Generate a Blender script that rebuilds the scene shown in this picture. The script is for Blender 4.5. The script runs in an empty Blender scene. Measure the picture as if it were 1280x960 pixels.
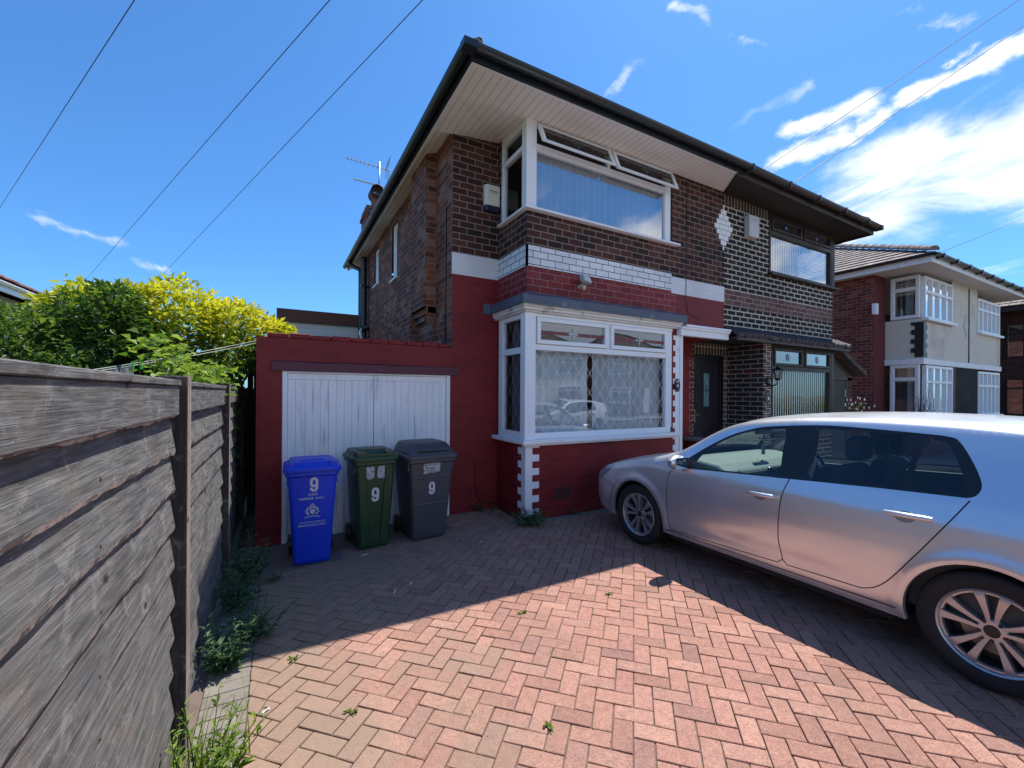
import bpy, math, random
from mathutils import Vector, Matrix, noise
from mathutils.geometry import delaunay_2d_cdt
random.seed(7)
S = bpy.context.scene
COL = S.collection
R_ = math.radians
# ---------------------------------------------------------------- camera
A = R_(29.0); FW = Vector((math.sin(A), math.cos(A), 0)); RT = Vector((math.cos(A), -math.sin(A), 0)); UP = Vector((0, 0, 1))
TH = 0.0064
cam = bpy.data.objects.new("camera", bpy.data.cameras.new("camera")); COL.objects.link(cam)
r_ = (RT + UP * TH).normalized(); f_ = FW; u_ = r_.cross(f_).normalized()
Mx = Matrix((r_, u_, -f_)).transposed().to_4x4(); Mx.translation = Vector((0, 0, 1.65))
cam.matrix_world = Mx
cam.data.sensor_width = 36; cam.data.lens = 532 / 1280 * 36; cam.data.shift_y = 12 / 1280
cam.data.clip_start = 0.02; cam.data.clip_end = 3000
S.camera = cam
# ---------------------------------------------------------------- light
SUNV = Vector((0.43, 0.187, 1.0)).normalized()
EL = math.asin(SUNV.z); AZ = math.atan2(SUNV.x, SUNV.y)
sl = bpy.data.lights.new("sun", 'SUN'); sl.energy = 3.2; sl.angle = R_(0.53); sl.color = (1.0, 0.95, 0.87)
so = bpy.data.objects.new("sun", sl); COL.objects.link(so); so.rotation_euler = SUNV.to_track_quat('Z', 'Y').to_euler(); so.location = (5, 2, 12)
S.view_settings.view_transform = 'Standard'; S.view_settings.look = 'None'; S.view_settings.exposure = 1.15; S.view_settings.gamma = 1
SKY = 0.135
W = bpy.data.worlds.new("World"); S.world = W; W.use_nodes = True
nt = W.node_tree; nt.nodes.clear()
def nn(nt, typ, ins=None, **kw):
    n = nt.nodes.new(typ)
    for k, v in kw.items(): setattr(n, k, v)
    if ins:
        for k, v in ins.items():
            s = n.inputs[k]
            if isinstance(v, bpy.types.NodeSocket): nt.links.new(v, s)
            else: s.default_value = v
    return n
def mth(nt, op, a, b=None, c=None, clamp=False):
    n = nn(nt, 'ShaderNodeMath', operation=op, use_clamp=clamp)
    for i, v in enumerate((a, b, c)):
        if v is None: continue
        if isinstance(v, bpy.types.NodeSocket): nt.links.new(v, n.inputs[i])
        else: n.inputs[i].default_value = v
    return n.outputs[0]
def mapr(nt, v, a, b, c, d, smooth=True):
    n = nn(nt, 'ShaderNodeMapRange', {'Value': v, 'From Min': a, 'From Max': b, 'To Min': c, 'To Max': d})
    if smooth: n.interpolation_type = 'SMOOTHSTEP'
    return n.outputs[0]
def mixc(nt, f, a, b, mode='MIX'):
    n = nn(nt, 'ShaderNodeMix', data_type='RGBA', blend_type=mode)
    for s, v in ((n.inputs[0], f), (n.inputs[6], a), (n.inputs[7], b)):
        if isinstance(v, bpy.types.NodeSocket): nt.links.new(v, s)
        else: s.default_value = v if not isinstance(v, tuple) or len(v) == 4 else v + (1,)
    return n.outputs[2]
def ramp(nt, v, stops, interp='LINEAR'):
    n = nn(nt, 'ShaderNodeValToRGB', {'Fac': v}); cr = n.color_ramp; cr.interpolation = interp
    while len(cr.elements) < len(stops): cr.elements.new(0.5)
    for e, (p, c) in zip(cr.elements, stops):
        e.position = p; e.color = c if len(c) == 4 else tuple(c) + (1,)
    return n.outputs[0]
sky = nn(nt, 'ShaderNodeTexSky', sky_type='NISHITA', sun_disc=False, sun_elevation=EL, sun_rotation=AZ, altitude=50, air_density=1.0, dust_density=0.6, ozone_density=2.0)
skyc = nn(nt, 'ShaderNodeVectorMath', {0: sky.outputs[0], 1: (SKY * 0.235, SKY * 0.455, SKY * 0.66)}, operation='MULTIPLY').outputs[0]
tc = nn(nt, 'ShaderNodeTexCoord'); sp = nn(nt, 'ShaderNodeSeparateXYZ', {0: tc.outputs['Generated']})
zz = mth(nt, 'ADD', mth(nt, 'MAXIMUM', sp.outputs[2], 0.0), 0.3)
px = mth(nt, 'DIVIDE', sp.outputs[0], zz); py = mth(nt, 'DIVIDE', sp.outputs[1], zz)
pv = nn(nt, 'ShaderNodeCombineXYZ', {0: px, 1: mth(nt, 'MULTIPLY', py, 0.5), 2: 0.0}).outputs[0]
n1 = nn(nt, 'ShaderNodeTexNoise', {'Vector': nn(nt, 'ShaderNodeVectorMath', {0: pv, 1: (3.1, 7.7, 0.4)}, operation='ADD').outputs[0], 'Scale': 4.6, 'Detail': 10.0, 'Roughness': 0.6, 'Distortion': 0.5}).outputs[0]
n2 = nn(nt, 'ShaderNodeTexNoise', {'Vector': pv, 'Scale': 2.0, 'Detail': 3.0}).outputs[0]
def skyp(px_, py_):
    """softened plane coordinates of the sky direction seen at a given bearing"""
    u = (px_ - 640) / 532; v = (492 - py_) / 532; u, v = u - TH * v, v + TH * u
    d = (FW + RT * u + UP * v).normalized(); return Vector((d.x / (d.z + .3), d.y / (d.z + .3), 0))
P3 = nn(nt, 'ShaderNodeCombineXYZ', {0: px, 1: py, 2: 0.0}).outputs[0]
wn = nn(nt, 'ShaderNodeTexNoise', {'Vector': P3, 'Scale': 9.0, 'Detail': 6.0, 'Roughness': .65}).outputs[1]
P3 = nn(nt, 'ShaderNodeVectorMath', {0: P3, 1: nn(nt, 'ShaderNodeVectorMath', {0: nn(nt, 'ShaderNodeVectorMath', {0: wn, 1: (.5, .5, .5)}, operation='SUBTRACT').outputs[0], 'Scale': .10}, operation='SCALE').outputs[0]}, operation='ADD').outputs[0]
acc = None
for (ax, ay, bx, by, r, w) in ((1055, 280, 1300, 165, 58, .98), (1140, 235, 1300, 215, 58, .98), (1140, 118, 1300, 45, 15, .95), (1075, 160, 1150, 115, 9, .75), (985, 162, 1085, 130, 15, .85), (975, 205, 1045, 172, 13, .7), (1185, 72, 1212, 58, 9, .75), (915, 157, 1010, 108, 13, .62),
                        (845, 8, 970, 66, 14, .66), (762, 120, 803, 66, 12, .55), (850, 172, 905, 165, 9, .5), (60, 280, 142, 302, 11, .6), (545, 79, 563, 83, 7, .62), (1060, 325, 1300, 245, 34, .52), (1150, 360, 1300, 325, 20, .5), (1150, 36, 1215, 20, 10, .5), (1110, 20, 1145, 8, 9, .45), (165, 328, 205, 338, 8, .45)):
    A_, B_ = skyp(ax, ay), skyp(bx, by); m_ = Vector(((ax + bx) / 2, (ay + by) / 2)); tx, ty = bx - ax, by - ay; L_ = math.hypot(tx, ty)
    R0 = (skyp(m_.x - ty / L_ * r, m_.y + tx / L_ * r) - skyp(m_.x + ty / L_ * r, m_.y - tx / L_ * r)).length / 2
    AB = B_ - A_
    pa = nn(nt, 'ShaderNodeVectorMath', {0: P3, 1: tuple(A_)}, operation='SUBTRACT').outputs[0]
    tt = mth(nt, 'DIVIDE', nn(nt, 'ShaderNodeVectorMath', {0: pa, 1: tuple(AB)}, operation='DOT_PRODUCT').outputs['Value'], AB.length_squared, clamp=True)
    q = nn(nt, 'ShaderNodeVectorMath', {0: pa, 1: nn(nt, 'ShaderNodeVectorMath', {0: tuple(AB), 'Scale': tt}, operation='SCALE').outputs[0]}, operation='SUBTRACT').outputs[0]
    dd = nn(nt, 'ShaderNodeVectorMath', {0: q}, operation='LENGTH').outputs['Value']
    val = mapr(nt, dd, 0.0, R0 * 1.6, w, 0.0)
    acc = val if acc is None else mth(nt, 'MAXIMUM', acc, val)
back = mth(nt, 'ADD', mapr(nt, py, -.85, -1.35, 0., .72), mth(nt, 'MULTIPLY', mapr(nt, px, .85, 1.25, 0., .62), mapr(nt, py, -.15, -.5, 0., 1.)))  # cloud behind the camera, thickened as added fill light; some mirrors in windows
acc = mth(nt, 'MAXIMUM', acc, back)
den = mth(nt, 'ADD', acc, mth(nt, 'MULTIPLY', mth(nt, 'SUBTRACT', n1, 0.5), 2.4))
cl = mth(nt, 'MULTIPLY', mapr(nt, den, 0.24, 1.02, 0.0, 0.96), mapr(nt, acc, .02, .25, 0., 1.))
cl = mth(nt, 'MULTIPLY', cl, mapr(nt, sp.outputs[2], 0.02, 0.2, 0.0, 1.0))
cc = mixc(nt, n1, (0.44, 0.47, 0.53), (0.72, 0.72, 0.72))
out = mixc(nt, cl, skyc, cc)
bg = nn(nt, 'ShaderNodeBackground', {'Color': out, 'Strength': 1.0})
nn(nt, 'ShaderNodeOutputWorld', {'Surface': bg.outputs[0]})
S.cycles.max_bounces = 8; S.cycles.transparent_max_bounces = 24; S.cycles.glossy_bounces = 4

# ---------------------------------------------------------------- materials
MC = {}
def newmat(name):
    m = bpy.data.materials.new(name); m.use_nodes = True
    nt = m.node_tree; nt.nodes.clear(); return m, nt
def finish(nt, surf):
    nn(nt, 'ShaderNodeOutputMaterial', {'Surface': surf})
def princ(nt, col, rough=.5, metal=0., coat=0., normal=None, spec=.5, **kw):
    n = nn(nt, 'ShaderNodeBsdfPrincipled', {'Roughness': rough, 'Metallic': metal, 'Coat Weight': coat, 'Specular IOR Level': spec})
    if isinstance(col, bpy.types.NodeSocket): nt.links.new(col, n.inputs['Base Color'])
    else: n.inputs['Base Color'].default_value = tuple(col)[:3] + (1,)
    if normal is not None: nt.links.new(normal, n.inputs['Normal'])
    for k, v in kw.items():
        n.inputs[k.replace('_', ' ')].default_value = v
    return n
def bump(nt, h, strength=.3, dist=.01, normal=None):
    ins = {'Height': h, 'Strength': strength, 'Distance': dist}
    if normal is not None: ins['Normal'] = normal
    return nn(nt, 'ShaderNodeBump', ins).outputs[0]
def M(name, col, rough=.5, metal=0., coat=0., var=.12, vs=3., bs=0., bscale=60., spec=.5, dirt=None, stretch=(1, 1, 1), dscale=1.5, dthr=(.5, .75)):
    if name in MC: return MC[name]
    m, nt = newmat(name); tc = nn(nt, 'ShaderNodeTexCoord')
    v = nn(nt, 'ShaderNodeMapping', {'Vector': tc.outputs['Object'], 'Scale': stretch}).outputs[0]
    n = nn(nt, 'ShaderNodeTexNoise', {'Vector': v, 'Scale': vs, 'Detail': 6.}).outputs[0]
    c = mixc(nt, n, tuple(x * (1 - var) for x in col[:3]), tuple(min(1, x * (1 + var)) for x in col[:3]))
    if dirt:
        d = nn(nt, 'ShaderNodeTexNoise', {'Vector': v, 'Scale': dscale, 'Detail': 8., 'Roughness': .65}).outputs[0]
        c = mixc(nt, mapr(nt, d, dthr[0], dthr[1], 0., .8), c, dirt)
    nrm = None
    if bs > 0:
        b = nn(nt, 'ShaderNodeTexNoise', {'Vector': v, 'Scale': bscale, 'Detail': 5.}).outputs[0]
        nrm = bump(nt, b, bs, .004)
    rr = mapr(nt, n, .2, .8, max(0, rough - .06), min(1, rough + .08))
    p = princ(nt, c, .5, metal, coat, nrm, spec); nt.links.new(rr, p.inputs['Roughness'])
    finish(nt, p.outputs[0]); MC[name] = m; return m
def brick(name, cols, mortar, w=.2325, h=.09, ms=.011, var=.25, rough=.85, bs=.6, paint=None, offs=.5, msm=.12, spec=.3, dirtc=None, patch=None):
    if name in MC: return MC[name]
    m, nt = newmat(name); uv = nn(nt, 'ShaderNodeUVMap'); uv.uv_map = 'UVMap'
    wob = nn(nt, 'ShaderNodeTexNoise', {'Vector': uv.outputs[0], 'Scale': 14., 'Detail': 2.})
    wv = nn(nt, 'ShaderNodeVectorMath', {0: wob.outputs[1], 1: (.5, .5, .5)}, operation='SUBTRACT').outputs[0]
    wv = nn(nt, 'ShaderNodeVectorMath', {0: wv, 'Scale': .007}, operation='SCALE').outputs[0]
    v = nn(nt, 'ShaderNodeVectorMath', {0: uv.outputs[0], 1: wv}, operation='ADD').outputs[0]
    b = nn(nt, 'ShaderNodeTexBrick', {'Vector': v, 'Color1': (0, 0, 0, 1), 'Color2': (1, 1, 1, 1), 'Mortar': (.5, .5, .5, 1), 'Scale': 1., 'Mortar Size': ms * .5, 'Mortar Smooth': msm, 'Bias': 0., 'Brick Width': w, 'Row Height': h})
    b.offset = offs
    k = len(cols)
    bc = ramp(nt, b.outputs[0], [(i / k, c) for i, c in enumerate(cols)], 'CONSTANT')
    fn = nn(nt, 'ShaderNodeTexNoise', {'Vector': uv.outputs[0], 'Scale': 38., 'Detail': 6., 'Roughness': .7}).outputs[0]
    ln = nn(nt, 'ShaderNodeTexNoise', {'Vector': uv.outputs[0], 'Scale': .9, 'Detail': 5.}).outputs[0]
    bc = mixc(nt, var, bc, mixc(nt, 1., bc, ramp(nt, fn, [(.3, (.45, .45, .45)), (.7, (1.5, 1.5, 1.5))]), 'MULTIPLY'))
    mo = mixc(nt, fn, tuple(x * .7 for x in mortar), tuple(min(1, x * 1.25) for x in mortar))
    c = mixc(nt, b.outputs[1], bc, mo)
    c = mixc(nt, 1., c, ramp(nt, ln, [(.3, (.82, .82, .82)), (.7, (1.12, 1.12, 1.12))]), 'MULTIPLY')
    if patch:
        pn = nn(nt, 'ShaderNodeTexNoise', {'Vector': uv.outputs[0], 'Scale': 7., 'Detail': 8., 'Roughness': .75}).outputs[0]
        c = mixc(nt, mapr(nt, pn, patch[1], patch[1] + .08, 0., .85), c, patch[0])
    hgt = mth(nt, 'ADD', mth(nt, 'MULTIPLY', mth(nt, 'SUBTRACT', 1., b.outputs[1]), 1.), mth(nt, 'MULTIPLY', fn, .35))
    nr = bump(nt, hgt, bs, .008)
    finish(nt, princ(nt, c, rough, 0, 0, nr, spec).outputs[0]); MC[name] = m; return m
def glass(name, tint=(.9, .95, .95), refl=1.0, rough=0.0, dark=0.0, ior=1.5):
    if name in MC: return MC[name]
    m, nt = newmat(name)
    ge = nn(nt, 'ShaderNodeNewGeometry'); ct = mth(nt, 'ABSOLUTE', nn(nt, 'ShaderNodeVectorMath', {0: ge.outputs['Incoming'], 1: ge.outputs['Normal']}, operation='DOT_PRODUCT').outputs['Value'])
    fz = mth(nt, 'ADD', mth(nt, 'MULTIPLY', mth(nt, 'POWER', mth(nt, 'SUBTRACT', 1.0, ct, clamp=True), 5.0), 0.96), 0.04)
    f2 = mth(nt, 'MULTIPLY', fz, refl, clamp=True)
    tr = nn(nt, 'ShaderNodeBsdfTransparent', {'Color': tint + (1,)})
    tcn = nn(nt, 'ShaderNodeTexCoord'); w_ = nn(nt, 'ShaderNodeTexNoise', {'Vector': tcn.outputs['Object'], 'Scale': 1.7, 'Detail': 1.}).outputs[0]
    gl = nn(nt, 'ShaderNodeBsdfGlossy', {'Color': (.95, .97, 1, 1), 'Roughness': rough, 'Normal': bump(nt, w_, .12, .02)})
    mx = nn(nt, 'ShaderNodeMixShader', {0: f2, 1: tr.outputs[0], 2: gl.outputs[0]})
    finish(nt, mx.outputs[0]); MC[name] = m; return m
def leafmat(name, stops, trans=.35, rough=.5):
    if name in MC: return MC[name]
    m, nt = newmat(name); at = nn(nt, 'ShaderNodeAttribute', attribute_name='rnd')
    c = ramp(nt, at.outputs['Fac'], stops)
    p = princ(nt, c, rough, spec=.35)
    t = nn(nt, 'ShaderNodeBsdfTranslucent', {'Color': mixc(nt, 1., c, (1.1, 1.3, .6), 'MULTIPLY')})
    mx = nn(nt, 'ShaderNodeMixShader', {0: trans, 1: p.outputs[0], 2: t.outputs[0]})
    finish(nt, mx.outputs[0]); MC[name] = m; return m

# ---------------------------------------------------------------- mesh builder
ORG = {}
class MB:
    def __init__(s, xf=None): s.v = []; s.f = []; s.m = []; s.xf = xf; s.rnd = None
    def add(s, pts, faces, mat=0):
        n = len(s.v)
        for p in pts:
            p = Vector(p); s.v.append(s.xf @ p if s.xf else p)
        for f in faces: s.f.append([n + i for i in f]); s.m.append(mat)
    def quad(s, a, b, c, d, mat=0): s.add([a, b, c, d], [(0, 1, 2, 3)], mat)
    def box(s, x0, x1, y0, y1, z0, z1, mat=0):
        s.add([(x0, y0, z0), (x1, y0, z0), (x1, y1, z0), (x0, y1, z0), (x0, y0, z1), (x1, y0, z1), (x1, y1, z1), (x0, y1, z1)],
              [(0, 3, 2, 1), (4, 5, 6, 7), (0, 1, 5, 4), (1, 2, 6, 5), (2, 3, 7, 6), (3, 0, 4, 7)], mat)
    def prism(s, poly, fn, d0, d1, mat=0):
        n = len(poly)
        s.add([fn(u, v, d0) for u, v in poly] + [fn(u, v, d1) for u, v in poly],
              [tuple(range(n)), tuple(range(2 * n - 1, n - 1, -1))] + [(i, n + i, n + (i + 1) % n, (i + 1) % n) for i in range(n)], mat)
    def tube(s, pts, r, n=8, mat=0, cap=True):
        pts = [Vector(p) for p in pts]; rs = r if isinstance(r, (list, tuple)) else [r] * len(pts)
        ring = []; prev = None
        for i, p in enumerate(pts):
            d = (pts[min(i + 1, len(pts) - 1)] - pts[max(i - 1, 0)])
            d = d.normalized() if d.length > 1e-9 else Vector((0, 0, 1))
            if prev is None:
                a = d.orthogonal().normalized()
            else:
                a = prev - d * prev.dot(d); a = a.normalized() if a.length > 1e-6 else d.orthogonal().normalized()
            prev = a; b = d.cross(a)
            ring.append([p + (a * math.cos(2 * math.pi * k / n) + b * math.sin(2 * math.pi * k / n)) * rs[i] for k in range(n)])
        fs = []
        for i in range(len(pts) - 1):
            for k in range(n): fs.append((i * n + k, i * n + (k + 1) % n, (i + 1) * n + (k + 1) % n, (i + 1) * n + k))
        if cap: fs.append(tuple(range(n - 1, -1, -1))); fs.append(tuple(range((len(pts) - 1) * n, len(pts) * n)))
        s.add([q for rg in ring for q in rg], fs, mat)
    def lathe(s, prof, axis='z', c=(0, 0, 0), n=32, mat=0, closed=False):
        pts = []
        for (r, h) in prof:
            for k in range(n):
                a = 2 * math.pi * k / n; ca, sa = r * math.cos(a), r * math.sin(a)
                q = (ca, sa, h) if axis == 'z' else ((h, ca, sa) if axis == 'x' else (ca, h, sa))
                pts.append((q[0] + c[0], q[1] + c[1], q[2] + c[2]))
        m = len(prof); fs = []
        for i in range(m if closed else m - 1):
            j = (i + 1) % m
            for k in range(n): fs.append((i * n + k, i * n + (k + 1) % n, j * n + (k + 1) % n, j * n + k))
        s.add(pts, fs, mat)
    def build(s, name, mats, parent=None, smooth=False, bevel=0, seg=1, loc=None, angle=None):
        if not isinstance(mats, (list, tuple)): mats = [mats]
        org = Vector(loc) if loc is not None else (ORG[parent.name] if parent is not None else Vector((0, 0, 0)))
        me = bpy.data.meshes.new(name)
        me.from_pydata([tuple(v - org) for v in s.v], [], s.f)
        for mt in mats: me.materials.append(mt)
        me.polygons.foreach_set('material_index', s.m)
        uvl = me.uv_layers.new(name='UVMap'); data = [0.0] * (2 * len(me.loops)); li = 0
        for p in me.polygons:
            nrm = p.normal; ax, ay, az = abs(nrm.x), abs(nrm.y), abs(nrm.z)
            for vi in p.vertices:
                v = s.v[vi]
                if az > ax and az > ay: u_, w_ = v.x, v.y
                elif ay >= ax: u_, w_ = v.x, v.z
                else: u_, w_ = v.y, v.z
                data[2 * li] = u_; data[2 * li + 1] = w_; li += 1
        uvl.data.foreach_set('uv', data)
        if s.rnd is not None:
            at = me.attributes.new('rnd', 'FLOAT', 'FACE'); at.data.foreach_set('value', s.rnd)
        if smooth: me.polygons.foreach_set('use_smooth', [True] * len(me.polygons))
        if angle: me.set_sharp_from_angle(angle=R_(angle))
        me.update()
        o = bpy.data.objects.new(name, me); COL.objects.link(o)
        if parent is not None:
            o.parent = parent; ORG[o.name] = org
        elif loc is not None:
            o.location = org; ORG[o.name] = org
        else: ORG[o.name] = Vector((0, 0, 0))
        if bevel:
            b = o.modifiers.new('bevel', 'BEVEL'); b.width = bevel; b.segments = seg; b.limit_method = 'ANGLE'; b.angle_limit = R_(40)
        return o
def thing(name, label, cat, loc=(0, 0, 0), group=None):
    o = bpy.data.objects.new(name, None); COL.objects.link(o); o.location = loc; o.empty_display_size = .2
    ORG[o.name] = Vector(loc); o['label'] = label; o['category'] = cat
    if group: o['group'] = group
    return o
def tag(o, label=None, cat=None, group=None, kind=None):
    if label: o['label'] = label
    if cat: o['category'] = cat
    if group: o['group'] = group
    if kind: o['kind'] = kind
    return o
def lp(a, b, t): return a + (b - a) * t
def clamp(x, a=0., b=1.): return max(a, min(b, x))
def gz(x, y):
    t = clamp((y - 3.4) / 1.6); t = t * t * (3 - 2 * t)
    return -.085 * t * clamp((2.7 - x) / 2.7, 0, 1.05)
def text_mb(txt, size, fn, mat_, name, parent, off=0.0, xs=1.0, thick=.0008, sp=1.0):
    """flat lettering laid on a surface: fn(u, v, d) -> 3-D point"""
    cu = bpy.data.curves.new('t', 'FONT'); cu.body = txt; cu.size = size; cu.offset = off; cu.align_x = 'CENTER'; cu.align_y = 'CENTER'; cu.space_character = sp
    to = bpy.data.objects.new('t', cu); COL.objects.link(to)
    dg = bpy.context.evaluated_depsgraph_get(); me = bpy.data.meshes.new_from_object(to.evaluated_get(dg))
    b = MB(); vs = [fn(v.co.x * xs, v.co.y, thick) for v in me.vertices]
    b.add(vs, [tuple(p.vertices) for p in me.polygons], 0)
    bpy.data.objects.remove(to); bpy.data.curves.remove(cu); bpy.data.meshes.remove(me)
    return b.build(name, mat_, parent)
# ================================================================ MATERIAL SET
white_upvc = M('white_upvc', (.83, .84, .85), .32, var=.04, vs=2, dirt=(.55, .55, .52), dthr=(.6, .85))
white_paint = M('white_paint', (.84, .85, .87), .5, var=.07, vs=8, bs=.25, bscale=90, dirt=(.42, .40, .38), dscale=4, dthr=(.58, .72))
cream_wood = M('cream_painted_wood', (.72, .68, .62), .55, var=.1, vs=9, bs=.3, dirt=(.35, .3, .26), dscale=6, dthr=(.55, .68))
dark_int = M('dark_interior', (.014, .013, .013), .9)
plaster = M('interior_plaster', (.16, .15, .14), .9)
black_plastic = M('black_plastic', (.018, .018, .02), .35, var=.1)
gutter_black = M('gutter_black', (.017, .022, .026), .3, var=.15)
brown_upvc = M('brown_frame', (.026, .015, .012), .5, var=.15)
brown_gut = M('brown_gutter', (.040, .030, .028), .5, var=.2)
lead = M('lead_sheet', (.075, .095, .135), .5, var=.3, vs=6, bs=.5, bscale=14, dirt=(.26, .28, .31), dscale=5, dthr=(.55, .75))
curt = M('net_curtain', (.66, .67, .69), .9, var=.05)
dcurt = M('dark_curtain', (.17, .16, .18), .9)
maroon = M('maroon_beam_paint', (.10, .017, .033), .55, var=.2, vs=5, bs=.3, dirt=(.3, .27, .27), dscale=14, dthr=(.66, .7), stretch=(.3, 1, 3))
BR_DARK = brick('brick_dark_brown', [(.055, .022, .018), (.085, .03, .023), (.10, .042, .03), (.046, .02, .018), (.07, .027, .022), (.032, .018, .017)], (.30, .235, .19), ms=.013)
BR_SIDE = brick('brick_side_mottled', [(.17, .052, .032), (.23, .072, .04), (.12, .042, .03), (.24, .095, .05), (.15, .05, .036), (.26, .14, .10), (.09, .036, .028)], (.25, .185, .145), ms=.013, var=.4)
BR_REDP = brick('brick_painted_red', [(.205, .016, .018), (.185, .015, .017), (.22, .017, .019)], (.25, .035, .038), ms=.008, var=.25, rough=.55, bs=.6, patch=((.25, .13, .12), .665))
BR_REDJ = brick('brick_red_with_pale_joints', [(.21, .02, .025), (.16, .018, .022), (.24, .03, .035), (.19, .022, .02)], (.33, .16, .15), ms=.010, var=.3, rough=.6)
BR_WHITE = brick('brick_painted_white', [(.74, .75, .77), (.70, .72, .75), (.78, .79, .8)], (.05, .045, .05), ms=.010, var=.08, rough=.55, bs=.4)
BR_WHITES = brick('brick_painted_white_smooth', [(.74, .75, .77), (.72, .73, .75)], (.66, .67, .69), ms=.008, var=.08, rough=.55, bs=.35)
BR_BLACK = brick('brick_near_black', [(.022, .017, .016), (.03, .019, .017), (.017, .015, .015), (.035, .024, .02)], (.52, .48, .40), w=.235, h=.09, ms=.024, var=.3, bs=.8, msm=.06)
BR_BAND = brick('brick_dusty_pink_brown', [(.15, .075, .068), (.12, .06, .055), (.17, .09, .08)], (.36, .30, .26), ms=.014, var=.3)
BR_PORCH = brick('brick_porch_brown_and_red', [(.045, .03, .028), (.06, .037, .033), (.12, .02, .022), (.04, .03, .027), (.05, .033, .03), (.038, .026, .025)], (.42, .38, .34), w=.30, ms=.016, var=.3)
BR_SOLD = brick('brick_on_end', [(.05, .035, .03), (.07, .045, .035), (.04, .03, .028)], (.45, .37, .25), w=.09, h=.235, offs=0., ms=.018)
BR_FAR = brick('brick_far_red', [(.15, .04, .03), (.20, .05, .035), (.12, .035, .03), (.25, .09, .055)], (.24, .17, .15), ms=.014, var=.4)
BR_FARD = brick('brick_far_dark', [(.06, .03, .025), (.05, .025, .022), (.09, .04, .03)], (.10, .07, .06), ms=.012)
RED_RENDER = M('red_painted_pier', (.13, .022, .024), .65, var=.12, bs=.3, bscale=30)
CREAM = M('cream_render', (.70, .65, .55), .9, var=.06, vs=1.5, bs=.5, bscale=120, dirt=(.42, .38, .32), dscale=.8)
GLASS = glass('window_glass', (.86, .9, .9), 4.2)
GLASS_N = glass('neighbour_bay_glass', (.93, .96, .95), 1.6)
GLASS_S = glass('side_window_glass', (.72, .76, .76), .75)
VENTG = glass('vent_glass', (.42, .44, .44), .55)
GLASS_UP = glass('window_glass_upper', (.80, .86, .9), 8.5)
GLASS_CAR = glass('car_glass', (.80, .91, .88), 1.3)
GLASS_CARD = glass('car_glass_dark', (.68, .76, .80), 1.2)

def soffit_mat(name, col, axis, gap=.1, dark=.45):
    if name in MC: return MC[name]
    m, nt = newmat(name); tc = nn(nt, 'ShaderNodeTexCoord'); sp = nn(nt, 'ShaderNodeSeparateXYZ', {0: nn(nt, 'ShaderNodeUVMap').outputs[0]})
    f = mth(nt, 'FRACT', mth(nt, 'DIVIDE', sp.outputs[axis], gap))
    g = mth(nt, 'GREATER_THAN', f, .9)
    g2 = mapr(nt, f, .86, .93, 0., 1.)
    n = nn(nt, 'ShaderNodeTexNoise', {'Vector': tc.outputs['Object'], 'Scale': 3., 'Detail': 6.}).outputs[0]
    c = mixc(nt, n, tuple(x * .88 for x in col), tuple(min(1, x * 1.1) for x in col))
    c = mixc(nt, mth(nt, 'MULTIPLY', g, dark), c, (.05, .045, .04))
    finish(nt, princ(nt, c, .5, normal=bump(nt, g2, -.9, .008)).outputs[0]); MC[name] = m; return m
SOFF = soffit_mat('white_soffit_boards', (.84, .80, .75), 0)
SOFFB = soffit_mat('brown_soffit_boards', (.026, .017, .014), 0, .15, .4)

# ================================================================ GROUND
def sheet(name, x0, x1, y0, y1, z, mat_, nx=1, ny=1, zf=None):
    b = MB(); pts = []; fs = []
    for j in range(ny + 1):
        for i in range(nx + 1):
            x = lp(x0, x1, i / nx); y = lp(y0, y1, j / ny); pts.append((x, y, z + (zf(x, y) if zf else 0)))
    for j in range(ny):
        for i in range(nx):
            a = j * (nx + 1) + i; fs.append((a, a + 1, a + nx + 2, a + nx + 1))
    b.add(pts, fs); o = b.build(name, mat_, smooth=True); return tag(o, kind='structure')
earth = M('garden_earth', (.09, .075, .05), .95, var=.4, vs=2, bs=.6, bscale=20, dirt=(.05, .08, .025), dscale=1.2, dthr=(.4, .6))
tarmac = M('asphalt', (.05, .05, .052), .9, var=.25, vs=20, bs=.6, bscale=200)
slab = M('concrete_slabs', (.26, .25, .235), .9, var=.15, vs=4, bs=.4, bscale=80)
conc = M('stained_concrete', (.155, .125, .112), .92, var=.25, vs=3, bs=.6, bscale=90, dirt=(.08, .07, .065), dscale=3)
sheet('ground', -400, 500, -300, 600, -.20, earth)
sheet('road', -80, 90, -11.5, -5.2, -.15, tarmac)
sheet('pavement', -80, 90, -5.0, -3.2, -.02, slab)
kb = MB(); kb.box(-80, 90, -5.2, -5.0, -.2, -.015); tag(kb.build('kerb', slab), kind='structure')
sheet('far_pavement', -80, 90, -13.4, -11.5, -.03, slab)
sheet('sand_bed', -1.5, 25, -3.2, 7, -.012, M('joint_sand', (.15, .105, .085), .95, var=.5, vs=14, bs=.8, bscale=150, dirt=(.035, .045, .02), dscale=3, dthr=(.55, .7)), 66, 40, gz)
sheet('side_yard', -12, -.36, -3.2, 30, -.06, earth)
sheet('concrete_strip', -.45, .62, 4.62, 5.60, .001, conc, 12, 12, gz); sheet('concrete_strip', .62, 1.9, 4.97, 5.60, .001, conc, 14, 8, gz)

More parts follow.
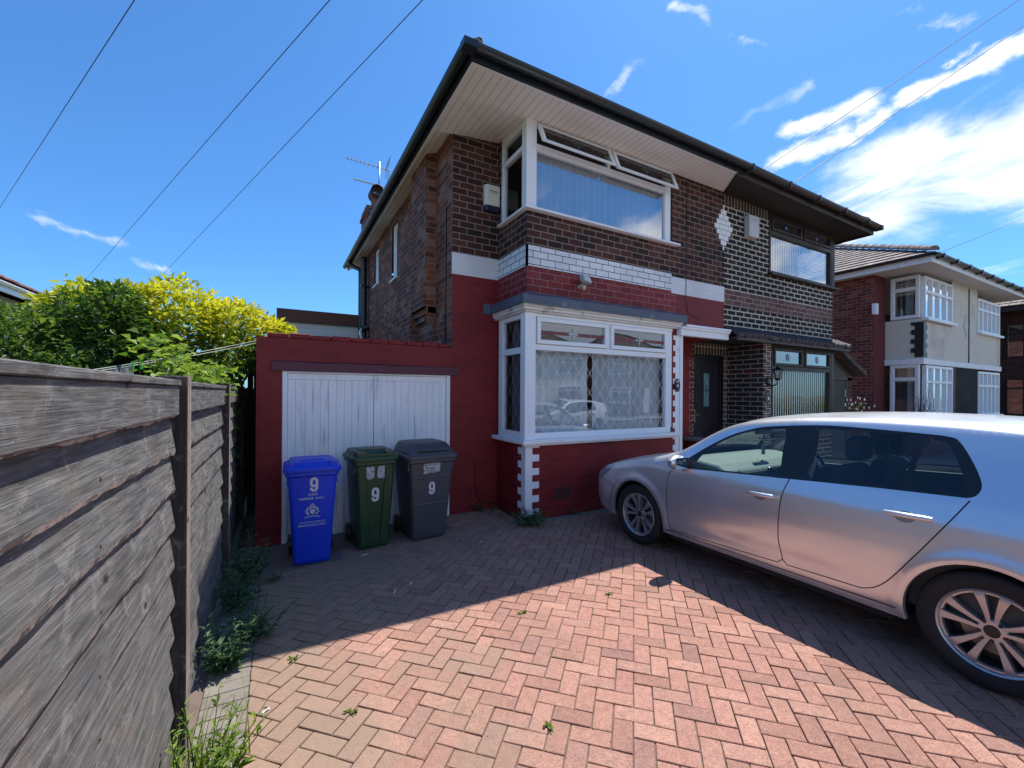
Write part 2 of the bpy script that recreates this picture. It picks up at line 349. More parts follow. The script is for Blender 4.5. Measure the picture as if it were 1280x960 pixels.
# herringbone block paving, every block a bevelled slab of its own shape in one sheet
def clip(poly, rect):
    x0, x1, y0, y1 = rect
    for ax, lim, sg in ((0, x0, 1), (0, x1, -1), (1, y0, 1), (1, y1, -1)):
        outp = []
        for i in range(len(poly)):
            a, b = poly[i], poly[(i + 1) % len(poly)]
            da, db = sg * (a[ax] - lim), sg * (b[ax] - lim)
            if da >= 0: outp.append(a)
            if (da >= 0) != (db >= 0):
                t = da / (da - db); outp.append((lp(a[0], b[0], t), lp(a[1], b[1], t)))
        poly = outp
        if len(poly) < 3: return None
    ar = sum(poly[i][0] * poly[(i + 1) % len(poly)][1] - poly[(i + 1) % len(poly)][0] * poly[i][1] for i in range(len(poly))) / 2
    return poly if ar > .0008 else None
def paving():
    b = MB(); rnd = []; w = .1; g = .0033; c45 = math.sqrt(.5)
    rects = [(-.12, 7.0, -3.2, 4.60), (1.9, 2.79, 4.60, 5.50), (-.12, .62, 4.60, 4.64), (.62, 1.9, 4.60, 4.98)]
    rg = random.Random(3)
    def block(x, y, lx, ly):
        r = rg.random(); dz = rg.gauss(0, .0013) + .004 * noise.noise(Vector((x * .9, y * .9, 0))); tx = rg.gauss(0, .010); ty = rg.gauss(0, .010); rot = rg.gauss(0, .009)
        cx_, cy_ = x + lx / 2, y + ly / 2; hx, hy = lx / 2 - g, ly / 2 - g
        base = []
        for sx, sy in ((-1, -1), (1, -1), (1, 1), (-1, 1)):
            u, v = sx * hx, sy * hy; u, v = u - v * rot, v + u * rot
            u, v = cx_ + u, cy_ + v
            base.append((c45 * (u - v) + .03, c45 * (u + v) + .02))
        mx = sum(p[0] for p in base) / 4; my = sum(p[1] for p in base) / 4
        if not (-.4 < mx < 7.2 and -3.4 < my < 5.7): return
        for rc in rects:
            pl = clip(base, rc)
            if not pl: continue
            n = len(pl); qx = sum(p[0] for p in pl) / n; qy = sum(p[1] for p in pl) / n
            zz = lambda p, h: (p[0], p[1], gz(p[0], p[1]) + h + dz + tx * (p[0] - mx) + ty * (p[1] - my))
            ins = []
            for p in pl:
                d = math.hypot(p[0] - qx, p[1] - qy); k = max(0, 1 - .0048 / max(d, .01)); ins.append((qx + (p[0] - qx) * k, qy + (p[1] - qy) * k))
            b.add([zz(p, -.012) for p in pl] + [zz(p, -.0025) for p in pl] + [zz(p, 0) for p in ins],
                  [tuple(range(2 * n, 3 * n))] + [(n + i, n + (i + 1) % n, 2 * n + (i + 1) % n, 2 * n + i) for i in range(n)] + [(i, (i + 1) % n, n + (i + 1) % n, n + i) for i in range(n)])
            rnd.extend([r] * (2 * n + 1))
    for k in range(-90, 120):
        for j in range(-40, 40):
            ox, oy = (k + 2 * j) * w, (k - 2 * j) * w
            block(ox, oy, 2 * w, w); block(ox, oy + w, w, 2 * w)
    b.rnd = rnd
    m, nt = newmat('paving_block'); at = nn(nt, 'ShaderNodeAttribute', attribute_name='rnd'); tc = nn(nt, 'ShaderNodeTexCoord')
    c = ramp(nt, at.outputs['Fac'], [(0, (.30, .160, .125)), (.3, (.40, .215, .165)), (.55, (.36, .185, .148)), (.8, (.44, .245, .19)), (1, (.27, .15, .128))])
    f1 = nn(nt, 'ShaderNodeTexNoise', {'Vector': tc.outputs['Object'], 'Scale': 120., 'Detail': 4., 'Roughness': .85}).outputs[0]
    f2 = nn(nt, 'ShaderNodeTexNoise', {'Vector': tc.outputs['Object'], 'Scale': 26., 'Detail': 6., 'Roughness': .7}).outputs[0]
    f3 = nn(nt, 'ShaderNodeTexNoise', {'Vector': tc.outputs['Object'], 'Scale': 1.3, 'Detail': 7., 'Roughness': .6}).outputs[0]
    c = mixc(nt, 1., c, ramp(nt, f1, [(.32, (.45, .43, .42)), (.46, (.95, .95, .95)), (.66, (1.35, 1.33, 1.30))]), 'MULTIPLY')
    c = mixc(nt, 1., c, ramp(nt, f2, [(.3, (.78, .76, .74)), (.65, (1.1, 1.1, 1.1))]), 'MULTIPLY')
    sx = nn(nt, 'ShaderNodeSeparateXYZ', {0: tc.outputs['Object']})
    wear = mth(nt, 'ADD', mapr(nt, sx.outputs[0], -.1, 1.7, .30, 0.), mth(nt, 'MULTIPLY', mapr(nt, sx.outputs[1], 3.0, 4.6, 0., 1.), .12))
    c = mixc(nt, mapr(nt, mth(nt, 'ADD', f3, wear), .52, .85, 0., .8), c, (.27, .20, .145))
    vor = nn(nt, 'ShaderNodeTexNoise', {'Vector': tc.outputs['Object'], 'Scale': 9., 'Detail': 9., 'Roughness': .8}).outputs[0]
    c = mixc(nt, mapr(nt, vor, .66, .72, 0., .55), c, (.13, .10, .085))
    st = nn(nt, 'ShaderNodeTexNoise', {'Vector': nn(nt, 'ShaderNodeVectorMath', {0: tc.outputs['Object'], 1: (13., 5., 2.)}, operation='ADD').outputs[0], 'Scale': .9, 'Detail': 8., 'Roughness': .7}).outputs[0]
    c = mixc(nt, mapr(nt, st, .56, .72, 0., .42), c, (.20, .135, .105))
    h = mth(nt, 'ADD', f1, mth(nt, 'MULTIPLY', f2, 2.0))
    finish(nt, princ(nt, c, .85, normal=bump(nt, h, .8, .005), spec=.3).outputs[0])
    o = b.build('block_paving', m); tag(o, kind='structure')
paving()
# grey block edging along the fence and the bay wall
def edging():
    m = M('grey_edging_block', (.20, .175, .15), .9, var=.3, vs=12, bs=.6, bscale=120, dirt=(.10, .085, .07), dscale=5)
    b = MB(); y = -3.2; rg = random.Random(5)
    while y < 4.6:
        dz = rg.gauss(0, .001); l = .1
        b.box(-.335, -.124, y + .003, y + l - .003, -.02, .001 + dz + gz(-.2, y)); y += l
    x = 2.83
    while x < 5.7:
        b.box(x + .003, x + .197, 4.605, 4.70, -.02, .003 + rg.gauss(0, .001)); x += .2
    tag(b.build('edging', m, bevel=.004), kind='structure')
edging()
b = MB(); b.box(7.0, 9.2, -3.2, 4.6, -.02, .004); tag(b.build('neighbour_drive', slab), kind='structure')

# ================================================================ HOUSE HELPERS
F1, F2, BX, HX, PX = 4.71, 5.52, 2.815, 2.11, 6.83
def plF(Y): return lambda u, z, d: (u, Y + d, z)          # wall facing -Y, d into the house
def plS(X): return lambda u, z, d: (X + d, u, z)          # wall facing -X
def wallq(b, P, u0, u1, z0, z1, mat=0, holes=()):
    us = sorted({u0, u1} | {h[0] for h in holes} | {h[1] for h in holes}); zs = sorted({z0, z1} | {h[2] for h in holes} | {h[3] for h in holes})
    us = [u for u in us if u0 <= u <= u1]; zs = [z for z in zs if z0 <= z <= z1]
    for i in range(len(us) - 1):
        for j in range(len(zs) - 1):
            cu, cz = (us[i] + us[i + 1]) / 2, (zs[j] + zs[j + 1]) / 2
            if any(h[0] < cu < h[1] and h[2] < cz < h[3] for h in holes): continue
            b.quad(P(us[i], zs[j], 0), P(us[i + 1], zs[j], 0), P(us[i + 1], zs[j + 1], 0), P(us[i], zs[j + 1], 0), mat)
def pbox(b, P, u0, u1, z0, z1, d0, d1, mat=0):
    c = [P(u, z, d) for d in (d0, d1) for z in (z0, z1) for u in (u0, u1)]
    b.add(c, [(0, 1, 3, 2), (4, 6, 7, 5), (0, 4, 5, 1), (2, 3, 7, 6), (0, 2, 6, 4), (1, 5, 7, 3)], mat)
def framed(b, P, u0, u1, z0, z1, t, d0, d1, mat=0):
    pbox(b, P, u0, u1, z0, z0 + t, d0, d1, mat); pbox(b, P, u0, u1, z1 - t, z1, d0, d1, mat)
    pbox(b, P, u0, u0 + t, z0 + t, z1 - t, d0, d1, mat); pbox(b, P, u1 - t, u1, z0 + t, z1 - t, d0, d1, mat)
def pane(P, u0, u1, z0, z1, d, parent, mat_=None, name='pane'):
    b = MB(); b.quad(P(u0, z0, d), P(u1, z0, d), P(u1, z1, d), P(u0, z1, d)); return b.build(name, mat_ or GLASS, parent)
def lattice(P, u0, u1, z0, z1, d, su, sz, t, parent, mat_, name='lead_lattice'):
    b = MB(); k = sz / su
    def line(c, sg):   # z = sg*k*(u-u0)+c
        pts = []
        ua, ub = u0, u1; za, zb = sg * k * 0 + c, sg * k * (u1 - u0) + c
        def cut(z): return u0 + (z - c) / (sg * k)
        lo, hi = min(za, zb), max(za, zb)
        if hi <= z0 or lo >= z1: return
        us_ = sorted([clamp(cut(z0), u0, u1), clamp(cut(z1), u0, u1)])
        ua, ub = us_
        if ub - ua < .01: return
        za, zb = sg * k * (ua - u0) + c, sg * k * (ub - u0) + c
        dx, dz = ub - ua, zb - za; L = math.hypot(dx, dz); nx, nz = -dz / L * t / 2, dx / L * t / 2
        b.add([P(ua + nx, za + nz, d), P(ub + nx, zb + nz, d), P(ub - nx, zb - nz, d), P(ua - nx, za - nz, d)], [(0, 1, 2, 3)])
    span = k * (u1 - u0)
    c = z0 - span
    while c < z1 + span: line(c, 1); line(c, -1); c += sz
    return b.build(name, mat_, parent)
def curtain(name, P, u0, u1, z0, z1, d, mat_, label, amp=.03, per=.11, group=None, seed=0):
    b = MB(); n = int((u1 - u0) / .012); rg = random.Random(seed); ph = rg.random() * 9
    top = []; bot = []
    for i in range(n + 1):
        u = lp(u0, u1, i / n); a = amp * (math.sin(2 * math.pi * u / per + ph + 1.2 * math.sin(u * 3.1)) * .8 + .3 * math.sin(u * 23))
        top.append(P(u, z1, d + a * .7)); bot.append(P(u, z0, d + a * 1.2))
    b.add(top + bot, [(i, i + 1, n + 2 + i, n + 1 + i) for i in range(n)])
    o = b.build(name, mat_, smooth=True); tag(o, label, 'curtain', group); return o
def gutter(b, p0, p1, outdir, r=.06, mat=0, n=8):
    """half-round gutter from p0 to p1, outdir points away from the house; p at the back top edge"""
    p0, p1, o = Vector(p0), Vector(p1), Vector(outdir); up = Vector((0, 0, 1))
    c0, c1 = p0 + o * r, p1 + o * r; pts = []
    for c in (c0, c1):
        for rr in (r, r - .008):
            for k in range(n + 1):
                a = math.pi + math.pi * k / n; pts.append(c + o * math.cos(a) * rr + up * math.sin(a) * rr * 1.0)
    m = n + 1; fs = []
    for k in range(n):
        fs.append((k, k + 1, 2 * m + k + 1, 2 * m + k)); fs.append((m + k, 3 * m + k, 3 * m + k + 1, m + k + 1))
        fs.append((k, m + k, m + k + 1, k + 1)); fs.append((2 * m + k, 2 * m + k + 1, 3 * m + k + 1, 3 * m + k))
    fs += [(0, 2 * m, 3 * m, m), (n, m + n, 3 * m + n, 2 * m + n)]
    b.add(pts, fs, mat)
def tiles_roof(b, pts_fn, nu, nv): pass
def roof_mat(name, c1, c2, h=.30, w=.30):
    if name in MC: return MC[name]
    m, nt = newmat(name); uv = nn(nt, 'ShaderNodeUVMap'); uv.uv_map = 'UVMap'; s = nn(nt, 'ShaderNodeSeparateXYZ', {0: uv.outputs[0]})
    b = nn(nt, 'ShaderNodeTexBrick', {'Vector': uv.outputs[0], 'Color1': c1 + (1,), 'Color2': c2 + (1,), 'Mortar': tuple(x * .35 for x in c1) + (1,), 'Scale': 1., 'Mortar Size': .012, 'Mortar Smooth': .2, 'Brick Width': w, 'Row Height': h})
    fv = mth(nt, 'FRACT', mth(nt, 'DIVIDE', s.outputs[1], h)); wa = mth(nt, 'SINE', mth(nt, 'MULTIPLY', s.outputs[0], 2 * math.pi / w))
    n = nn(nt, 'ShaderNodeTexNoise', {'Vector': uv.outputs[0], 'Scale': 5., 'Detail': 7.}).outputs[0]
    c = mixc(nt, 1., b.outputs[0], ramp(nt, n, [(.3, (.6, .6, .6)), (.7, (1.4, 1.4, 1.35))]), 'MULTIPLY')
    hh = mth(nt, 'ADD', mth(nt, 'MULTIPLY', mth(nt, 'SUBTRACT', 1., fv), 1.), mth(nt, 'MULTIPLY', wa, .35))
    finish(nt, princ(nt, c, .85, normal=bump(nt, hh, 1., .03)).outputs[0]); MC[name] = m; return m
ROOF_D = roof_mat('roof_tile_dark', (.07, .055, .05), (.10, .075, .065))
ROOF_G = roof_mat('roof_tile_weathered', (.20, .155, .14), (.27, .22, .20))
ROOF_R = roof_mat('roof_tile_red_brown', (.15, .07, .065), (.19, .09, .08))
def hip_roof(x0, x1, y0, y1, z, rise, ov_r, name, mat_, parent, under=True):
    """hipped roof surface with real stepped tile courses on the sides that show"""
    b = MB(); yc = (y0 + y1) / 2; hy = (y1 - y0) / 2
    r0, r1 = (x0 + hy * .95, x1 - hy * .95)
    if r0 > r1: r0 = r1 = (x0 + x1) / 2
    E = {'f': ((x0, y0, z), (x1, y0, z), (r1, yc, z + rise), (r0, yc, z + rise)), 'b': ((x1, y1, z), (x0, y1, z), (r0, yc, z + rise), (r1, yc, z + rise)),
         'l': ((x0, y1, z), (x0, y0, z), (r0, yc, z + rise), (r0, yc, z + rise)), 'r': ((x1, y0, z), (x1, y1, z), (r1, yc, z + rise), (r1, yc, z + rise))}
    for k, (a, b2, c, d) in E.items():
        a, b2, c, d = map(Vector, (a, b2, c, d)); L = ((d + c) / 2 - (a + b2) / 2).length; n = max(4, int(L / .28)); nr = (b2 - a).cross(d - a).normalized()
        for i in range(n):
            t0, t1 = i / n, (i + 1) / n
            p = [a.lerp(d, t0) + nr * .035, b2.lerp(c, t0) + nr * .035, b2.lerp(c, t1) + nr * .008, a.lerp(d, t1) + nr * .008]
            b.add(p, [(0, 1, 2, 3)]); b.add([a.lerp(d, t0) + nr * .004, b2.lerp(c, t0) + nr * .004, p[1], p[0]], [(0, 1, 2, 3)])
    return b.build(name, mat_, parent), (Vector((x0, y0, z)), Vector((r0, yc, z + rise)), Vector((r1, yc, z + rise)), Vector((x1, y0, z)), Vector((x0, y1, z)), Vector((x1, y1, z)))
def ridge_run(b, p, q, r=.11, seg=.42):
    p, q = Vector(p), Vector(q); L = (q - p).length; n = max(1, int(L / seg)); d = (q - p).normalized(); s = d.cross(Vector((0, 0, 1))).normalized(); u = s.cross(d)
    for i in range(n):
        a = p + d * (L * i / n); e = p + d * (L * (i + 1) / n + .03); pts = []
        for c, rr in ((a, r * 1.1), (e, r * .98)):
            for k in range(9):
                t = math.pi * k / 8; pts.append(c + s * math.cos(t) * rr + u * math.sin(t) * rr)
        b.add(pts, [(k, k + 1, 10 + k, 9 + k) for k in range(8)] + [tuple(range(9)), tuple(range(17, 8, -1))])
# ================================================================ HOUSE WITH RED GROUND FLOOR
Fp, Sp = plF(F1), plS(BX)
EZ = 5.19
house = thing('semi_detached_house', 'near half of the brick pair, red painted ground floor, white band and white corner windows', 'house', (HX, F2, 0))
b = MB()
WM = [BR_DARK, BR_REDP, BR_REDJ, BR_SIDE, RED_RENDER]
P2 = plF(F2)
wallq(b, P2, HX, BX, -.15, 3.295, 1); wallq(b, P2, HX, BX, 3.295, 5.30, 0)
for P, u0, u1 in ((Sp, F1, F2), (Fp, BX, 5.62)):
    wallq(b, P, u0, u1, -.1, 1.02, 1); wallq(b, P, u0, u1, 2.86, 3.3, 2); wallq(b, P, u0, u1, 3.3, 4.03, 0)
wallq(b, Fp, 5.52, 5.70, 1.02, 2.72, 1)
wallq(b, Fp, 5.62, PX, 3.27, 4.03, 0); wallq(b, Fp, 5.62, PX, 2.60, 3.27, 1)
wallq(b, Fp, 5.50, PX, 4.03, EZ + .02, 0)
wallq(b, Sp, F2 - .06, F2, 1.02, 2.9, 1); wallq(b, Sp, F2 - .12, F2, 4.03, 5.30, 0)
# side wall, back and chimney breast
Ps = plS(HX)
wallq(b, Ps, F2, 13.0, -.1, 5.30, 3, [(8.56, 9.02, 3.98, 5.12), (10.35, 10.85, 4.25, 5.12)])
wallq(b, lambda u, z, d: (u, 13.0, z), HX, PX, -.1, EZ, 3)
bp = plF(6.2)
wallq(b, bp, HX - .165, HX, 2.7, 5.29, 3)
wallq(b, plS(HX - .165), 6.2, 6.98, 2.95, 5.26, 3)
wallq(b, plF(6.98), HX - .165, HX, 2.2, EZ, 3)
for i, (o, z0, z1) in enumerate(((.125, 2.86, 2.95), (.085, 2.77, 2.86), (.045, 2.2, 2.77))):
    pbox(b, plS(HX), 6.2 + .01 * i, 6.98, z0, z1, -o, 0, 3)
pbox(b, plS(HX), 6.22, 6.9, 2.95, 3.30, -.19, -.16, 3)
# porch recess: back wall, low party wall
wallq(b, plF(5.43), 5.70, PX + .1, -.1, 2.7, 1, [(5.85, 6.65, 0.0, 2.1)])
b.quad((5.70, F1, -.1), (5.70, 5.43, -.1), (5.70, 5.43, 2.7), (5.70, F1, 2.7), 1)
b.quad((5.7, F1, 2.63), (PX, F1, 2.63), (PX, 5.43, 2.63), (5.7, 5.43, 2.63), 1)
pbox(b, Fp, PX - .11, PX + .11, -.1, .80, .10, .70, 1)
b.build('wall', WM, house)
b = MB(); pbox(b, Fp, PX - .16, PX + .16, .80, .85, .06, .70); b.build('coping_stone', slab, house, bevel=.006)
# white band with black joints on the bay, smooth elsewhere
b = MB()
pbox(b, P2, HX - .004, BX, 3.295, 3.59, -.006, .02, 1)
pbox(b, Sp, F1 - .006, F2 - .008, 3.305, 3.575, -.006, .02, 0)
pbox(b, Fp, BX - .006, 5.50, 3.305, 3.575, -.006, .02, 0)
pbox(b, Fp, 5.502, PX, 3.27, 3.535, -.005, .02, 1)
b.build('white_band', [BR_WHITE, BR_WHITES], house)
# toothed white quoins
def quoin(P, Pside, u, z0, z1, long_, short_, course=.0885, su=1, d=-.005, uside=None, par=None, mat_=None, seq=0):
    b = MB(); z = z0; i = seq
    while z < z1 - .01:
        L = long_ if i % 2 == 0 else short_; zt = min(z + course, z1)
        a, c = (u, u + L) if su > 0 else (u - L, u)
        pbox(b, P, a, c, z, zt - .0005, d, .02)
        if Pside:
            L2 = short_ if i % 2 == 0 else long_
            pbox(b, Pside, uside, uside + L2 * .9, z, zt - .0005, d, .02)
        z = zt; i += 1
    return b.build('quoin', mat_, par)
quoin(Fp, Sp, BX - .004, .06, 1.0, .21, .105, uside=F1 + .001, par=house, mat_=white_paint)
quoin(Fp, None, 5.705, .05, 2.6, .15, .10, su=-1, par=house, mat_=white_paint)
b = MB(); pbox(b, Fp, 5.70, 5.765, -.05, 2.6, -.02, .08); pbox(b, Fp, 5.80, 5.83, -.05, 2.05, .30, .36); b.build('porch_post', white_paint, house, bevel=.004)
# painted moulding and lead flashing over the bay
b = MB()
b.box(BX - .06, 5.60, F1 - .06, F1 + .0, 2.70, 2.725); b.box(BX - .085, 5.65, F1 - .085, F1, 2.725, 2.765); b.box(BX - .10, 5.66, F1 - .105, F1, 2.765, 2.80)
b.box(BX - .06, BX, F1, F2 - .01, 2.70, 2.725); b.box(BX - .085, BX, F1, F2 - .01, 2.725, 2.765); b.box(BX - .10, BX, F1, F2 - .01, 2.765, 2.80)
b.build('cornice', cream_wood, house, bevel=.004)
b = MB()
def skirt(pts_out, pts_in, z0, z1, lip):
    n = len(pts_out)
    for i in range(n - 1):
        a, c = pts_out[i], pts_out[i + 1]; e, g = pts_in[i], pts_in[i + 1]; m = 14
        for k in range(m):
            t0, t1 = k / m, (k + 1) / m; w0 = .006 * math.sin(t0 * 37 + i); w1 = .006 * math.sin(t1 * 37 + i)
            A0 = (lp(a[0], c[0], t0), lp(a[1], c[1], t0)); A1 = (lp(a[0], c[0], t1), lp(a[1], c[1], t1)); I0 = (lp(e[0], g[0], t0), lp(e[1], g[1], t0)); I1 = (lp(e[0], g[0], t1), lp(e[1], g[1], t1))
            b.quad((*A0, z0 + w0), (*A1, z0 + w1), (*I1, z1 + w1), (*I0, z1 + w0)); b.quad((*A0, z0 - lip + w0), (*A1, z0 - lip + w1), (*A1, z0 + w1), (*A0, z0 + w0))
skirt([(BX - .13, F2 + 0), (BX - .13, F1 - .135), (5.72, F1 - .135)], [(BX - .012, F2 + 0), (BX - .012, F1 - .012), (5.72, F1 - .012)], 2.905, 2.965, .115)
b.box(BX - .24, BX - .13, F2 - .02, F2 - .004, 2.78, 2.93)
b.build('lead_flashing', lead, house, smooth=False)
b = MB(); pbox(b, Fp, 5.63, PX + .01, 2.60, 2.70, -.09, 0); pbox(b, Fp, 5.63, PX + .01, 2.70, 2.735, -.12, 0); pbox(b, Fp, 5.72, PX + .02, 2.737, 2.775, -.13, 0)
b.build('porch_fascia', white_paint, house, bevel=.004)

# windows --------------------------------------------------------
def star(P, u, z, s, d, parent, mat_, n=4, name='leaded_motif'):
    b = MB()
    for k in range(n):
        a = math.pi / 2 + 2 * math.pi * k / n; ca, sa = math.cos(a), math.sin(a)
        b.add([P(u, z, d), P(u + s * .38 * ca - s * .16 * sa, z + s * .38 * sa + s * .16 * ca, d), P(u + s * ca, z + s * sa, d), P(u + s * .38 * ca + s * .16 * sa, z + s * .38 * sa - s * .16 * ca, d)], [(0, 1, 2, 3)])
    return b.build(name, mat_, parent)
motif = M('bevelled_motif_glass', (.42, .55, .55), .2, var=.3)
motif_red = M('red_glass_strip', (.16, .025, .04), .25, var=.4, vs=14)
motif_blue = M('blue_motif_glass', (.03, .03, .16), .25, var=.3)
white_lead = M('pale_lead_strip', (.80, .81, .81), .5, var=.1)
grey_lead = M('grey_lead_strip', (.30, .31, .31), .5, var=.1)
# lower bay window: front
fw = MB()
pbox(fw, Fp, BX - .035, BX + .125, 1.055, 2.70, -.035, .09)                 # corner post
pbox(fw, Fp, BX + .125, 5.50, 1.055, 1.135, -.005, .065); pbox(fw, Fp, 5.385, 5.52, 1.135, 2.68, -.005, .065)
pbox(fw, Fp, BX + .125, 5.50, 2.225, 2.30, -.012, .065); pbox(fw, Fp, BX + .125, 5.52, 2.655, 2.70, -.02, .065)
pbox(fw, Fp, 4.165, 4.225, 2.30, 2.655, -.005, .065); pbox(fw, Fp, BX + .125, BX + .145, 2.30, 2.655, -.005, .065)
lowF = fw.build('bay_window', white_upvc, house, bevel=.006, seg=2)
pane(Fp, BX + .12, 5.39, 1.13, 2.23, .03, lowF)
for (a, c) in ((2.965, 4.165), (4.225, 5.385)):
    s_ = MB(); framed(s_, Fp, a, c, 2.305, 2.65, .055, -.035, .03); sash = s_.build('sash', white_upvc, lowF, bevel=.006, seg=2)
    pane(Fp, a + .05, c - .05, 2.355, 2.60, -.002, lowF)
    r_b = MB(); mu = (a + c) / 2; 
    for q0, q1 in ((a + .055, mu - .07), (mu + .07, c - .055)): r_b = MB(); r_b.quad(Fp(q0, 2.44, -.006), Fp(q1, 2.44, -.006), Fp(q1, 2.485, -.006), Fp(q0, 2.485, -.006)); r_b.build('red_glass_strip', motif_red, lowF)
    star(Fp, mu, 2.465, .095, -.007, lowF, motif)
lattice(Fp, 2.945, 5.385, 1.135, 2.225, .022, .187, .275, .0045, lowF, white_lead)
# lower bay window: side
fs = MB()
pbox(fs, Sp, F1 + .09, F1 + .125, 1.055, 2.70, -.01, .06); pbox(fs, Sp, 5.34, F2 - .055, 1.055, 2.70, -.01, .06)
for z0, z1 in ((1.055, 1.145), (2.18, 2.265), (2.64, 2.70)): pbox(fs, Sp, F1 + .125, 5.34, z0, z1, -.01, .06)
lowS = fs.build('bay_window', white_upvc, house, bevel=.006, seg=2)
pane(Sp, F1 + .12, 5.345, 1.14, 2.185, .03, lowS, GLASS_S); pane(Sp, F1 + .12, 5.345, 2.26, 2.645, .03, lowS, GLASS_S)
lattice(Sp, F1 + .125, 5.34, 1.145, 2.18, .022, .17, .275, .006, lowS, grey_lead); lattice(Sp, F1 + .125, 5.34, 2.265, 2.64, .022, .17, .275, .006, lowS, grey_lead)
b = MB(); b.box(BX - .09, 5.63, F1 - .10, F1 + .08, 1.0, 1.055); b.box(BX - .09, BX + .08, F1 + .08, F2 - .004, 1.0, 1.055)
b.box(BX - .06, 5.60, F1 - .07, F1 - .02, .975, .9995)
b.build('window_sill', white_upvc, house, bevel=.008, seg=2)
# upper corner window
fw = MB()
pbox(fw, Fp, BX - .03, BX + .125, 4.055, EZ, -.03, .09)
pbox(fw, Fp, BX + .125, 5.47, 4.05, 4.085, -.005, .065); pbox(fw, Fp, 5.345, 5.47, 4.085, EZ, -.005, .065)
pbox(fw, Fp, BX + .125, 5.345, 4.835, 4.91, -.012, .065); pbox(fw, Fp, 4.16, 4.215, 4.91, EZ, 0, .065); pbox(fw, Fp, BX + .125, 5.345, 5.15, EZ, -.005, .065)
upF = fw.build('corner_window', white_upvc, house, bevel=.006, seg=2)
pane(Fp, BX + .12, 5.35, 4.08, 4.84, .03, upF, GLASS_UP)
for (a, c, an) in ((2.945, 4.165, 25), (4.21, 5.46, 22)):    # top-hung vents standing open
    an = R_(an); hz = 5.165
    Pv = (lambda an: (lambda u, w, d: (u, F1 - .03 - math.sin(an) * w * 1.0 + d * math.cos(an), hz - math.cos(an) * w - d * math.sin(an) * -1)))(an)
    s_ = MB(); 
    for (ua, ub, wa, wb) in ((a, c, 0, .055), (a, c, .285, .34), (a, a + .055, .055, .285), (c - .055, c, .055, .285)): pbox(s_, Pv, ua, ub, wa, wb, -.025, .035)
    sash = s_.build('open_vent', white_upvc, upF, bevel=.005, seg=2)
    bb = MB(); bb.quad(Pv(a + .05, .05, 0), Pv(c - .05, .05, 0), Pv(c - .05, .29, 0), Pv(a + .05, .29, 0)); bb.build('pane', VENTG, upF)
    bb = MB(); bb.quad(Pv(a + .05, .13, .006), Pv(c - .05, .13, .006), Pv(c - .05, .17, .006), Pv(a + .05, .17, .006)); bb.build('red_glass_strip', motif_red, upF)
    star(lambda u, w, d: Pv(u, .34 - w, d), (a + c) / 2, .17, .10, .004, upF, motif)
fs = MB()
pbox(fs, Sp, F1 + .09, F1 + .125, 4.055, EZ, -.01, .06); pbox(fs, Sp, 5.35, F2 - .11, 4.055, 5.27, -.01, .06)
for z0, z1 in ((4.05, 4.09), (4.85, 4.91), (5.14, 5.27)): pbox(fs, Sp, F1 + .125, 5.35, z0, z1, -.01, .06)
upS = fs.build('corner_window', white_upvc, house, bevel=.006, seg=2)
pane(Sp, F1 + .12, 5.355, 4.085, 4.855, .03, upS, GLASS_S); pane(Sp, F1 + .12, 5.355, 4.905, 5.145, .03, upS, GLASS_S)
b = MB(); b.box(BX - .07, 5.62, F1 - .085, F1 + .08, 4.018, 4.05); b.box(BX - .07, BX + .08, F1 + .08, F2 - .10, 4.018, 4.05)
b.build('window_sill', white_upvc, house, bevel=.006, seg=2)
# side windows
for (a, c, z0, z1) in ((8.56, 9.02, 3.98, 5.12), (10.35, 10.85, 4.25, 5.12)):
    s_ = MB(); framed(s_, Ps, a, c, z0, z1, .055, .03, .09); w_ = s_.build('side_window', white_upvc, house, bevel=.005)
    pane(Ps, a + .05, c - .05, z0 + .05, z1 - .05, .06, w_, GLASS_UP); s_ = MB(); pbox(s_, Ps, a - .04, c + .04, z0 - .035, z0, -.05, .05); s_.build('sill', white_upvc, w_)
    curtain('net_curtain', Ps, a + .02, c - .02, z0, z1, .14, curt, 'pale curtain behind the %s narrow side window above the garage' % ('taller' if z0 < 4.1 else 'shorter'), group='curtains')
# interiors: dark room boxes behind the glass
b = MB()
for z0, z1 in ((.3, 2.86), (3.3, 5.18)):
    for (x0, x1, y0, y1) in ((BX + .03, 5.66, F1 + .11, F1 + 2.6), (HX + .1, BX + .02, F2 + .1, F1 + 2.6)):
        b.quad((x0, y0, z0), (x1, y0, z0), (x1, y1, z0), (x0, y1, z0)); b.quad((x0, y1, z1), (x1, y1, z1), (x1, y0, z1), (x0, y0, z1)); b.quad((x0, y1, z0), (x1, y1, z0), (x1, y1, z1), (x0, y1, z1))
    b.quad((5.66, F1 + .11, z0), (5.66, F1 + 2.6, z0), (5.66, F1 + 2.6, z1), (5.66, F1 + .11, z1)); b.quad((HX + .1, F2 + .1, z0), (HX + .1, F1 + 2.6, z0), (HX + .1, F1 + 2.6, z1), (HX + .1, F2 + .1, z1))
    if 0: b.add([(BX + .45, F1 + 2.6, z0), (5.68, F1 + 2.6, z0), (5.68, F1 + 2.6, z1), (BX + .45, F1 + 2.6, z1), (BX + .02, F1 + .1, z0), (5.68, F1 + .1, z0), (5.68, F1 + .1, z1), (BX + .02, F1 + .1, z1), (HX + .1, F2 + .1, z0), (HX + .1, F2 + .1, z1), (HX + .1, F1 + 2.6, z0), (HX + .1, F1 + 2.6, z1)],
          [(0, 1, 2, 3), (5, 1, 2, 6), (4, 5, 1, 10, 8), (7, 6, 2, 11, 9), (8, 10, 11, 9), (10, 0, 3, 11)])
b.quad((HX + .1, F2 + .1, .3), (BX + .02, F2 + .1, .3), (BX + .02, F2 + .1, 5.18), (HX + .1, F2 + .1, 5.18))
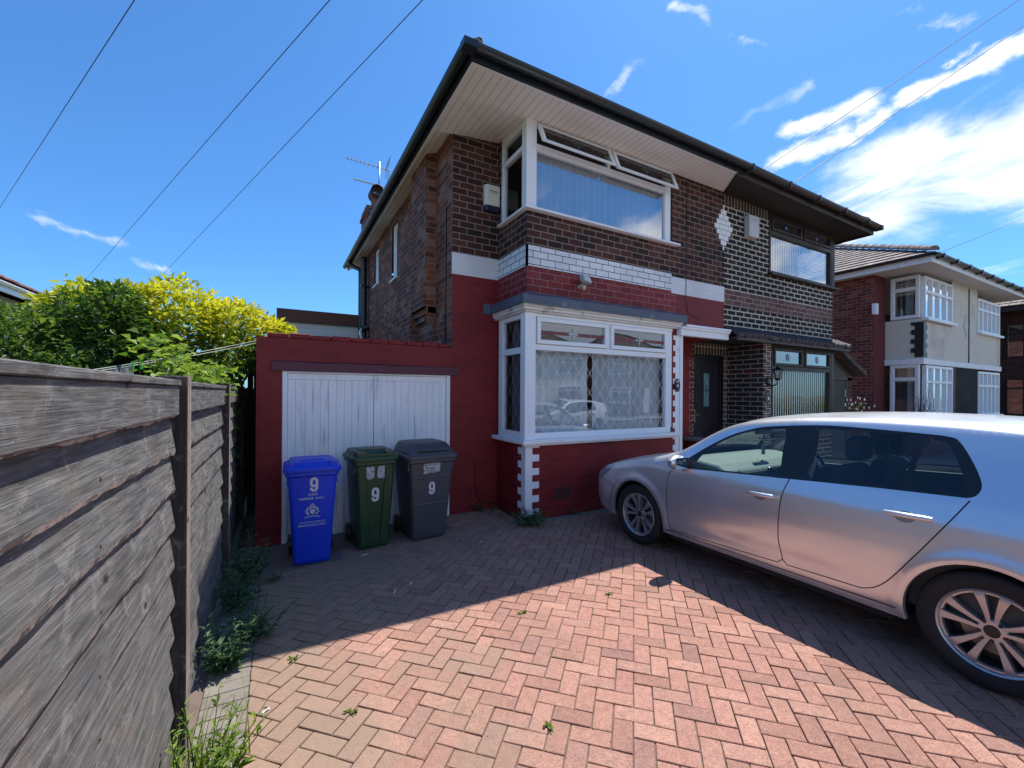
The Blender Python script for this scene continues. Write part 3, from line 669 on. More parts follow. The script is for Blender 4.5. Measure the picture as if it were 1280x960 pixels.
b.build('room_lining', plaster, house)
curtain('net_curtain', Fp, 2.95, 3.94, 1.10, 2.30, .16, curt, 'left half of the net curtain in the ground-floor bay window', group='curtains', seed=1)
curtain('net_curtain', Fp, 4.03, 5.42, 1.10, 2.30, .16, curt, 'right half of the net curtain in the ground-floor bay window', group='curtains', seed=2)
curt2 = M('upper_net_curtain', (.42, .44, .47), .9, var=.05)
curtain('net_curtain', Fp, 2.95, 4.30, 4.05, 4.90, .14, curt2, 'white net curtain in the upper corner window, drawn across its left part', group='curtains', seed=3)
curtain('net_curtain', Fp, 4.24, 5.42, 4.05, 4.90, .22, curt2, 'white net curtain in the upper corner window, drawn across its right part', group='curtains', seed=4)
curtain('side_curtain', Sp, 4.86, 5.36, 1.10, 2.65, .16, dcurt, 'dark pleated curtain in the narrow side pane of the ground-floor bay', per=.07, seed=5)
curtain('side_curtain', Sp, 4.9, 5.12, 4.05, 5.15, .18, curt, 'pale curtain bunched in the narrow side pane of the upper corner window', per=.07, seed=6)
# front door of this house (deep in the porch)
def front_door(P, u0, u1, z0, z1, d, parent, hand=1):
    s_ = MB(); framed(s_, P, u0, u1, z0, z1, .06, d, d + .08); fr_ = s_.build('door_frame', black_plastic, parent)
    s_ = MB(); pbox(s_, P, u0 + .06, u1 - .06, z0 + .04, z1 - .06, d + .03, d + .07)
    um = (u0 + u1) / 2
    for (a, c, e, g) in ((u0 + .14, um - .10, z0 + .2, z0 + .9), (um + .10, u1 - .14, z0 + .2, z0 + .9), (u0 + .14, um - .12, z0 + 1.05, z1 - .2), (um + .12, u1 - .14, z0 + 1.05, z1 - .2)):
        framed(s_, P, a, c, e, g, .018, d + .018, d + .03)
    dr = s_.build('front_door', M('dark_door_paint', (.018, .013, .022), .4, var=.1), parent, bevel=.003)
    s_ = MB(); pbox(s_, P, um - .075, um + .075, z0 + 1.32, z0 + 1.97 if z1 - z0 > 2.1 else z1 - .12, d + .022, d + .029); s_.build('door_glass', M('frosted_door_glass', (.16, .25, .27), .25, var=.3, vs=8), dr)
    star(P, um, z0 + 1.64, .09, d + .019, dr, black_plastic)
    s_ = MB(); pbox(s_, P, um - .15, um + .15, z0 + .93, z0 + .98, d + .018, d + .029); s_.build('letterbox', M('dull_brass', (.10, .085, .07), .35, metal=.8), dr)
    hx_ = u0 + .11 if hand > 0 else u1 - .11
    s_ = MB(); pbox(s_, P, hx_ - .02, hx_ + .02, z0 + 1.02, z0 + 1.27, d + .02, d + .029); pbox(s_, P, hx_ - .012, hx_ + .10, z0 + 1.15, z0 + 1.172, d - .02, d + 0.0); s_.build('door_handle', M('brass', (.55, .42, .2), .25, metal=1.), dr, bevel=.003)
front_door(plF(5.43), 5.85, 6.65, .08, 2.10, .04, house)
# soffit, fascia, gutter, roof
OX, OY = 1.80, 4.17
b = MB(); SX = 6.62
b.add([(OX, OY, EZ), (SX - .25, OY, EZ), (SX + .2, F1 + .02, EZ), (BX, F1 + .02, EZ), (BX, F2 + .02, 5.29), (HX + .02, F2 + .02, 5.29), (HX + .02, 13.05, 5.29), (OX, 13.05, EZ), (OX, F1 + .02, EZ), (OX, F2 + .02, EZ), (SX, F1 + .02, EZ)], [(0, 8, 2, 1), (8, 9, 4, 3), (9, 7, 6, 5)])
b.build('soffit', SOFF, house)
b = MB(); b.box(OX, SX - .25, OY - .002, OY + .03, EZ - .022, EZ - .001); b.box(OX, OX + .03, OY + .03, 13.05, EZ - .022, EZ - .001); b.build('soffit_trim', white_upvc, house)
b = MB(); b.box(OX - .02, SX - .1, OY - .025, OY - .003, EZ - .02, EZ + .10); b.box(OX - .02, OX - .002, OY - .003, 13.07, EZ - .02, EZ + .10); b.build('fascia', gutter_black, house)
b = MB(); gz0 = EZ + .09
gutter(b, (OX - .09, OY - .027, gz0), (SX - .1, OY - .027, gz0), (0, -1, 0), .062); gutter(b, (OX - .022, OY - .09, gz0), (OX - .022, 13.1, gz0), (-1, 0, 0), .062)
b.box(OX - .15, OX + .0, OY - .155, OY - .025, EZ + .02, gz0 + .004)
b.build('gutter', gutter_black, house)
def roofs(x0, x1, y0, y1, z, rise, mat_, parent, ridge_mat=None):
    o, (e0, r0, r1, e1, e2, e3) = hip_roof(x0, x1, y0, y1, z, rise, .1, 'roof', mat_, parent)
    b = MB(); up = Vector((0, 0, .05))
    for p, q in ((e0, r0), (e1, r1), (e2, r0), (e3, r1), (r0, r1)):
        if (q - p).length > .3: ridge_run(b, p + up + (q - p).normalized() * .02, q + up)
    b.build('ridge_tiles', ridge_mat or mat_, parent); return e0
# the pair shares one hipped roof; each half carries its own part
hx0, hx1, hy0, hy1 = OX - .06, 11.04, OY - .07, 13.12; rz, rise = EZ + .105, 2.55; yc = (hy0 + hy1) / 2; hw = yc - hy0
def half_roof(parent, left, mat_):
    b = MB(); xm = (OX + 11.4) / 2 if False else PX
    r0, r1 = hx0 + hw * .9, hx1 - hw * .9
    if left: faces = [((hx0, hy0), (xm, hy0), (max(r0, xm), yc), (r0, yc)), ((xm, hy1), (hx0, hy1), (r0, yc), (max(r0, xm), yc)), ((hx0, hy1), (hx0, hy0), (r0, yc), (r0, yc))]
    else: faces = [((xm, hy0), (hx1, hy0), (r1, yc), (min(r1, xm), yc)), ((hx1, hy1), (xm, hy1), (min(r1, xm), yc), (r1, yc)), ((hx1, hy0), (hx1, hy1), (r1, yc), (r1, yc))]
    for f in faces:
        a, c, d, e = [Vector((p[0], p[1], rz + (rise if abs(p[1] - yc) < .01 else 0) - (.07 * (p[0] - PX) / (hx1 - PX) if p[0] > PX else 0))) for p in f]
        nr = (c - a).cross(e - a).normalized(); n = 18
        for i in range(n):
            t0, t1 = i / n, (i + 1) / n; q = [a.lerp(e, t0) + nr * .04, c.lerp(d, t0) + nr * .04, c.lerp(d, t1) + nr * .008, a.lerp(e, t1) + nr * .008]
            b.add(q, [(0, 1, 2, 3)]); b.add([a.lerp(e, t0), c.lerp(d, t0), q[1], q[0]], [(0, 1, 2, 3)])
    b.build('roof', mat_, parent)
    b = MB(); up = Vector((0, 0, .06))
    ex = hx0 if left else hx1; rr = r0 if left else r1; R0 = Vector((rr, yc, rz + rise)) + up
    for ey in (hy0, hy1):
        p = Vector((ex, ey, rz - (0 if left else .07))) + up * .3; ridge_run(b, p + (R0 - p).normalized() * .22, R0, .085)
    ridge_run(b, R0, Vector((PX, yc, rz + rise)) + up, .12)
    return b.build('ridge_tiles', ROOF_G, parent)
half_roof(house, True, ROOF_D)
b = MB(); b.tube([(1.92, 4.27, 5.38), (1.90, 4.25, 5.46), (1.905, 4.235, 5.51), (1.93, 4.24, 5.525), (1.95, 4.26, 5.50)], .018, 8); b.build('hip_iron', M('rusty_iron', (.10, .06, .045), .8, var=.3), house, smooth=True)
# chimney on the roof, with pot
b = MB(); b.box(2.18, 3.0, 12.55, 13.2, 5.2, 6.90, 0); b.box(2.14, 3.04, 12.51, 13.24, 6.66, 6.74, 0); b.box(2.22, 2.96, 12.6, 13.16, 6.90, 7.0, 0)
ch = b.build('chimney', BR_SIDE, house)
b = MB(); b.lathe([(.15, 0), (.17, .06), (.14, .12), (.135, .52), (.175, .55), (.175, .60), (.12, .60), (.12, .3)], c=(2.52, 12.8, 6.80), n=20)
b.build('chimney_pot', M('terracotta_pot', (.24, .085, .06), .8, var=.2), ch, smooth=True, angle=50)
b = MB(); b.lathe([(.165, -.26), (.185, -.24), (.185, .24), (.155, .26), (.14, .22), (.14, -.24)], axis='y', c=(2.52, 12.8, 7.45), n=24)
b.build('chimney_cowl', M('dark_cowl', (.05, .03, .028), .7, var=.3), ch, smooth=True, angle=50)
# downpipe at the back corner
b = MB(); b.tube([(1.72, 12.4, 5.26), (1.78, 12.35, 5.13), (1.98, 12.1, 4.98), (1.99, 12.1, 4.8), (1.99, 12.1, 2.2)], .06, 12); b.tube([(1.99, 11.6, 5.18), (1.99, 11.6, 2.6)], .075, 14)
for z in (3.0, 4.4): b.box(1.90, 2.11, 11.50, 11.7, z, z + .04)
b.build('downpipe', gutter_black, house, smooth=True, angle=45)
# air brick and damp patches
b = MB(); pbox(b, Fp, 3.265, 3.545, .22, .395, -.008, .01); 
for i in range(9):
    for j in range(3): pbox(b, Fp, 3.285 + i * .028, 3.302 + i * .028, .245 + j * .048, .275 + j * .048, -.0095, 0, 1)
b.build('air_brick', [M('air_brick_red', (.12, .02, .022), .8, bs=.3), dark_int], house)
# cable on wall
b = MB(); b.tube([(2.47, F2 - .012, .72), (2.47, F2 - .012, .35), (2.50, F2 - .012, .18), (2.58, F2 - .03, .09), (2.74, F2 - .03, .07)], .006, 6); b.build('cable', black_plastic, house, smooth=True)
b = MB(); b.tube([(BX + 3.02, F1 - .008, 5.15), (BX + 3.03, F1 - .008, 4.2), (BX + 3.02, F1 - .012, 3.2), (BX + 3.08, F1 - .01, 2.98), (BX + 3.35, F1 - .01, 2.93)], .005, 6)
b.build('cable', black_plastic, house, smooth=True)
b = MB(); b.tube([(HX - .008, 5.75, 4.3), (HX - .008, 5.76, 2.4)], .008, 6)
b.build('cable', black_plastic, house, smooth=True)

# ================================================================ FIXINGS ON THE HOUSE
t = thing('alarm_box', 'cream burglar alarm box with dark base beside the upper corner window', 'alarm box', (2.60, F2, 4.26), 'alarm boxes')
cream_pl = M('cream_plastic', (.68, .68, .58), .4, var=.05)
b = MB(); pr = [(2.57, 0), (2.57, -.03), (2.60, -.075), (2.80, -.075), (2.80, 0)]
b.prism(pr, lambda u, v, d: (u, F2 + v, 4.33 + d), 0, .29); b.build('cover', cream_pl, t, bevel=.008, seg=2)
b = MB(); b.prism([(u, v * .9) for u, v in pr], lambda u, v, d: (u, F2 + v, 4.25 + d), 0, .079); b.build('base', M('dark_blue_lens', (.008, .01, .035), .2), t, bevel=.01)
Pa = lambda u, v, d: (2.70 + u, F2 - .0755 - d, 4.535 + v)
text_mb('Response', .034, Pa, black_plastic, 'lettering', t, .0006); text_mb('ALARMS', .03, lambda u, v, d: Pa(u, v - .032, d), black_plastic, 'lettering', t)
t = thing('floodlight', 'small silver security floodlight with sensor on the brick over the bay window', 'floodlight', (3.66, F1, 3.12))
b = MB(); b.tube([(3.66, F1, 3.13), (3.66, F1 - .07, 3.13)], .03, 12); b.tube([(3.66, F1 - .07, 3.13), (3.66, F1 - .11, 3.11), (3.655, F1 - .12, 3.07)], [.022, .03, .027], 12); b.build('sensor', M('yellowed_plastic', (.55, .47, .33), .4), t, smooth=True, angle=50)
b = MB(xf=Matrix.Translation((3.68, F1 - .12, 3.21)) @ Matrix.Rotation(R_(-28), 4, 'X') @ Matrix.Rotation(R_(12), 4, 'Z')); b.box(-.085, .085, -.03, .035, -.055, .055); b.build('lamp_housing', M('cast_aluminium', (.5, .5, .48), .4, metal=.7), t, bevel=.012, seg=2)
b = MB(xf=Matrix.Translation((3.68, F1 - .12, 3.21)) @ Matrix.Rotation(R_(-28), 4, 'X') @ Matrix.Rotation(R_(12), 4, 'Z')); b.box(-.07, .07, -.033, -.0305, -.04, .04); b.build('lamp_glass', M('lamp_glass', (.62, .64, .62), .15), t)
t = thing('number_plaque', 'small oval black house number plaque on the white porch quoin', 'number plaque', (5.633, F1, 1.796))
b = MB(); b.prism([(.062 * math.cos(a), .105 * math.sin(a)) for a in [2 * math.pi * k / 28 for k in range(28)]], lambda u, v, d: (5.633 + u, F1 - .03 + d, 1.80 + v), 0, .024); b.build('plate', black_plastic, t, bevel=.005)
text_mb('9', .10, lambda u, v, d: (5.633 + u, F1 - .031 - d, 1.775 + v), white_paint, 'numeral', t, .001)
b = MB(); b.prism([(.04 * math.cos(a), .02 * math.sin(a)) for a in [2 * math.pi * k / 16 for k in range(16)]], lambda u, v, d: (5.633 + u, F1 - .0315 + d, 1.862 + v), 0, .001); b.build('painted_flower', M('painted_flower', (.35, .33, .33), .5), t)
t = thing('security_camera', 'black and white camera clamped to the dark downpipe above the garage', 'security camera', (1.99, 11.5, 3.2))
b = MB(); b.tube([(1.93, 11.5, 3.30), (2.25, 11.42, 3.42)], .075, 12); b.build('camera_body', black_plastic, t, smooth=True, angle=50)
b = MB(); b.tube([(1.93, 11.55, 3.3), (1.88, 11.5, 3.2), (1.92, 11.45, 3.02)], .035, 10); b.build('bracket', white_upvc, t, smooth=True)
# TV aerial
alu = M('aerial_metal', (.35, .34, .32), .4, metal=.6)
t = thing('television_aerial', 'twin-boom television aerial on a mast fixed to the rear chimney', 'aerial', (2.64, 12.95, 6.9))
b = MB(); b.tube([(2.64, 12.95, 6.8), (2.64, 12.95, 8.5)], .022, 8); b.build('mast', alu, t, smooth=True)
def yagi(c, d, L, n, h, refl):
    c = Vector(c); d = Vector(d).normalized(); s = Vector((-d.y, d.x, 0)).normalized(); b = MB()
    b.tube([c - d * .35, c + d * L], .013, 6)
    for i in range(n):
        p = c + d * (L * (i + .5) / n); b.tube([p - s * h, p + s * h], .007, 5)
    if refl:
        for sg in (-1, 1):
            for k in range(4):
                p = c - d * .2 + Vector((0, 0, sg * (.09 + .07 * k))) - d * .03 * k; b.tube([p - s * .3, p + s * .3], .006, 5)
            b.tube([c - d * .2 - s * .2, c - d * .3 - s * .2 + Vector((0, 0, sg * .33))], .006, 5); b.tube([c - d * .2 + s * .2, c - d * .3 + s * .2 + Vector((0, 0, sg * .33))], .006, 5)
    b.build('boom', alu, t)
yagi((2.64, 12.95, 8.32), (-1, .12, .10), .95, 8, .10, True); yagi((2.64, 12.95, 7.78), (-1, .1, .08), .72, 13, .07, False)

# ================================================================ GARAGE
gar = thing('garage', 'single garage with red painted brick front attached beside the house', 'garage', (.95, F2, -.08))
b = MB(); GL = -.195
wallq(b, P2, GL, HX, -.2, 2.27, 0, [(.06, 2.09, -.3, 1.90)])
wallq(b, plS(GL), F2, 11.2, -.2, 2.27, 1)
for x in (.06, 2.09): b.quad((x, F2, -.2), (x, F2 + .12, -.2), (x, F2 + .12, 1.9), (x, F2, 1.9), 0)
b.quad((.06, F2, 1.9), (2.09, F2, 1.9), (2.09, F2 + .12, 1.9), (.06, F2 + .12, 1.9), 0)
b.quad((GL, F2, 2.27), (HX, F2, 2.27), (HX, F2 + .24, 2.27), (GL, F2 + .24, 2.27), 0); b.quad((GL, F2 + .24, 2.12), (HX, F2 + .24, 2.12), (HX, F2 + .24, 2.27), (GL, F2 + .24, 2.27), 0)
b.build('wall', [BR_REDP, BR_SIDE], gar)
b = MB(); b.box(GL, HX, F2 + .24, 11.2, 2.06, 2.12); b.build('roof', M('felt_roof', (.06, .06, .06), .95, bs=.5), gar)
b = MB(); x = GL + .10; rg = random.Random(11)
while x < HX - .04:
    l = min(.225, HX - .04 - x); dz = rg.gauss(0, .004); b.box(x + .004, x + l - .004, F2 - .012 + rg.gauss(0, .003), F2 + .23, 2.272, 2.325 + dz); x += l
b.build('coping', BR_REDP, gar, bevel=.006)
b = MB(); n = 46
for k in range(n):
    x0, x1 = lp(-.045, 2.215, k / n), lp(-.045, 2.215, (k + 1) / n); w = lambda x: .012 * noise.noise(Vector((x * 3, .3, 0))) + .006 * noise.noise(Vector((x * 17, .3, 5)))
    b.add([(x0, F2 - .035, 1.895 + .3 * w(x0)), (x1, F2 - .035, 1.895 + .3 * w(x1)), (x1, F2 - .035, 1.995 + w(x1)), (x0, F2 - .035, 1.995 + w(x0)), (x0, F2 - .001, 1.9), (x1, F2 - .001, 1.9), (x1, F2 - .001, 2.01), (x0, F2 - .001, 2.01)],
          [(0, 1, 2, 3), (3, 2, 6, 7), (0, 4, 5, 1)] + ([(0, 3, 7, 4)] if k == 0 else []) + ([(1, 5, 6, 2)] if k == n - 1 else []))
b.build('lintel_board', maroon, gar)
b = MB(); b.box(.062, .115, F2 - .004, F2 + .09, -.12, 1.895); b.box(2.038, 2.088, F2 - .004, F2 + .09, -.12, 1.895); b.box(.115, 2.038, F2 + .0, F2 + .09, 1.87, 1.895)
b.build('door_frame', white_paint, gar, bevel=.004)
streak = M('weathered_white_boards', (.84, .86, .90), .5, var=.14, vs=5, bs=.35, bscale=40, dirt=(.36, .35, .35), dscale=4.2, dthr=(.54, .74), stretch=(3, 1, .35))
for (a, c, n, hs) in ((.118, 1.076, 11, 1), (1.084, 2.035, 11, -1)):
    b = MB(); rg = random.Random(int(a * 10)); us = [a + (c - a) * i / n + (rg.uniform(-.008, .008) if 0 < i < n else 0) for i in range(n + 1)]
    for i in range(n): b.box(us[i] + .001, us[i + 1] - .001, F2 + .032 + rg.uniform(0, .003), F2 + .05, -.075 + rg.uniform(0, .02), 1.80)
    b.box(a, c, F2 + .022, F2 + .052, 1.80, 1.868); b.box(a, a + .075, F2 + .026, F2 + .052, -.07, 1.798); b.box(c - .075, c, F2 + .026, F2 + .052, -.07, 1.798)
    b.box(a, c, F2 + .06, F2 + .07, -.07, 1.86)
    gd = b.build('garage_door', streak, gar, bevel=.0022)
    xh = a + .01 if hs > 0 else c - .01



# low building behind with boarded white wall and brown fascia
t = thing('rear_extension', 'low flat-roofed building behind the garage with white boarding and a brown fascia', 'outbuilding', (1, 12.4, 0))
b = MB(); ycl = 12.4
for i in range(20): b.add([(.12, ycl - .012, 3.34 - .13 * i), (2.06, ycl - .012, 3.34 - .13 * i), (2.06, ycl, 3.47 - .13 * i), (.12, ycl, 3.47 - .13 * i), (.12, ycl, 3.34 - .13 * i), (2.06, ycl, 3.34 - .13 * i)], [(0, 1, 2, 3), (4, 5, 1, 0)])
b.box(.12, 2.06, ycl + .01, 16, 0, 3.46); b.build('boarding', M('white_cladding', (.62, .65, .66), .5, var=.05), t)
b = MB(); b.box(0.0, 2.09, ycl - .12, ycl + .0, 3.47, 3.78); b.box(0.0, 2.09, ycl, 16.1, 3.7, 3.78); b.build('fascia', M('brown_fascia', (.13, .048, .03), .7, var=.2, vs=6, stretch=(2, 1, .4)), t)

# ================================================================ NEIGHBOURING HALF
NX, NO = 10.55, 10.75
nb = thing('semi_detached_house', 'far half of the brick pair, near-black bricks with cream mortar and brown window frames', 'house', (9, F2, 0))
b = MB()
wallq(b, Fp, PX, NX, 2.79, 3.22, 0, []); wallq(b, Fp, PX, NX, 3.22, 3.50, 1); wallq(b, Fp, PX, NX, 3.50, 4.98, 0, [(8.18, NX + 1, 3.96, 5.4)]); wallq(b, Fp, PX, 8.18, 4.98, EZ, 2)
wallq(b, Fp, 8.0, 8.26, -.1, 2.66, 3)
b.quad((8.0, 5.43, -.1), (8.0, F1, -.1), (8.0, F1, 2.66), (8.0, 5.43, 2.66), 3)
wallq(b, plF(5.43), PX + .1, 8.0, -.1, 2.70, 3, [(6.98, 7.86, 0, 2.43)])
wallq(b, plF(5.428), 6.98, 7.98, 2.43, 2.66, 2)
wallq(b, Fp, 8.26, NX, -.1, .86, 3)
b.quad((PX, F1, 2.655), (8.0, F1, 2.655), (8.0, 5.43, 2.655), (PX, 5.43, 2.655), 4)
wallq(b, plS(NX), F1, F2, -.1, .86, 3); wallq(b, plS(NX), F1, F2, 2.7, 3.96, 0)
wallq(b, P2, NX, NO, -.1, EZ, 0); wallq(b, plS(NO), F2, 13, -.1, EZ, 5); wallq(b, plF(13), PX, NO, -.1, EZ, 5)
b.build('wall', [BR_BLACK, BR_BAND, BR_SOLD, BR_PORCH, dark_int, BR_SIDE], nb)
b = MB(); z = -.05; i = 0
while z < 2.6:      # cream toothed joints at the pier edge
    pbox(b, Fp, 8.02 if i % 2 else 8.10, 8.25, z, z + .018, -.004, .01); pbox(b, Fp, 8.235, 8.25, z, z + .09, -.004, .01) if i % 2 else pbox(b, Fp, 8.10, 8.115, z, z + .09, -.004, .01); z += .09; i += 1
b.build('pier_joints', M('cream_mortar', (.55, .50, .42), .9), nb)
b = MB()
for x in (6.90, 6.98): pass
z = 0.1; i = 0
while z < 2.4:      # outlined blocks either side of the door
    for (xa, xb) in ((6.85, 6.965), (7.875, 7.96)):
        if i % 2 == 0: framed(b, plF(5.43), xa, xb, z, z + .105, .012, -.004, .004)
    z += .105; i += 1
b.build('block_outlines', M('tan_mortar', (.32, .25, .21), .9), nb)
front_door(plF(5.43), 6.98, 7.86, .10, 2.42, .03, nb)
# diamond of white bricks
b = MB(); cz, hgt, hwd = 4.565, .375, .245; course = .0885; n = 8
for k in range(-4, 5):
    zc_ = cz + k * course; hw_ = hwd * (1 - abs(k) / 4.35)
    a = PX - .03 - hw_; e = PX - .03 + hw_; m = max(1, round((e - a) / .125)); 
    for q in range(m): pbox(b, Fp, lp(a, e, q / m) + .004, lp(a, e, (q + 1) / m) - .004, zc_ - course / 2 + .005, zc_ + course / 2 - .005, -.009, .01)
tag(b.build('diamond', white_paint, house), 'diamond of white painted bricks on the party line')
# windows
def nwin(z0, zt, z1, u0, u1, um, nm):
    f = MB(); framed(f, Fp, u0, u1, z0, z1, .055, -.015, .07); pbox(f, Fp, u0 + .055, u1 - .055, zt - .03, zt + .05, -.015, .07); pbox(f, Fp, um - .04, um + .04, zt + .05, z1 - .055, -.015, .07)
    pbox(f, Fp, u1, NX + .04, z0, z1, -.02, .09)
    w = f.build(nm, brown_upvc, nb, bevel=.005)
    pane(Fp, u0 + .05, u1 - .05, z0 + .05, zt - .02, .03, w, GLASS if z0 > 2 else GLASS_N)
    for a, c in ((u0 + .055, um - .04), (um + .04, u1 - .055)):
        s_ = MB(); framed(s_, Fp, a + .004, c - .004, zt + .054, z1 - .059, .05, -.035, .03); s_.build('sash', brown_upvc, w, bevel=.005)
        pane(Fp, a + .05, c - .05, zt + .1, z1 - .1, 0, w, GLASS); star(Fp, (a + c) / 2, (zt + .05 + z1 - .055) / 2, .10, -.003, w, motif_blue, 8); star(Fp, (a + c) / 2, (zt + .05 + z1 - .055) / 2, .05, -.005, w, motif, 4)
    s_ = MB(); framed(s_, plS(NX), F1 + .09, F2 - .02, z0, z1, .06, -.03, .04); s_.build(nm, brown_upvc, nb)
    s_ = MB(); s_.quad((NX, F1 + .1, z0), (NX, F2 - .03, z0), (NX, F2 - .03, z1), (NX, F1 + .1, z1)); s_.build('pane', GLASS, w)
    return w
nwin(3.97, 4.74, 5.12, 8.16, 10.47, 9.30, 'corner_window'); nwin(.90, 2.17, 2.62, 8.26, 10.47, 9.37, 'bay_window')
b = MB(); b.box(8.12, NX + .10, F1 - .09, F1 + .05, 3.93, 3.97); b.build('window_sill', brown_upvc, nb, bevel=.005)
b = MB(); b.box(8.24, NX + .10, F1 - .09, F1 + .05, .86, .90); b.build('window_sill', brown_upvc, nb, bevel=.005)
vb = MB()
for i in range(27):
    x = 8.33 + i * .081
    vb.add([(x, F1 + .085, .93), (x + .068, F1 + .105, .93), (x + .068, F1 + .105, 2.2), (x, F1 + .085, 2.2)], [(0, 1, 2, 3)])
tag(vb.build('vertical_blind', M('blind_fabric', (.76, .80, .74), .8, var=.04)), 'pale vertical slat blind inside the brown-framed ground-floor window', 'window blind', 'vertical blinds')
vb = MB()
for i in range(27):
    x = 8.22 + i * .083
    vb.add([(x, F1 + .13, 3.99), (x + .07, F1 + .155, 3.99), (x + .07, F1 + .155, 4.75), (x, F1 + .13, 4.75)], [(0, 1, 2, 3)])
tag(vb.build('vertical_blind', MC['blind_fabric']), 'pale vertical slat blind inside the brown-framed upper window', 'window blind', 'vertical blinds')
b = MB(); b.box(8.05, 11.1, F1 + 1.2, F1 + 1.25, .2, 5.1); b.box(8.05, 8.1, F1 + .1, F1 + 1.2, .2, 5.1); b.box(8.1, 10.5, F1 + .1, F1 + 1.2, 2.75, 2.8); b.build('room_lining', plaster, nb)
# ragged tiled canopy
b = MB(); n = 58; x0, x1 = PX + .05, NX + .26
b.box(x0, x1, F1 - .20, F1, 2.625, 2.655, 1); b.box(x0, x1, F1 - .215, F1 - .19, 2.60, 2.69, 1)
rg = random.Random(4)
for k in range(n):
    a, c = lp(x0, x1, k / n), lp(x0, x1, (k + 1) / n); m_ = (a + c) / 2; h0 = 2.70 + rg.uniform(-.014, .014)
    b.tube([(m_ + rg.uniform(-.006, .006), F1 - .25 + rg.uniform(-.012, .012), h0 - .01), (m_, F1 - .13, h0 + .06), (m_, F1 - .0, h0 + .135)], [(c - a) * .62, (c - a) * .5, (c - a) * .45], 7, 0)
b.build('canopy', [M('dark_canopy_tiles', (.055, .055, .065), .7, var=.4, vs=10, bs=.5, bscale=25, dirt=(.16, .16, .17), dscale=8), brown_upvc], nb, smooth=True, angle=50)
# eaves
NE = 11.0; zn = EZ - .03; dz_ = -.07
def nbox(b, x0, x1, y0, y1, z0, z1):
    f_ = lambda x: dz_ * (x - PX) / (NE - PX)
    b.add([(x0, y0, z0 + f_(x0)), (x1, y0, z0 + f_(x1)), (x1, y1, z0 + f_(x1)), (x0, y1, z0 + f_(x0)), (x0, y0, z1 + f_(x0)), (x1, y0, z1 + f_(x1)), (x1, y1, z1 + f_(x1)), (x0, y1, z1 + f_(x0))],
          [(0, 3, 2, 1), (4, 5, 6, 7), (0, 1, 5, 4), (1, 2, 6, 5), (2, 3, 7, 6), (3, 0, 4, 7)])
b = MB(); zf_ = lambda x: zn + dz_ * (x - PX) / (NE - PX)
pts = [(SX - .25, OY), (NE, OY), (NE, 13.05), (10.72, 13.05), (10.72, F2), (NX, F2), (NX, F1), (SX + .2, F1), (NE, F2), (NE, F1)]
b.add([(x, y, zf_(x)) for x, y in pts], [(0, 1, 9, 7), (9, 8, 5, 6), (8, 2, 3, 4)]); b.build('soffit', SOFFB, nb)
b = MB(); nbox(b, SX - .25, NE + .02, OY - .002, OY + .02, zn - .04, EZ + .09); nbox(b, NE, NE + .02, OY + .02, 13.07, zn - .04, EZ + .09)
b.build('fascia', brown_upvc, nb)
b = MB(); gutter(b, (SX - .1, OY - .01, EZ + .088), (NE + .07, OY - .01, EZ + .088 + dz_), (0, -1, 0), .066); gutter(b, (NE + .025, OY - .08, EZ + .088 + dz_), (NE + .025, 13.1, EZ + .088 + dz_), (1, 0, 0), .066)
nbox(b, NE, NE + .10, OY - .145, OY, EZ + .01, EZ + .095)
for x in (SX - .08, 7.6, 8.55, 9.5, 10.45): nbox(b, x, x + .06, OY - .148, OY - .008, EZ + .008, EZ + .105)
b.build('gutter', brown_gut, nb)
half_roof(nb, False, ROOF_D)
t = thing('alarm_box', 'white burglar alarm box high on the dark patterned brick wall right of the diamond', 'alarm box', (7.55, F1, 4.48), 'alarm boxes')
b = MB(); b.box(7.385, 7.68, F1 - .11, F1, 4.50, 4.89); b.build('cover', M('pale_grey_plastic', (.55, .53, .55), .45, var=.06), t, bevel=.015, seg=2)
text_mb('ALARM', .035, lambda u, v, d: (7.50 + u, F1 - .1105 - d, 4.80 + v), M('faded_ink', (.3, .29, .32), .6), 'lettering', t)
# lantern on the pier
blk_iron = M('black_iron', (.012, .012, .014), .35, metal=.3)
t = thing('wall_lantern', 'black carriage lantern on a scroll bracket at the brick pier beside the porch', 'wall lantern', (8.1, F1, 2.0))
lx, ly, lz = 8.12, F1 - .20, 2.02
b = MB(); b.prism([(.05 * math.cos(a), .09 * math.sin(a)) for a in [2 * math.pi * k / 16 for k in range(16)]], lambda u, v, d: (8.13 + u, F1 - .02 + d, 1.90 + v), 0, .02)
b.tube([(8.13, F1 - .01, 1.88), (8.12, F1 - .10, 1.82), (8.12, F1 - .19, 1.86), (lx, ly, lz - .07)], .013, 8); b.tube([(8.13, F1 - .01, 1.95), (8.12, F1 - .08, 1.97), (8.12, F1 - .12, 1.93)], .010, 8); b.build('bracket', blk_iron, t, smooth=True)
b = MB(); b.lathe([(.0, .20), (.012, .20), (.018, .16), (.09, .10), (.098, .09), (.085, .085)], c=(lx, ly, lz), n=6); b.lathe([(.0, -.10), (.03, -.09), (.052, -.07), (.055, -.055), (.0, -.055)], c=(lx, ly, lz), n=6)
for k in range(6):
    a = 2 * math.pi * k / 6; b.tube([(lx + .054 * math.cos(a), ly + .054 * math.sin(a), lz - .06), (lx + .085 * math.cos(a), ly + .085 * math.sin(a), lz + .09)], .006, 5)
b.build('cage', blk_iron, t)
b = MB(); b.lathe([(.045, -.055), (.075, .085)], c=(lx, ly, lz), n=6); b.build('lantern_glass', M('lantern_glass', (.22, .24, .22), .1, spec=.8), t)
t = thing('door_number_plate', 'round dark name plate with a pale centre under the black lantern', 'name plate', (8.12, F1, 1.62))
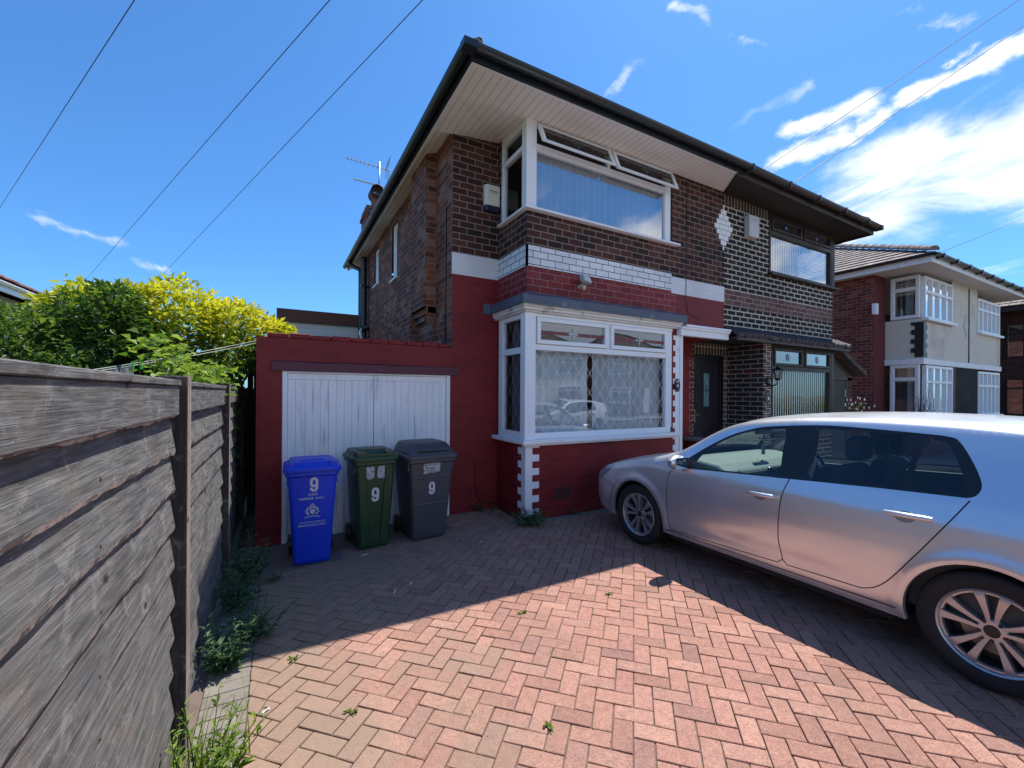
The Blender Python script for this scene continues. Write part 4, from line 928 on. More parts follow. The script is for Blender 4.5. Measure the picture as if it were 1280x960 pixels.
b = MB(); b.prism([(.07 * math.cos(a), .12 * math.sin(a)) for a in [2 * math.pi * k / 24 for k in range(24)]], lambda u, v, d: (8.12 + u, F1 - .02 + d, 1.60 + v), 0, .015); b.build('plate', M('dark_green_plate', (.06, .065, .055), .5), t)
b = MB(); b.prism([(.02 * math.cos(a), .03 * math.sin(a)) for a in [2 * math.pi * k / 12 for k in range(12)]], lambda u, v, d: (8.15 + u, F1 - .022 + d, 1.59 + v), 0, .001); b.build('plate_centre', white_paint, t)
# lean-to at the side
t = thing('side_lean_to', 'dark timber lean-to with sloping tiled roof and boarded gate beside the brown-framed bay', 'lean-to', (11.2, 4.8, 0))
LP_ = plF(4.78)
b = MB(); b.prism([(NX + .02, 2.0), (11.62, 2.0), (11.62, 2.10), (NX + .02, 2.62)], lambda u, v, d: LP_(u, v, d), 0, .06); b.build('gable_board', brown_upvc, t)
b = MB()
for (a, c) in (((NX - .02, 2.68), (11.86, 2.10)),):
    b.prism([a, c, (c[0], c[1] + .10), (a[0], a[1] + .10)], lambda u, v, d: LP_(u, v, d), -.18, 3.0)
b.build('roof', ROOF_D, t)
b = MB()
for i in range(9):
    x = 10.66 + i * .075; b.box(x, x + .071, 4.79, 4.82, 0, 1.99)
g = b.build('gate', M('dark_gate_boards', (.035, .027, .025), .6, var=.3), t, bevel=.003)
b = MB(); b.box(11.27, 11.30, 4.77, 4.79, 1.62, 1.80); b.build('gate_hinge', M('pale_hinge', (.4, .4, .38), .4, metal=.5), g)
b = MB(); b.box(11.35, 11.40, 4.78, 4.84, 0, 2.02); b.box(10.60, 10.66, 4.78, 4.84, 0, 2.0); b.build('gate_post', brown_upvc, t)
b = MB(); b.box(11.40, 11.62, 4.78, 7.0, -.1, 2.06); b.build('brick_pier', BR_FARD, t)

# ================================================================ CREAM RENDERED HOUSE FURTHER ALONG
X3 = 15.35
cr = thing('semi_detached_house', 'cream rendered house with red brick side wall and white multi-pane windows', 'house', (18.6, F2, 0))
b = MB(); E3 = 5.05
S3 = plS(X3); S3b = plS(14.65)
wallq(b, S3b, F2, 13.5, -.1, E3, 0); wallq(b, P2, 14.65, X3, -.1, E3, 1)
wallq(b, S3, F1, F2, 2.66, 3.78, 2); wallq(b, S3, F1, F2, -.1, 1.12, 1)
wallq(b, Fp, X3, 21.85, 2.66, 3.70, 2); wallq(b, Fp, 17.45, 19.65, 3.70, E3, 2)
wallq(b, Fp, X3, 21.85, -.1, 1.0, 1); wallq(b, Fp, 17.48, 17.80, 1.0, 2.6, 1)
wallq(b, Fp, 17.80, 19.70, -.1, 2.6, 3); b.quad((17.8, F1, 0), (17.8, F1 + 1, 0), (17.8, F1 + 1, 2.6), (17.8, F1, 2.6), 3)
wallq(b, P2, 21.85, 22.5, -.1, E3, 1); wallq(b, plS(22.5), F2, 13.5, 0, E3, 0)
b.build('wall', [BR_FAR, RED_RENDER, CREAM, dark_int], cr)
b = MB(); b.box(X3 - .06, 21.9, F1 - .05, F1, 2.52, 2.68); b.box(X3 - .06, X3, F1, F2 + 0, 2.52, 2.68); b.build('string_course', white_paint, cr, bevel=.01)
quoin(Fp, S3, X3 - .02, 2.72, 3.68, .26, .17, course=.125, d=-.03, uside=F1, par=cr, mat_=M('black_quoin_paint', (.015, .014, .016), .4))
quoin(Fp, None, 21.86, 2.72, 3.68, .22, .10, course=.125, d=-.02, par=cr, mat_=CREAM, su=-1)
def mwin(u0, u1, z0, z1, zt, ncol, nm='window'):
    f = MB(); framed(f, Fp, u0, u1, z0, z1, .07, -.03, .06); pbox(f, Fp, u0 + .07, u1 - .07, zt - .035, zt + .035, -.03, .06)
    for k in range(1, ncol):
        x = lp(u0, u1, k / ncol); pbox(f, Fp, x - .035, x + .035, z0 + .07, zt - .035, -.03, .06); pbox(f, Fp, x - .035, x + .035, zt + .035, z1 - .07, -.03, .06)
    w = f.build(nm, white_upvc, cr); pane(Fp, u0 + .05, u1 - .05, z0 + .05, z1 - .05, .02, w, GLASS_UP)
    s_ = MB(); s_.box(u0 - .06, u1 + .06, F1 - .12, F1 + .03, z0 - .06, z0); s_.build('sill', white_upvc, w)
    s_ = MB(); s_.box(u0, u1, F1 + .35, F1 + .37, z0, z1); s_.build('blind', M('far_blind', (.33, .36, .38), .8), w); return w
mwin(15.42, 17.45, 3.78, 4.93, 4.52, 4); mwin(15.52, 17.48, 1.08, 2.50, 2.05, 4); mwin(19.65, 21.80, 3.72, 4.80, 4.46, 5); mwin(19.70, 21.80, 1.05, 2.46, 2.0, 5)
for (z0, z1, zt) in ((3.80, 4.98, 4.62), (1.12, 2.52, 2.12)):
    f = MB(); framed(f, S3, F1 + .06, F2 - .12, z0, z1, .09, -.03, .06); pbox(f, S3, F1 + .15, F2 - .21, zt - .05, zt + .05, -.03, .06); w = f.build('side_light', white_upvc, cr, bevel=.01)
    pane(S3, F1 + .1, F2 - .2, z0 + .05, z1 - .05, .03, w, GLASS); s_ = MB(); s_.box(X3 + .5, X3 + .52, F1 + .1, F2 - .1, z0, z1); s_.build('blind', M('grey_blind', (.18, .17, .16), .8), w)
    s_ = MB()
    if z0 > 3:
        for i in range(5): s_.box(X3 + .3, X3 + .31, F1 + .2 + i * .11, F1 + .25 + i * .11, z0, z1)
        s_.build('blind_slats', M('pale_slats', (.4, .4, .38), .8), w)
b = MB(); framed(b, Fp, 18.42, 18.80, 3.62, 4.0, .001, -.0, .0)
b = MB(); b.prism([(18.61, 3.45), (18.82, 3.83), (18.61, 4.22), (18.40, 3.83)], lambda u, v, d: Fp(u, v, d), -.012, .0); b.prism([(18.61, 3.56), (18.75, 3.83), (18.61, 4.10), (18.47, 3.83)], lambda u, v, d: Fp(u, v, d), -.02, -.011, 1); b.build('diamond', [M('pale_blue_paint', (.45, .52, .58), .6), CREAM], cr)
b = MB(); b.tube([(18.85, F1 - .01, 5.0), (18.86, F1 - .01, 2.7)], .018, 6); b.build('cable', black_plastic, cr)
b = MB(); b.add([(14.35, 4.25, E3), (22.8, 4.25, E3), (22.8, 13.7, E3), (14.35, 13.7, E3)], [(3, 2, 1, 0)]); b.build('soffit', M('far_soffit', (.55, .53, .5), .6), cr)
b = MB(); b.box(14.33, 22.82, 4.23, 4.25, E3 - .02, E3 + .15); b.box(14.33, 14.35, 4.25, 13.7, E3 - .02, E3 + .15); b.build('fascia', white_paint, cr)
b = MB(); gutter(b, (14.25, 4.22, E3 + .17), (22.9, 4.22, E3 + .17), (0, -1, 0), .07); gutter(b, (14.32, 4.2, E3 + .17), (14.32, 13.8, E3 + .17), (-1, 0, 0), .06)
for i in range(9): b.box(14.6 + i * .95, 14.68 + i * .95, 4.07, 4.23, E3 + .08, E3 + .19)
b.build('gutter', gutter_black, cr)
roofs(14.22, 22.95, 4.15, 13.8, E3 + .16, 2.3, ROOF_G, cr)
b = MB(); b.box(14.50, 14.66, 5.42, 5.52, 3.92, 4.22); tag(b.build('meter_box', white_paint, bevel=.01), 'small white box on the dark red pier of the cream rendered house', 'box')

# ================================================================ DARK BRICK HOUSE AT THE RIGHT EDGE, GARDEN WALL
dh = thing('semi_detached_house', 'dark brick house with black-framed windows at the right edge beyond the cream one', 'house', (28, F2, 0))
b = MB(); D0 = 25.3
wallq(b, Fp, D0 + .6, 33, -.1, 5.0, 0, [(27.0, 30.5, 3.2, 4.6), (27.0, 30.5, .9, 2.4)]); wallq(b, plS(D0 + .6), F1, F2, -.1, 5, 0, [(F1 + .15, F2 - .1, 3.2, 4.6), (F1 + .15, F2 - .1, .9, 2.4)]); wallq(b, P2, D0, D0 + .6, -.1, 5, 0); wallq(b, plS(D0), F2, 13.5, -.1, 5, 0)
b.build('wall', BR_FARD, dh)
for z0, z1 in ((3.2, 4.6), (.9, 2.4)):
    for P, a, c in ((Fp, 27.0, 30.5), (plS(D0 + .6), F1 + .15, F2 - .1)):
        f = MB(); framed(f, P, a, c, z0, z1, .08, -.02, .06); pbox(f, P, a + .08, c - .08, z1 - .45, z1 - .38, -.02, .06); w = f.build('window', black_plastic, dh); pane(P, a, c, z0, z1, .02, w, GLASS_UP)
    f = MB(); f.box(D0 + .9, 32, F1 + .8, F1 + .85, z0, z1); f.build('room_lining', dark_int, dh)
b = MB(); b.add([(24.9, 4.2, 5.0), (33.4, 4.2, 5.0), (33.4, 13.7, 5.0), (24.9, 13.7, 5.0)], [(3, 2, 1, 0)]); b.box(24.9, 33.4, 4.18, 4.2, 4.98, 5.16); b.box(24.88, 24.9, 4.2, 13.7, 4.98, 5.16); b.build('soffit', brown_upvc, dh)
roofs(24.8, 33.6, 4.1, 13.8, 5.16, 2.3, ROOF_G, dh)
b = MB(); b.box(26.4, 27.3, 8.6, 9.4, 6.0, 8.0); c_ = b.build('chimney', BR_FARD, dh)
b = MB(); b.lathe([(.14, 0), (.11, .35)], c=(26.6, 9, 8.0), n=12); b.lathe([(.14, 0), (.11, .35)], c=(27.05, 9, 8.0), n=12); b.build('chimney_pots', M('terracotta_pot', (.24, .085, .06), .8), c_)
t = thing('garden_wall', 'low stone garden wall in front of the cream rendered house', 'garden wall', (20, 3.6, 0))
b = MB(); b.box(14.4, 26, 2.4, 2.62, -.1, .75); b.build('wall', BR_FARD, t); b = MB(); b.box(14.35, 26.05, 2.36, 2.66, .75, .82); b.build('coping', slab, t)
# ================================================================ HATCHBACK CAR
def crom(pts, n=6, closed=False):
    out = []; m = len(pts)
    rng = range(m if closed else m - 1)
    for i in rng:
        if closed: p0, p1, p2, p3 = pts[(i - 1) % m], pts[i], pts[(i + 1) % m], pts[(i + 2) % m]
        else: p0, p1, p2, p3 = pts[max(i - 1, 0)], pts[i], pts[i + 1], pts[min(i + 2, m - 1)]
        for k in range(n):
            t = k / n; out.append(tuple(.5 * ((2 * b) + (-a + c) * t + (2 * a - 5 * b + 4 * c - d) * t * t + (-a + 3 * b - 3 * c + d) * t ** 3) for a, b, c, d in zip(p0, p1, p2, p3)))
    if not closed: out.append(tuple(pts[-1]))
    return out
WZ = [(.0, .80), (.1, .82), (.18, .855), (.25, .878), (.33, .895), (.42, .903), (.55, .910), (.66, .912), (.78, .905), (.86, .896), (.90, .893), (.915, .886), (.96, .872), (1.02, .854), (1.15, .800), (1.3, .735), (1.42, .68), (1.6, .59)]
def _wz(z):
    for (a, b), (c, e) in zip(WZ, WZ[1:]):
        if z <= c: return b + (e - b) * (z - a) / (c - a)
    return WZ[-1][1]
WT = [sum(_wz(max(0, i * .005 + o)) for o in (-.024, -.012, 0, .012, .024)) / 5 for i in range(340)]
CAP = [(3.20, .20, .10, .02), (3.36, .23, .16, .05), (3.45, .33, .20, .08), (3.485, .46, .22, .10), (3.475, .58, .22, .10), (3.42, .685, .17, .10), (3.31, .765, .12, .07), (3.10, .835, .09, .06), (2.73, .925, .075, .05), (2.45, .99, .06, .05), (2.27, 1.03, .04, .045),
       (2.07, 1.140, .035, .09), (1.80, 1.318, .035, .07), (1.58, 1.408, .04, .045), (1.2, 1.467, .05, .035), (.75, 1.493, .05, .035), (.35, 1.495, .05, .035), (-.03, 1.478, .05, .035), (-.32, 1.44, .05, .03), (-.52, 1.385, .05, .03),
       (-.60, 1.26, .07, .06), (-.66, 1.10, .11, .08), (-.70, .92, .14, .09), (-.73, .72, .16, .09), (-.745, .55, .17, .08), (-.72, .38, .14, .07), (-.62, .24, .10, .04), (-.5, .22, .08, .02)]
CAPS = crom(CAP, 8); CAP2 = [(p[0], p[1]) for p in CAPS]
WCR, WCF, WR_ = (0.015, .335), (2.665, .335), .378
CVN = []
for i in range(len(CAP2)):
    a_ = CAP2[max(i - 1, 0)]; c_ = CAP2[min(i + 1, len(CAP2) - 1)]; ty_, tz_ = c_[0] - a_[0], c_[1] - a_[1]; l_ = math.hypot(ty_, tz_); CVN.append((tz_ / l_, -ty_ / l_))
def capnorm(y, z):
    best = 9; out = (0, 1)
    for i in range(len(CAP2) - 1):
        ax, ay = CAP2[i]; bx, by = CAP2[i + 1]; dx, dy = bx - ax, by - ay; l = dx * dx + dy * dy
        t = clamp(((y - ax) * dx + (z - ay) * dy) / l) if l > 0 else 0
        d = math.hypot(y - ax - t * dx, z - ay - t * dy)
        if d < best: best = d; out = (lp(CVN[i][0], CVN[i + 1][0], t), lp(CVN[i][1], CVN[i + 1][1], t))
    return out
def capdist(y, z):
    best = 9; br = .1
    for i in range(len(CAP2) - 1):
        ax, ay = CAP2[i]; bx, by = CAP2[i + 1]; dx, dy = bx - ax, by - ay; l = dx * dx + dy * dy
        t = ((y - ax) * dx + (z - ay) * dy) / l if l > 0 else 0; t = 0 if t < 0 else (1 if t > 1 else t)
        d = math.hypot(y - ax - t * dx, z - ay - t * dy)
        if d < best: best = d; br = CAPS[i][2] + (CAPS[i + 1][2] - CAPS[i][2]) * t
    return best, br
def W0(y, z):
    f = clamp(z, 0, 1.65) / .005; i = int(f); w = WT[i] + (WT[min(i + 1, 339)] - WT[i]) * (f - i)
    w -= .06 * clamp((y - 2.35) / 1.1) ** 2 + .05 * clamp((-.05 - y) / .7) ** 2
    for c in (WCR, WCF):
        d = math.hypot(y - c[0], z - c[1]); w += .014 * math.exp(-((d - .39) / .045) ** 2) * clamp((z - .1) / .25)
    if z < .6: w -= .012 * math.exp(-((z - .40) / .07) ** 2) * clamp((y - .5) / .3) * clamp((2.2 - y) / .3)
    return w
def Wf(y, z):
    w = W0(y, z); d, r = capdist(y, z)
    if d < r:
        t = min(1 - d / r, .9965); w -= r * (1 - math.sqrt(1 - t * t))
    return w
def inpoly(p, poly):
    x, y = p; c = False; n = len(poly); j = n - 1
    for i in range(n):
        xi, yi = poly[i]; xj, yj = poly[j]
        if (yi > y) != (yj > y) and x < (xj - xi) * (y - yi) / (yj - yi) + xi: c = not c
        j = i
    return c
def arcpts(c, r, a0, a1, n): return [(c[0] + r * math.cos(lp(a0, a1, k / n)), c[1] + r * math.sin(lp(a0, a1, k / n))) for k in range(n + 1)]
def arch(c, front_first=True):
    zb = .245; s = math.asin((zb - c[1]) / WR_); return arcpts(c, WR_, math.pi - s, s, 30) if not front_first else arcpts(c, WR_, s, math.pi - s, 30)
DLO_LOW = [(1.984, .940), (1.8, .955), (1.592, .969), (1.171, .996), (1.088, 1.002), (.8, 1.022), (.525, 1.040), (.30, 1.052), (.12, 1.061)]
DLO = crom([(2.17, .926)] + DLO_LOW[:], 3) + crom([(.12, 1.061), (.085, 1.08), (.066, 1.13), (.085, 1.20), (.135, 1.30), (.187, 1.378), (.23, 1.402), (.356, 1.412), (.78, 1.427), (1.025, 1.421), (1.353, 1.388), (1.50, 1.352), (1.667, 1.285), (1.852, 1.170), (2.0, 1.060), (2.17, .926)], 4)[1:-1]
GF = crom([(1.955, .968), (1.93, 1.02), (1.845, 1.135), (1.655, 1.268), (1.46, 1.340), (1.255, 1.372), (1.20, 1.362), (1.185, 1.2), (1.168, 1.02), (1.19, 1.006), (1.5, .988), (1.8, .970)], 4, True)
GR_ = crom([(.952, 1.035), (.945, 1.2), (.955, 1.37), (.98, 1.395), (.80, 1.400), (.55, 1.396), (.392, 1.385), (.40, 1.2), (.418, 1.066), (.45, 1.06), (.7, 1.045)], 4, True)
GQ = crom([(.362, 1.075), (.34, 1.375), (.30, 1.378), (.24, 1.362), (.20, 1.30), (.155, 1.20), (.135, 1.13), (.155, 1.095), (.20, 1.082)], 4, True)
DF = crom([(2.16, .928), (2.215, .86), (2.238, .72), (2.232, .5), (2.215, .33)], 4) + crom([(2.19, .30), (1.7, .315), (1.16, .335)], 3) + crom([(1.122, .37), (1.143, .5), (1.145, .62), (1.136, .80), (1.115, .92), (1.088, 1.002)], 4) + [p for p in reversed(DLO_LOW[:4])]
DR = crom([(1.088, 1.002), (1.115, .92), (1.136, .80), (1.145, .62), (1.143, .5), (1.122, .37)], 4) + crom([(1.09, .338), (.85, .345), (.64, .352)], 3) + crom([(.60, .356), (.528, .392), (.454, .471), (.35, .63), (.261, .775), (.17, .93), (.105, 1.050)], 4) + [p for p in reversed(DLO_LOW[5:])]
HL = crom([(3.06, .825), (3.20, .79), (3.33, .745), (3.44, .655), (3.465, .60), (3.36, .60), (3.25, .645), (3.12, .74)], 3, True)
TLt = crom([(-.40, .98), (-.55, .99), (-.692, .97), (-.72, .80), (-.60, .79), (-.47, .84)], 3, True)
def car_side():
    outer = list(CAP2); tail = outer[-1]
    bottom = [(-.45, .245)] + arch(WCR, False) + [(.8, .245), (1.4, .245), (1.9, .245)] + arch(WCF, False) + [(3.12, .23)]
    outer = outer + bottom
    verts = []; edges = []
    def addloop(lp_, closed=True):
        n0 = len(verts); pts = [lp_[0]]
        for p in lp_[1:]:
            if math.hypot(p[0] - pts[-1][0], p[1] - pts[-1][1]) > .0015: pts.append(p)
        verts.extend(Vector(p[:2]) for p in pts); n = len(pts)
        for i in range(n if closed else n - 1): edges.append((n0 + i, n0 + (i + 1) % n))
    addloop(outer)
    for l in (DLO, GF, GR_, GQ, DF, DR, HL, TLt): addloop(l)
    rg = random.Random(2)
    y = -.75
    while y < 3.5:
        z = .22
        while z < 1.5:
            if inpoly((y, z), outer) and capdist(y, z)[0] > .015: verts.append(Vector((y, z)))
            z += .03
        y += .04
    r = CAP2
    for off in (.003, .007, .013, .021, .032, .045, .062, .09, .13):      # rows that follow the rounded outline
        for i in range(1, len(r) - 1):
            tx, ty = r[i + 1][0] - r[i - 1][0], r[i + 1][1] - r[i - 1][1]; l = math.hypot(tx, ty)
            p = (r[i][0] - ty / l * off * -1 * -1, r[i][1] + tx / l * off)
            if off < CAPS[i][2] * 1.2 and inpoly(p, outer): verts.append(Vector(p))
    vo, ed, fc, *_ = delaunay_2d_cdt(verts, edges, [], 0, 1e-5)
    P = [(-Wf(v[0], v[1]), v[0], v[1]) for v in vo]; N = []
    for v in vo:
        e = .003; wy = (W0(v[0] + e, v[1]) - W0(v[0] - e, v[1])) / (2 * e); wz_ = (W0(v[0], v[1] + e) - W0(v[0], v[1] - e)) / (2 * e)
        nb_ = Vector((-1, -wy, -wz_)).normalized(); d_, r_c = capdist(v[0], v[1])
        if d_ < r_c:
            t_ = 1 - d_ / r_c; on = capnorm(v[0], v[1]); nb_ = (nb_ * math.sqrt(max(0, 1 - t_ * t_)) + Vector((0, on[0], on[1])) * t_).normalized()
        N.append(nb_)
    regs = {k: [] for k in ('glassF', 'glassR', 'glassQ', 'trim', 'doorF', 'doorR', 'headlight', 'taillight', 'body')}
    tests = (('glassF', GF), ('glassR', GR_), ('glassQ', GQ), ('trim', DLO), ('headlight', HL), ('taillight', TLt), ('doorF', DF), ('doorR', DR))
    for f in fc:
        c = (sum(vo[i][0] for i in f) / 3, sum(vo[i][1] for i in f) / 3)
        if not inpoly(c, outer): continue
        for k, pl in tests:
            if inpoly(c, pl): regs[k].append(f); break
        else: regs['body'].append(f)
    return P, N, regs
def cap_rows():
    rows = []; n = len(CAPS)
    for i, (y, z, r, cr) in enumerate(CAPS):
        a = CAPS[max(i - 1, 0)]; c = CAPS[min(i + 1, n - 1)]; ty, tz = c[0] - a[0], c[1] - a[1]; l = math.hypot(ty, tz)
        ny, nz = (tz / l, -ty / l)      # outward normal of the outline (front -> over the top -> tail)
        w = W0(y, z) - r * (1 - math.sqrt(1 - .9965 ** 2)); row = []
        for k in range(17):
            s = -1 + 2 * k / 16; s2 = math.sin(s * math.pi / 2); h = cr * (1 - s2 * s2) ** .9
            row.append(Vector((s2 * w, y + ny * h, z + nz * h)))
        rows.append(row)
    return rows
CARD = {}
def make_car(loc, paint, label, group=None, detail=True):
    car = thing('parked_car', label, 'car', loc, group); O = Vector(loc)
    ORG[car.name] = Vector((0, 0, 0))
    if not CARD:
        CARD['side'] = car_side(); CARD['cap'] = cap_rows()
    P, N, regs = CARD['side']; rows = CARD['cap']
    nr = len(rows); nc = 17; CN = []
    for i in range(nr):
        for k in range(nc):
            a = rows[max(i - 1, 0)][k]; c = rows[min(i + 1, nr - 1)][k]; d = rows[i][max(k - 1, 0)]; e = rows[i][min(k + 1, nc - 1)]
            n_ = (c - a).cross(e - d); n_ = n_.normalized() if n_.length > 0 else Vector((0, 0, 1))
            CN.append(n_)
    sgn = 1 if CN[(nr // 2) * nc + 8].z > 0 else -1; CN = [n_ * sgn for n_ in CN]
    def emit(name, tris, P, N, mat_, parent, mirror=False):
        used = sorted({i for t in tris for i in t}); mp = {u: j for j, u in enumerate(used)}
        vs = [P[u] for u in used]; ns = [N[u] for u in used]; fs = []
        if mirror: vs = [(-v[0], v[1], v[2]) for v in vs]; ns = [Vector((-n_[0], n_[1], n_[2])) for n_ in ns]
        for t in tris:
            t2 = [mp[i] for i in t]; fn = (Vector(vs[t2[1]]) - Vector(vs[t2[0]])).cross(Vector(vs[t2[2]]) - Vector(vs[t2[0]]))
            if fn.dot(ns[t2[0]]) < 0: t2 = t2[::-1]
            fs.append(t2)
        return vs, fs, ns
    def link(name, chunks, mat_, parent):
        vs = []; fs = []; ns = []
        for v, f, n_ in chunks:
            o = len(vs); vs += [tuple(q) for q in v]; ns += n_; fs += [[i + o for i in t] for t in f]
        me = bpy.data.meshes.new(name); me.from_pydata(vs, [], fs); me.materials.append(mat_); me.polygons.foreach_set('use_smooth', [True] * len(fs))
        me.update(); me.normals_split_custom_set_from_vertices([tuple(n_) for n_ in ns])
        ob = bpy.data.objects.new(name, me); COL.objects.link(ob); ob.parent = parent; ORG[ob.name] = Vector((0, 0, 0)); return ob
    PR = [v for row in rows for v in row]
    def capq(i0, i1, k0=0, k1=16):
        t = []
        for i in range(i0, i1):
            for k in range(k0, k1):
                a = i * nc + k; t += [(a, a + 1, a + nc + 1), (a, a + nc + 1, a + nc)]
        return t
    idx = lambda j: j * 8
    body = link('body', [emit('', regs['body'], P, N, 0, 0), emit('', regs['body'], P, N, 0, 0, True), emit('', capq(0, idx(4)), PR, CN, 0, 0),
                          emit('', capq(idx(4), idx(10)), PR, CN, 0, 0), emit('', capq(idx(13), idx(19)), PR, CN, 0, 0), emit('', capq(idx(19) , idx(27)), PR, CN, 0, 0)], paint, car)
    def off(chunk, d): return ([tuple(Vector(v) + n_ * d) for v, n_ in zip(chunk[0], chunk[2])], chunk[1], chunk[2])
    link('windscreen', [emit('', capq(idx(10), idx(13), 0, 16), PR, CN, 0, 0)], GLASS_CAR, car)
    link('rear_window', [off(emit('', capq(idx(19) + 5, idx(21) + 3, 2, 14), PR, CN, 0, 0), .003)], glass('car_rear_glass', (.12, .14, .15), 1.3), car)
    for mir in (False, True): link('window_trim', [emit('', regs['trim'], P, N, 0, 0, mir)], M('gloss_black_trim', (.012, .012, .014), .22), car)
    dprt = {}
    for nm, key, gl in (('front_door', 'doorF', ('glassF',)), ('rear_door', 'doorR', ('glassR', 'glassQ'))):
        for mir in (False, True):
            d_ = link(nm, [emit('', regs[key], P, N, 0, 0, mir)], paint, car); dprt[(nm, mir)] = d_
            for g_ in gl: link('window', [emit('', regs[g_], P, N, 0, 0, mir)], GLASS_CAR if g_ == 'glassF' else GLASS_CARD, d_)
    hlm = M('headlight_lens', (.22, .24, .27), .08, var=.5, vs=22, coat=1.); tlm = M('taillight_lens', (.22, .01, .01), .12, coat=1.)
    for mir in (False, True):
        link('headlight', [emit('', regs['headlight'], P, N, 0, 0, mir)], hlm, car); link('taillight', [emit('', regs['taillight'], P, N, 0, 0, mir)], tlm, car)
    # shut lines and the dark lower window seal
    def seam(path, wd, mat_, name, parent, o=.0012, mir=(1, -1)):
        for sg in mir:
            b = MB()
            pl = [p[:2] for p in path]; L = []
            for i, p in enumerate(pl):
                a = pl[max(i - 1, 0)]; c = pl[min(i + 1, len(pl) - 1)]; tx, ty = c[0] - a[0], c[1] - a[1]; l = math.hypot(tx, ty) or 1
                nx, ny = -ty / l * wd / 2, tx / l * wd / 2
                L.append([(sg * (-Wf(p[0] + s * nx, p[1] + s * ny) - o), p[0] + s * nx, p[1] + s * ny) for s in (-1, 1)])
            n0 = len(L); b.add([q for pr in L for q in pr], [(2 * i, 2 * i + 1, 2 * i + 3, 2 * i + 2) for i in range(n0 - 1)])
            b.build(name, mat_, parent)
    gap = M('shut_line_black', (.006, .006, .007), .8)
    seam(DF[:-4], .0065, gap, 'door_seam', body); seam(DR[:-4], .0065, gap, 'door_seam', body)
    seam(crom([(2.20, .29), (2.27, .275), (2.3, .27)], 3), .004, gap, 'sill_seam', body)
    seam([(.42, .300), (.8, .292), (1.4, .287), (2.0, .283), (2.26, .281)], .006, gap, 'sill_seam', body)
    seam(crom([(3.42, .705), (3.25, .80), (3.0, .865), (2.7, .915), (2.42, .965), (2.28, .99)], 5), .005, gap, 'bonnet_seam', body) if False else None
    seam(crom([(2.17, .945), (2.25, .985), (2.29, 1.00)], 4), .006, gap, 'wing_seam', body)
    seam(crom([(3.03, .56), (3.1, .60), (3.25, .635), (3.35, .6)], 4), .005, gap, 'bumper_seam', body)
    # wheel wells, arch lips, floor
    b = MB()
    for c in (WCR, WCF):
        for sg in (-1, 1):
            a = arch(c, True); pts = []
            for (y, z) in a: w = Wf(y, z) - .002; pts += [(sg * w, y, z), (sg * .52, y, z)]
            b.add(pts, [(2 * i, 2 * i + 1, 2 * i + 3, 2 * i + 2) for i in range(len(a) - 1)]); b.add([(sg * .52, y, z) for y, z in a], [tuple(range(len(a)))])
    b.box(-.86, .86, .45, 2.24, .20, .246); b.box(-.8, .8, -.55, -.38, .235, .27); b.box(-.76, .76, 3.06, 3.3, .215, .26); b.box(-.5, .5, -.6, 3.2, .21, .27)
    b.build('underbody', M('underbody_black', (.012, .012, .013), .85), car)
    for c in (WCR, WCF):
        for sg in (-1, 1):
            b = MB(); a = arch(c, True); pts = []
            for (y, z) in a:
                w = Wf(y, z); dy, dz = (y - c[0]) / WR_, (z - c[1]) / WR_; pts += [(sg * (w + .0015), y + dy * .0, z + dz * .0), (sg * (w - .001), y - dy * .008, z - dz * .008), (sg * (w - .028), y - dy * .012, z - dz * .012)]
            for i in range(len(a) - 1): b.add([pts[3 * i], pts[3 * i + 3], pts[3 * i + 4], pts[3 * i + 1]], [(0, 1, 2, 3)]); b.add([pts[3 * i + 1], pts[3 * i + 4], pts[3 * i + 5], pts[3 * i + 2]], [(0, 1, 2, 3)])
            b.build('arch_lip', paint, car, smooth=True, angle=40)
    # wheels
    tyre_m = M('tyre_rubber', (.016, .016, .017), .75, var=.2, vs=12, bs=.15, bscale=60); rim_m = M('alloy_silver', (.50, .50, .51), .32, metal=.75, var=.04)
    rim_d = M('rim_barrel', (.035, .035, .038), .5, metal=.3); disc_m = M('brake_disc_steel', (.22, .21, .20), .4, metal=.8); rimb = M('rim_bolt_dark', (.02, .02, .022), .4)
    def wheel(cx, c, flip):
        R = Matrix.Translation((cx, c[0], c[1])) @ (Matrix.Rotation(math.pi, 4, 'Z') if flip else Matrix.Identity(4)) @ Matrix.Rotation(.33 if c[0] < 1 else .1, 4, 'X')
        b = MB(xf=R); b.lathe([(.226, -.092), (.240, -.106), (.262, -.114), (.292, -.113), (.312, -.104), (.321, -.092), (.3255, -.075), (.3215, -.062), (.3255, -.058), (.3265, -.022), (.3215, -.018), (.3215, -.012), (.3265, -.008), (.3265, .03), (.322, .034), (.322, .04), (.3255, .075), (.315, .10), (.23, .105)], axis='x', n=64)
        w = b.build('wheel', tyre_m, car, smooth=True, angle=35)
        b = MB(xf=R); b.lathe([(.214, -.080), (.218, -.094), (.2265, -.100), (.231, -.096), (.229, -.090), (.2225, -.080), (.205, -.078), (.2, -.06)], axis='x', n=64)
        def pt(r, a, x): return (x, r * math.cos(a), r * math.sin(a))
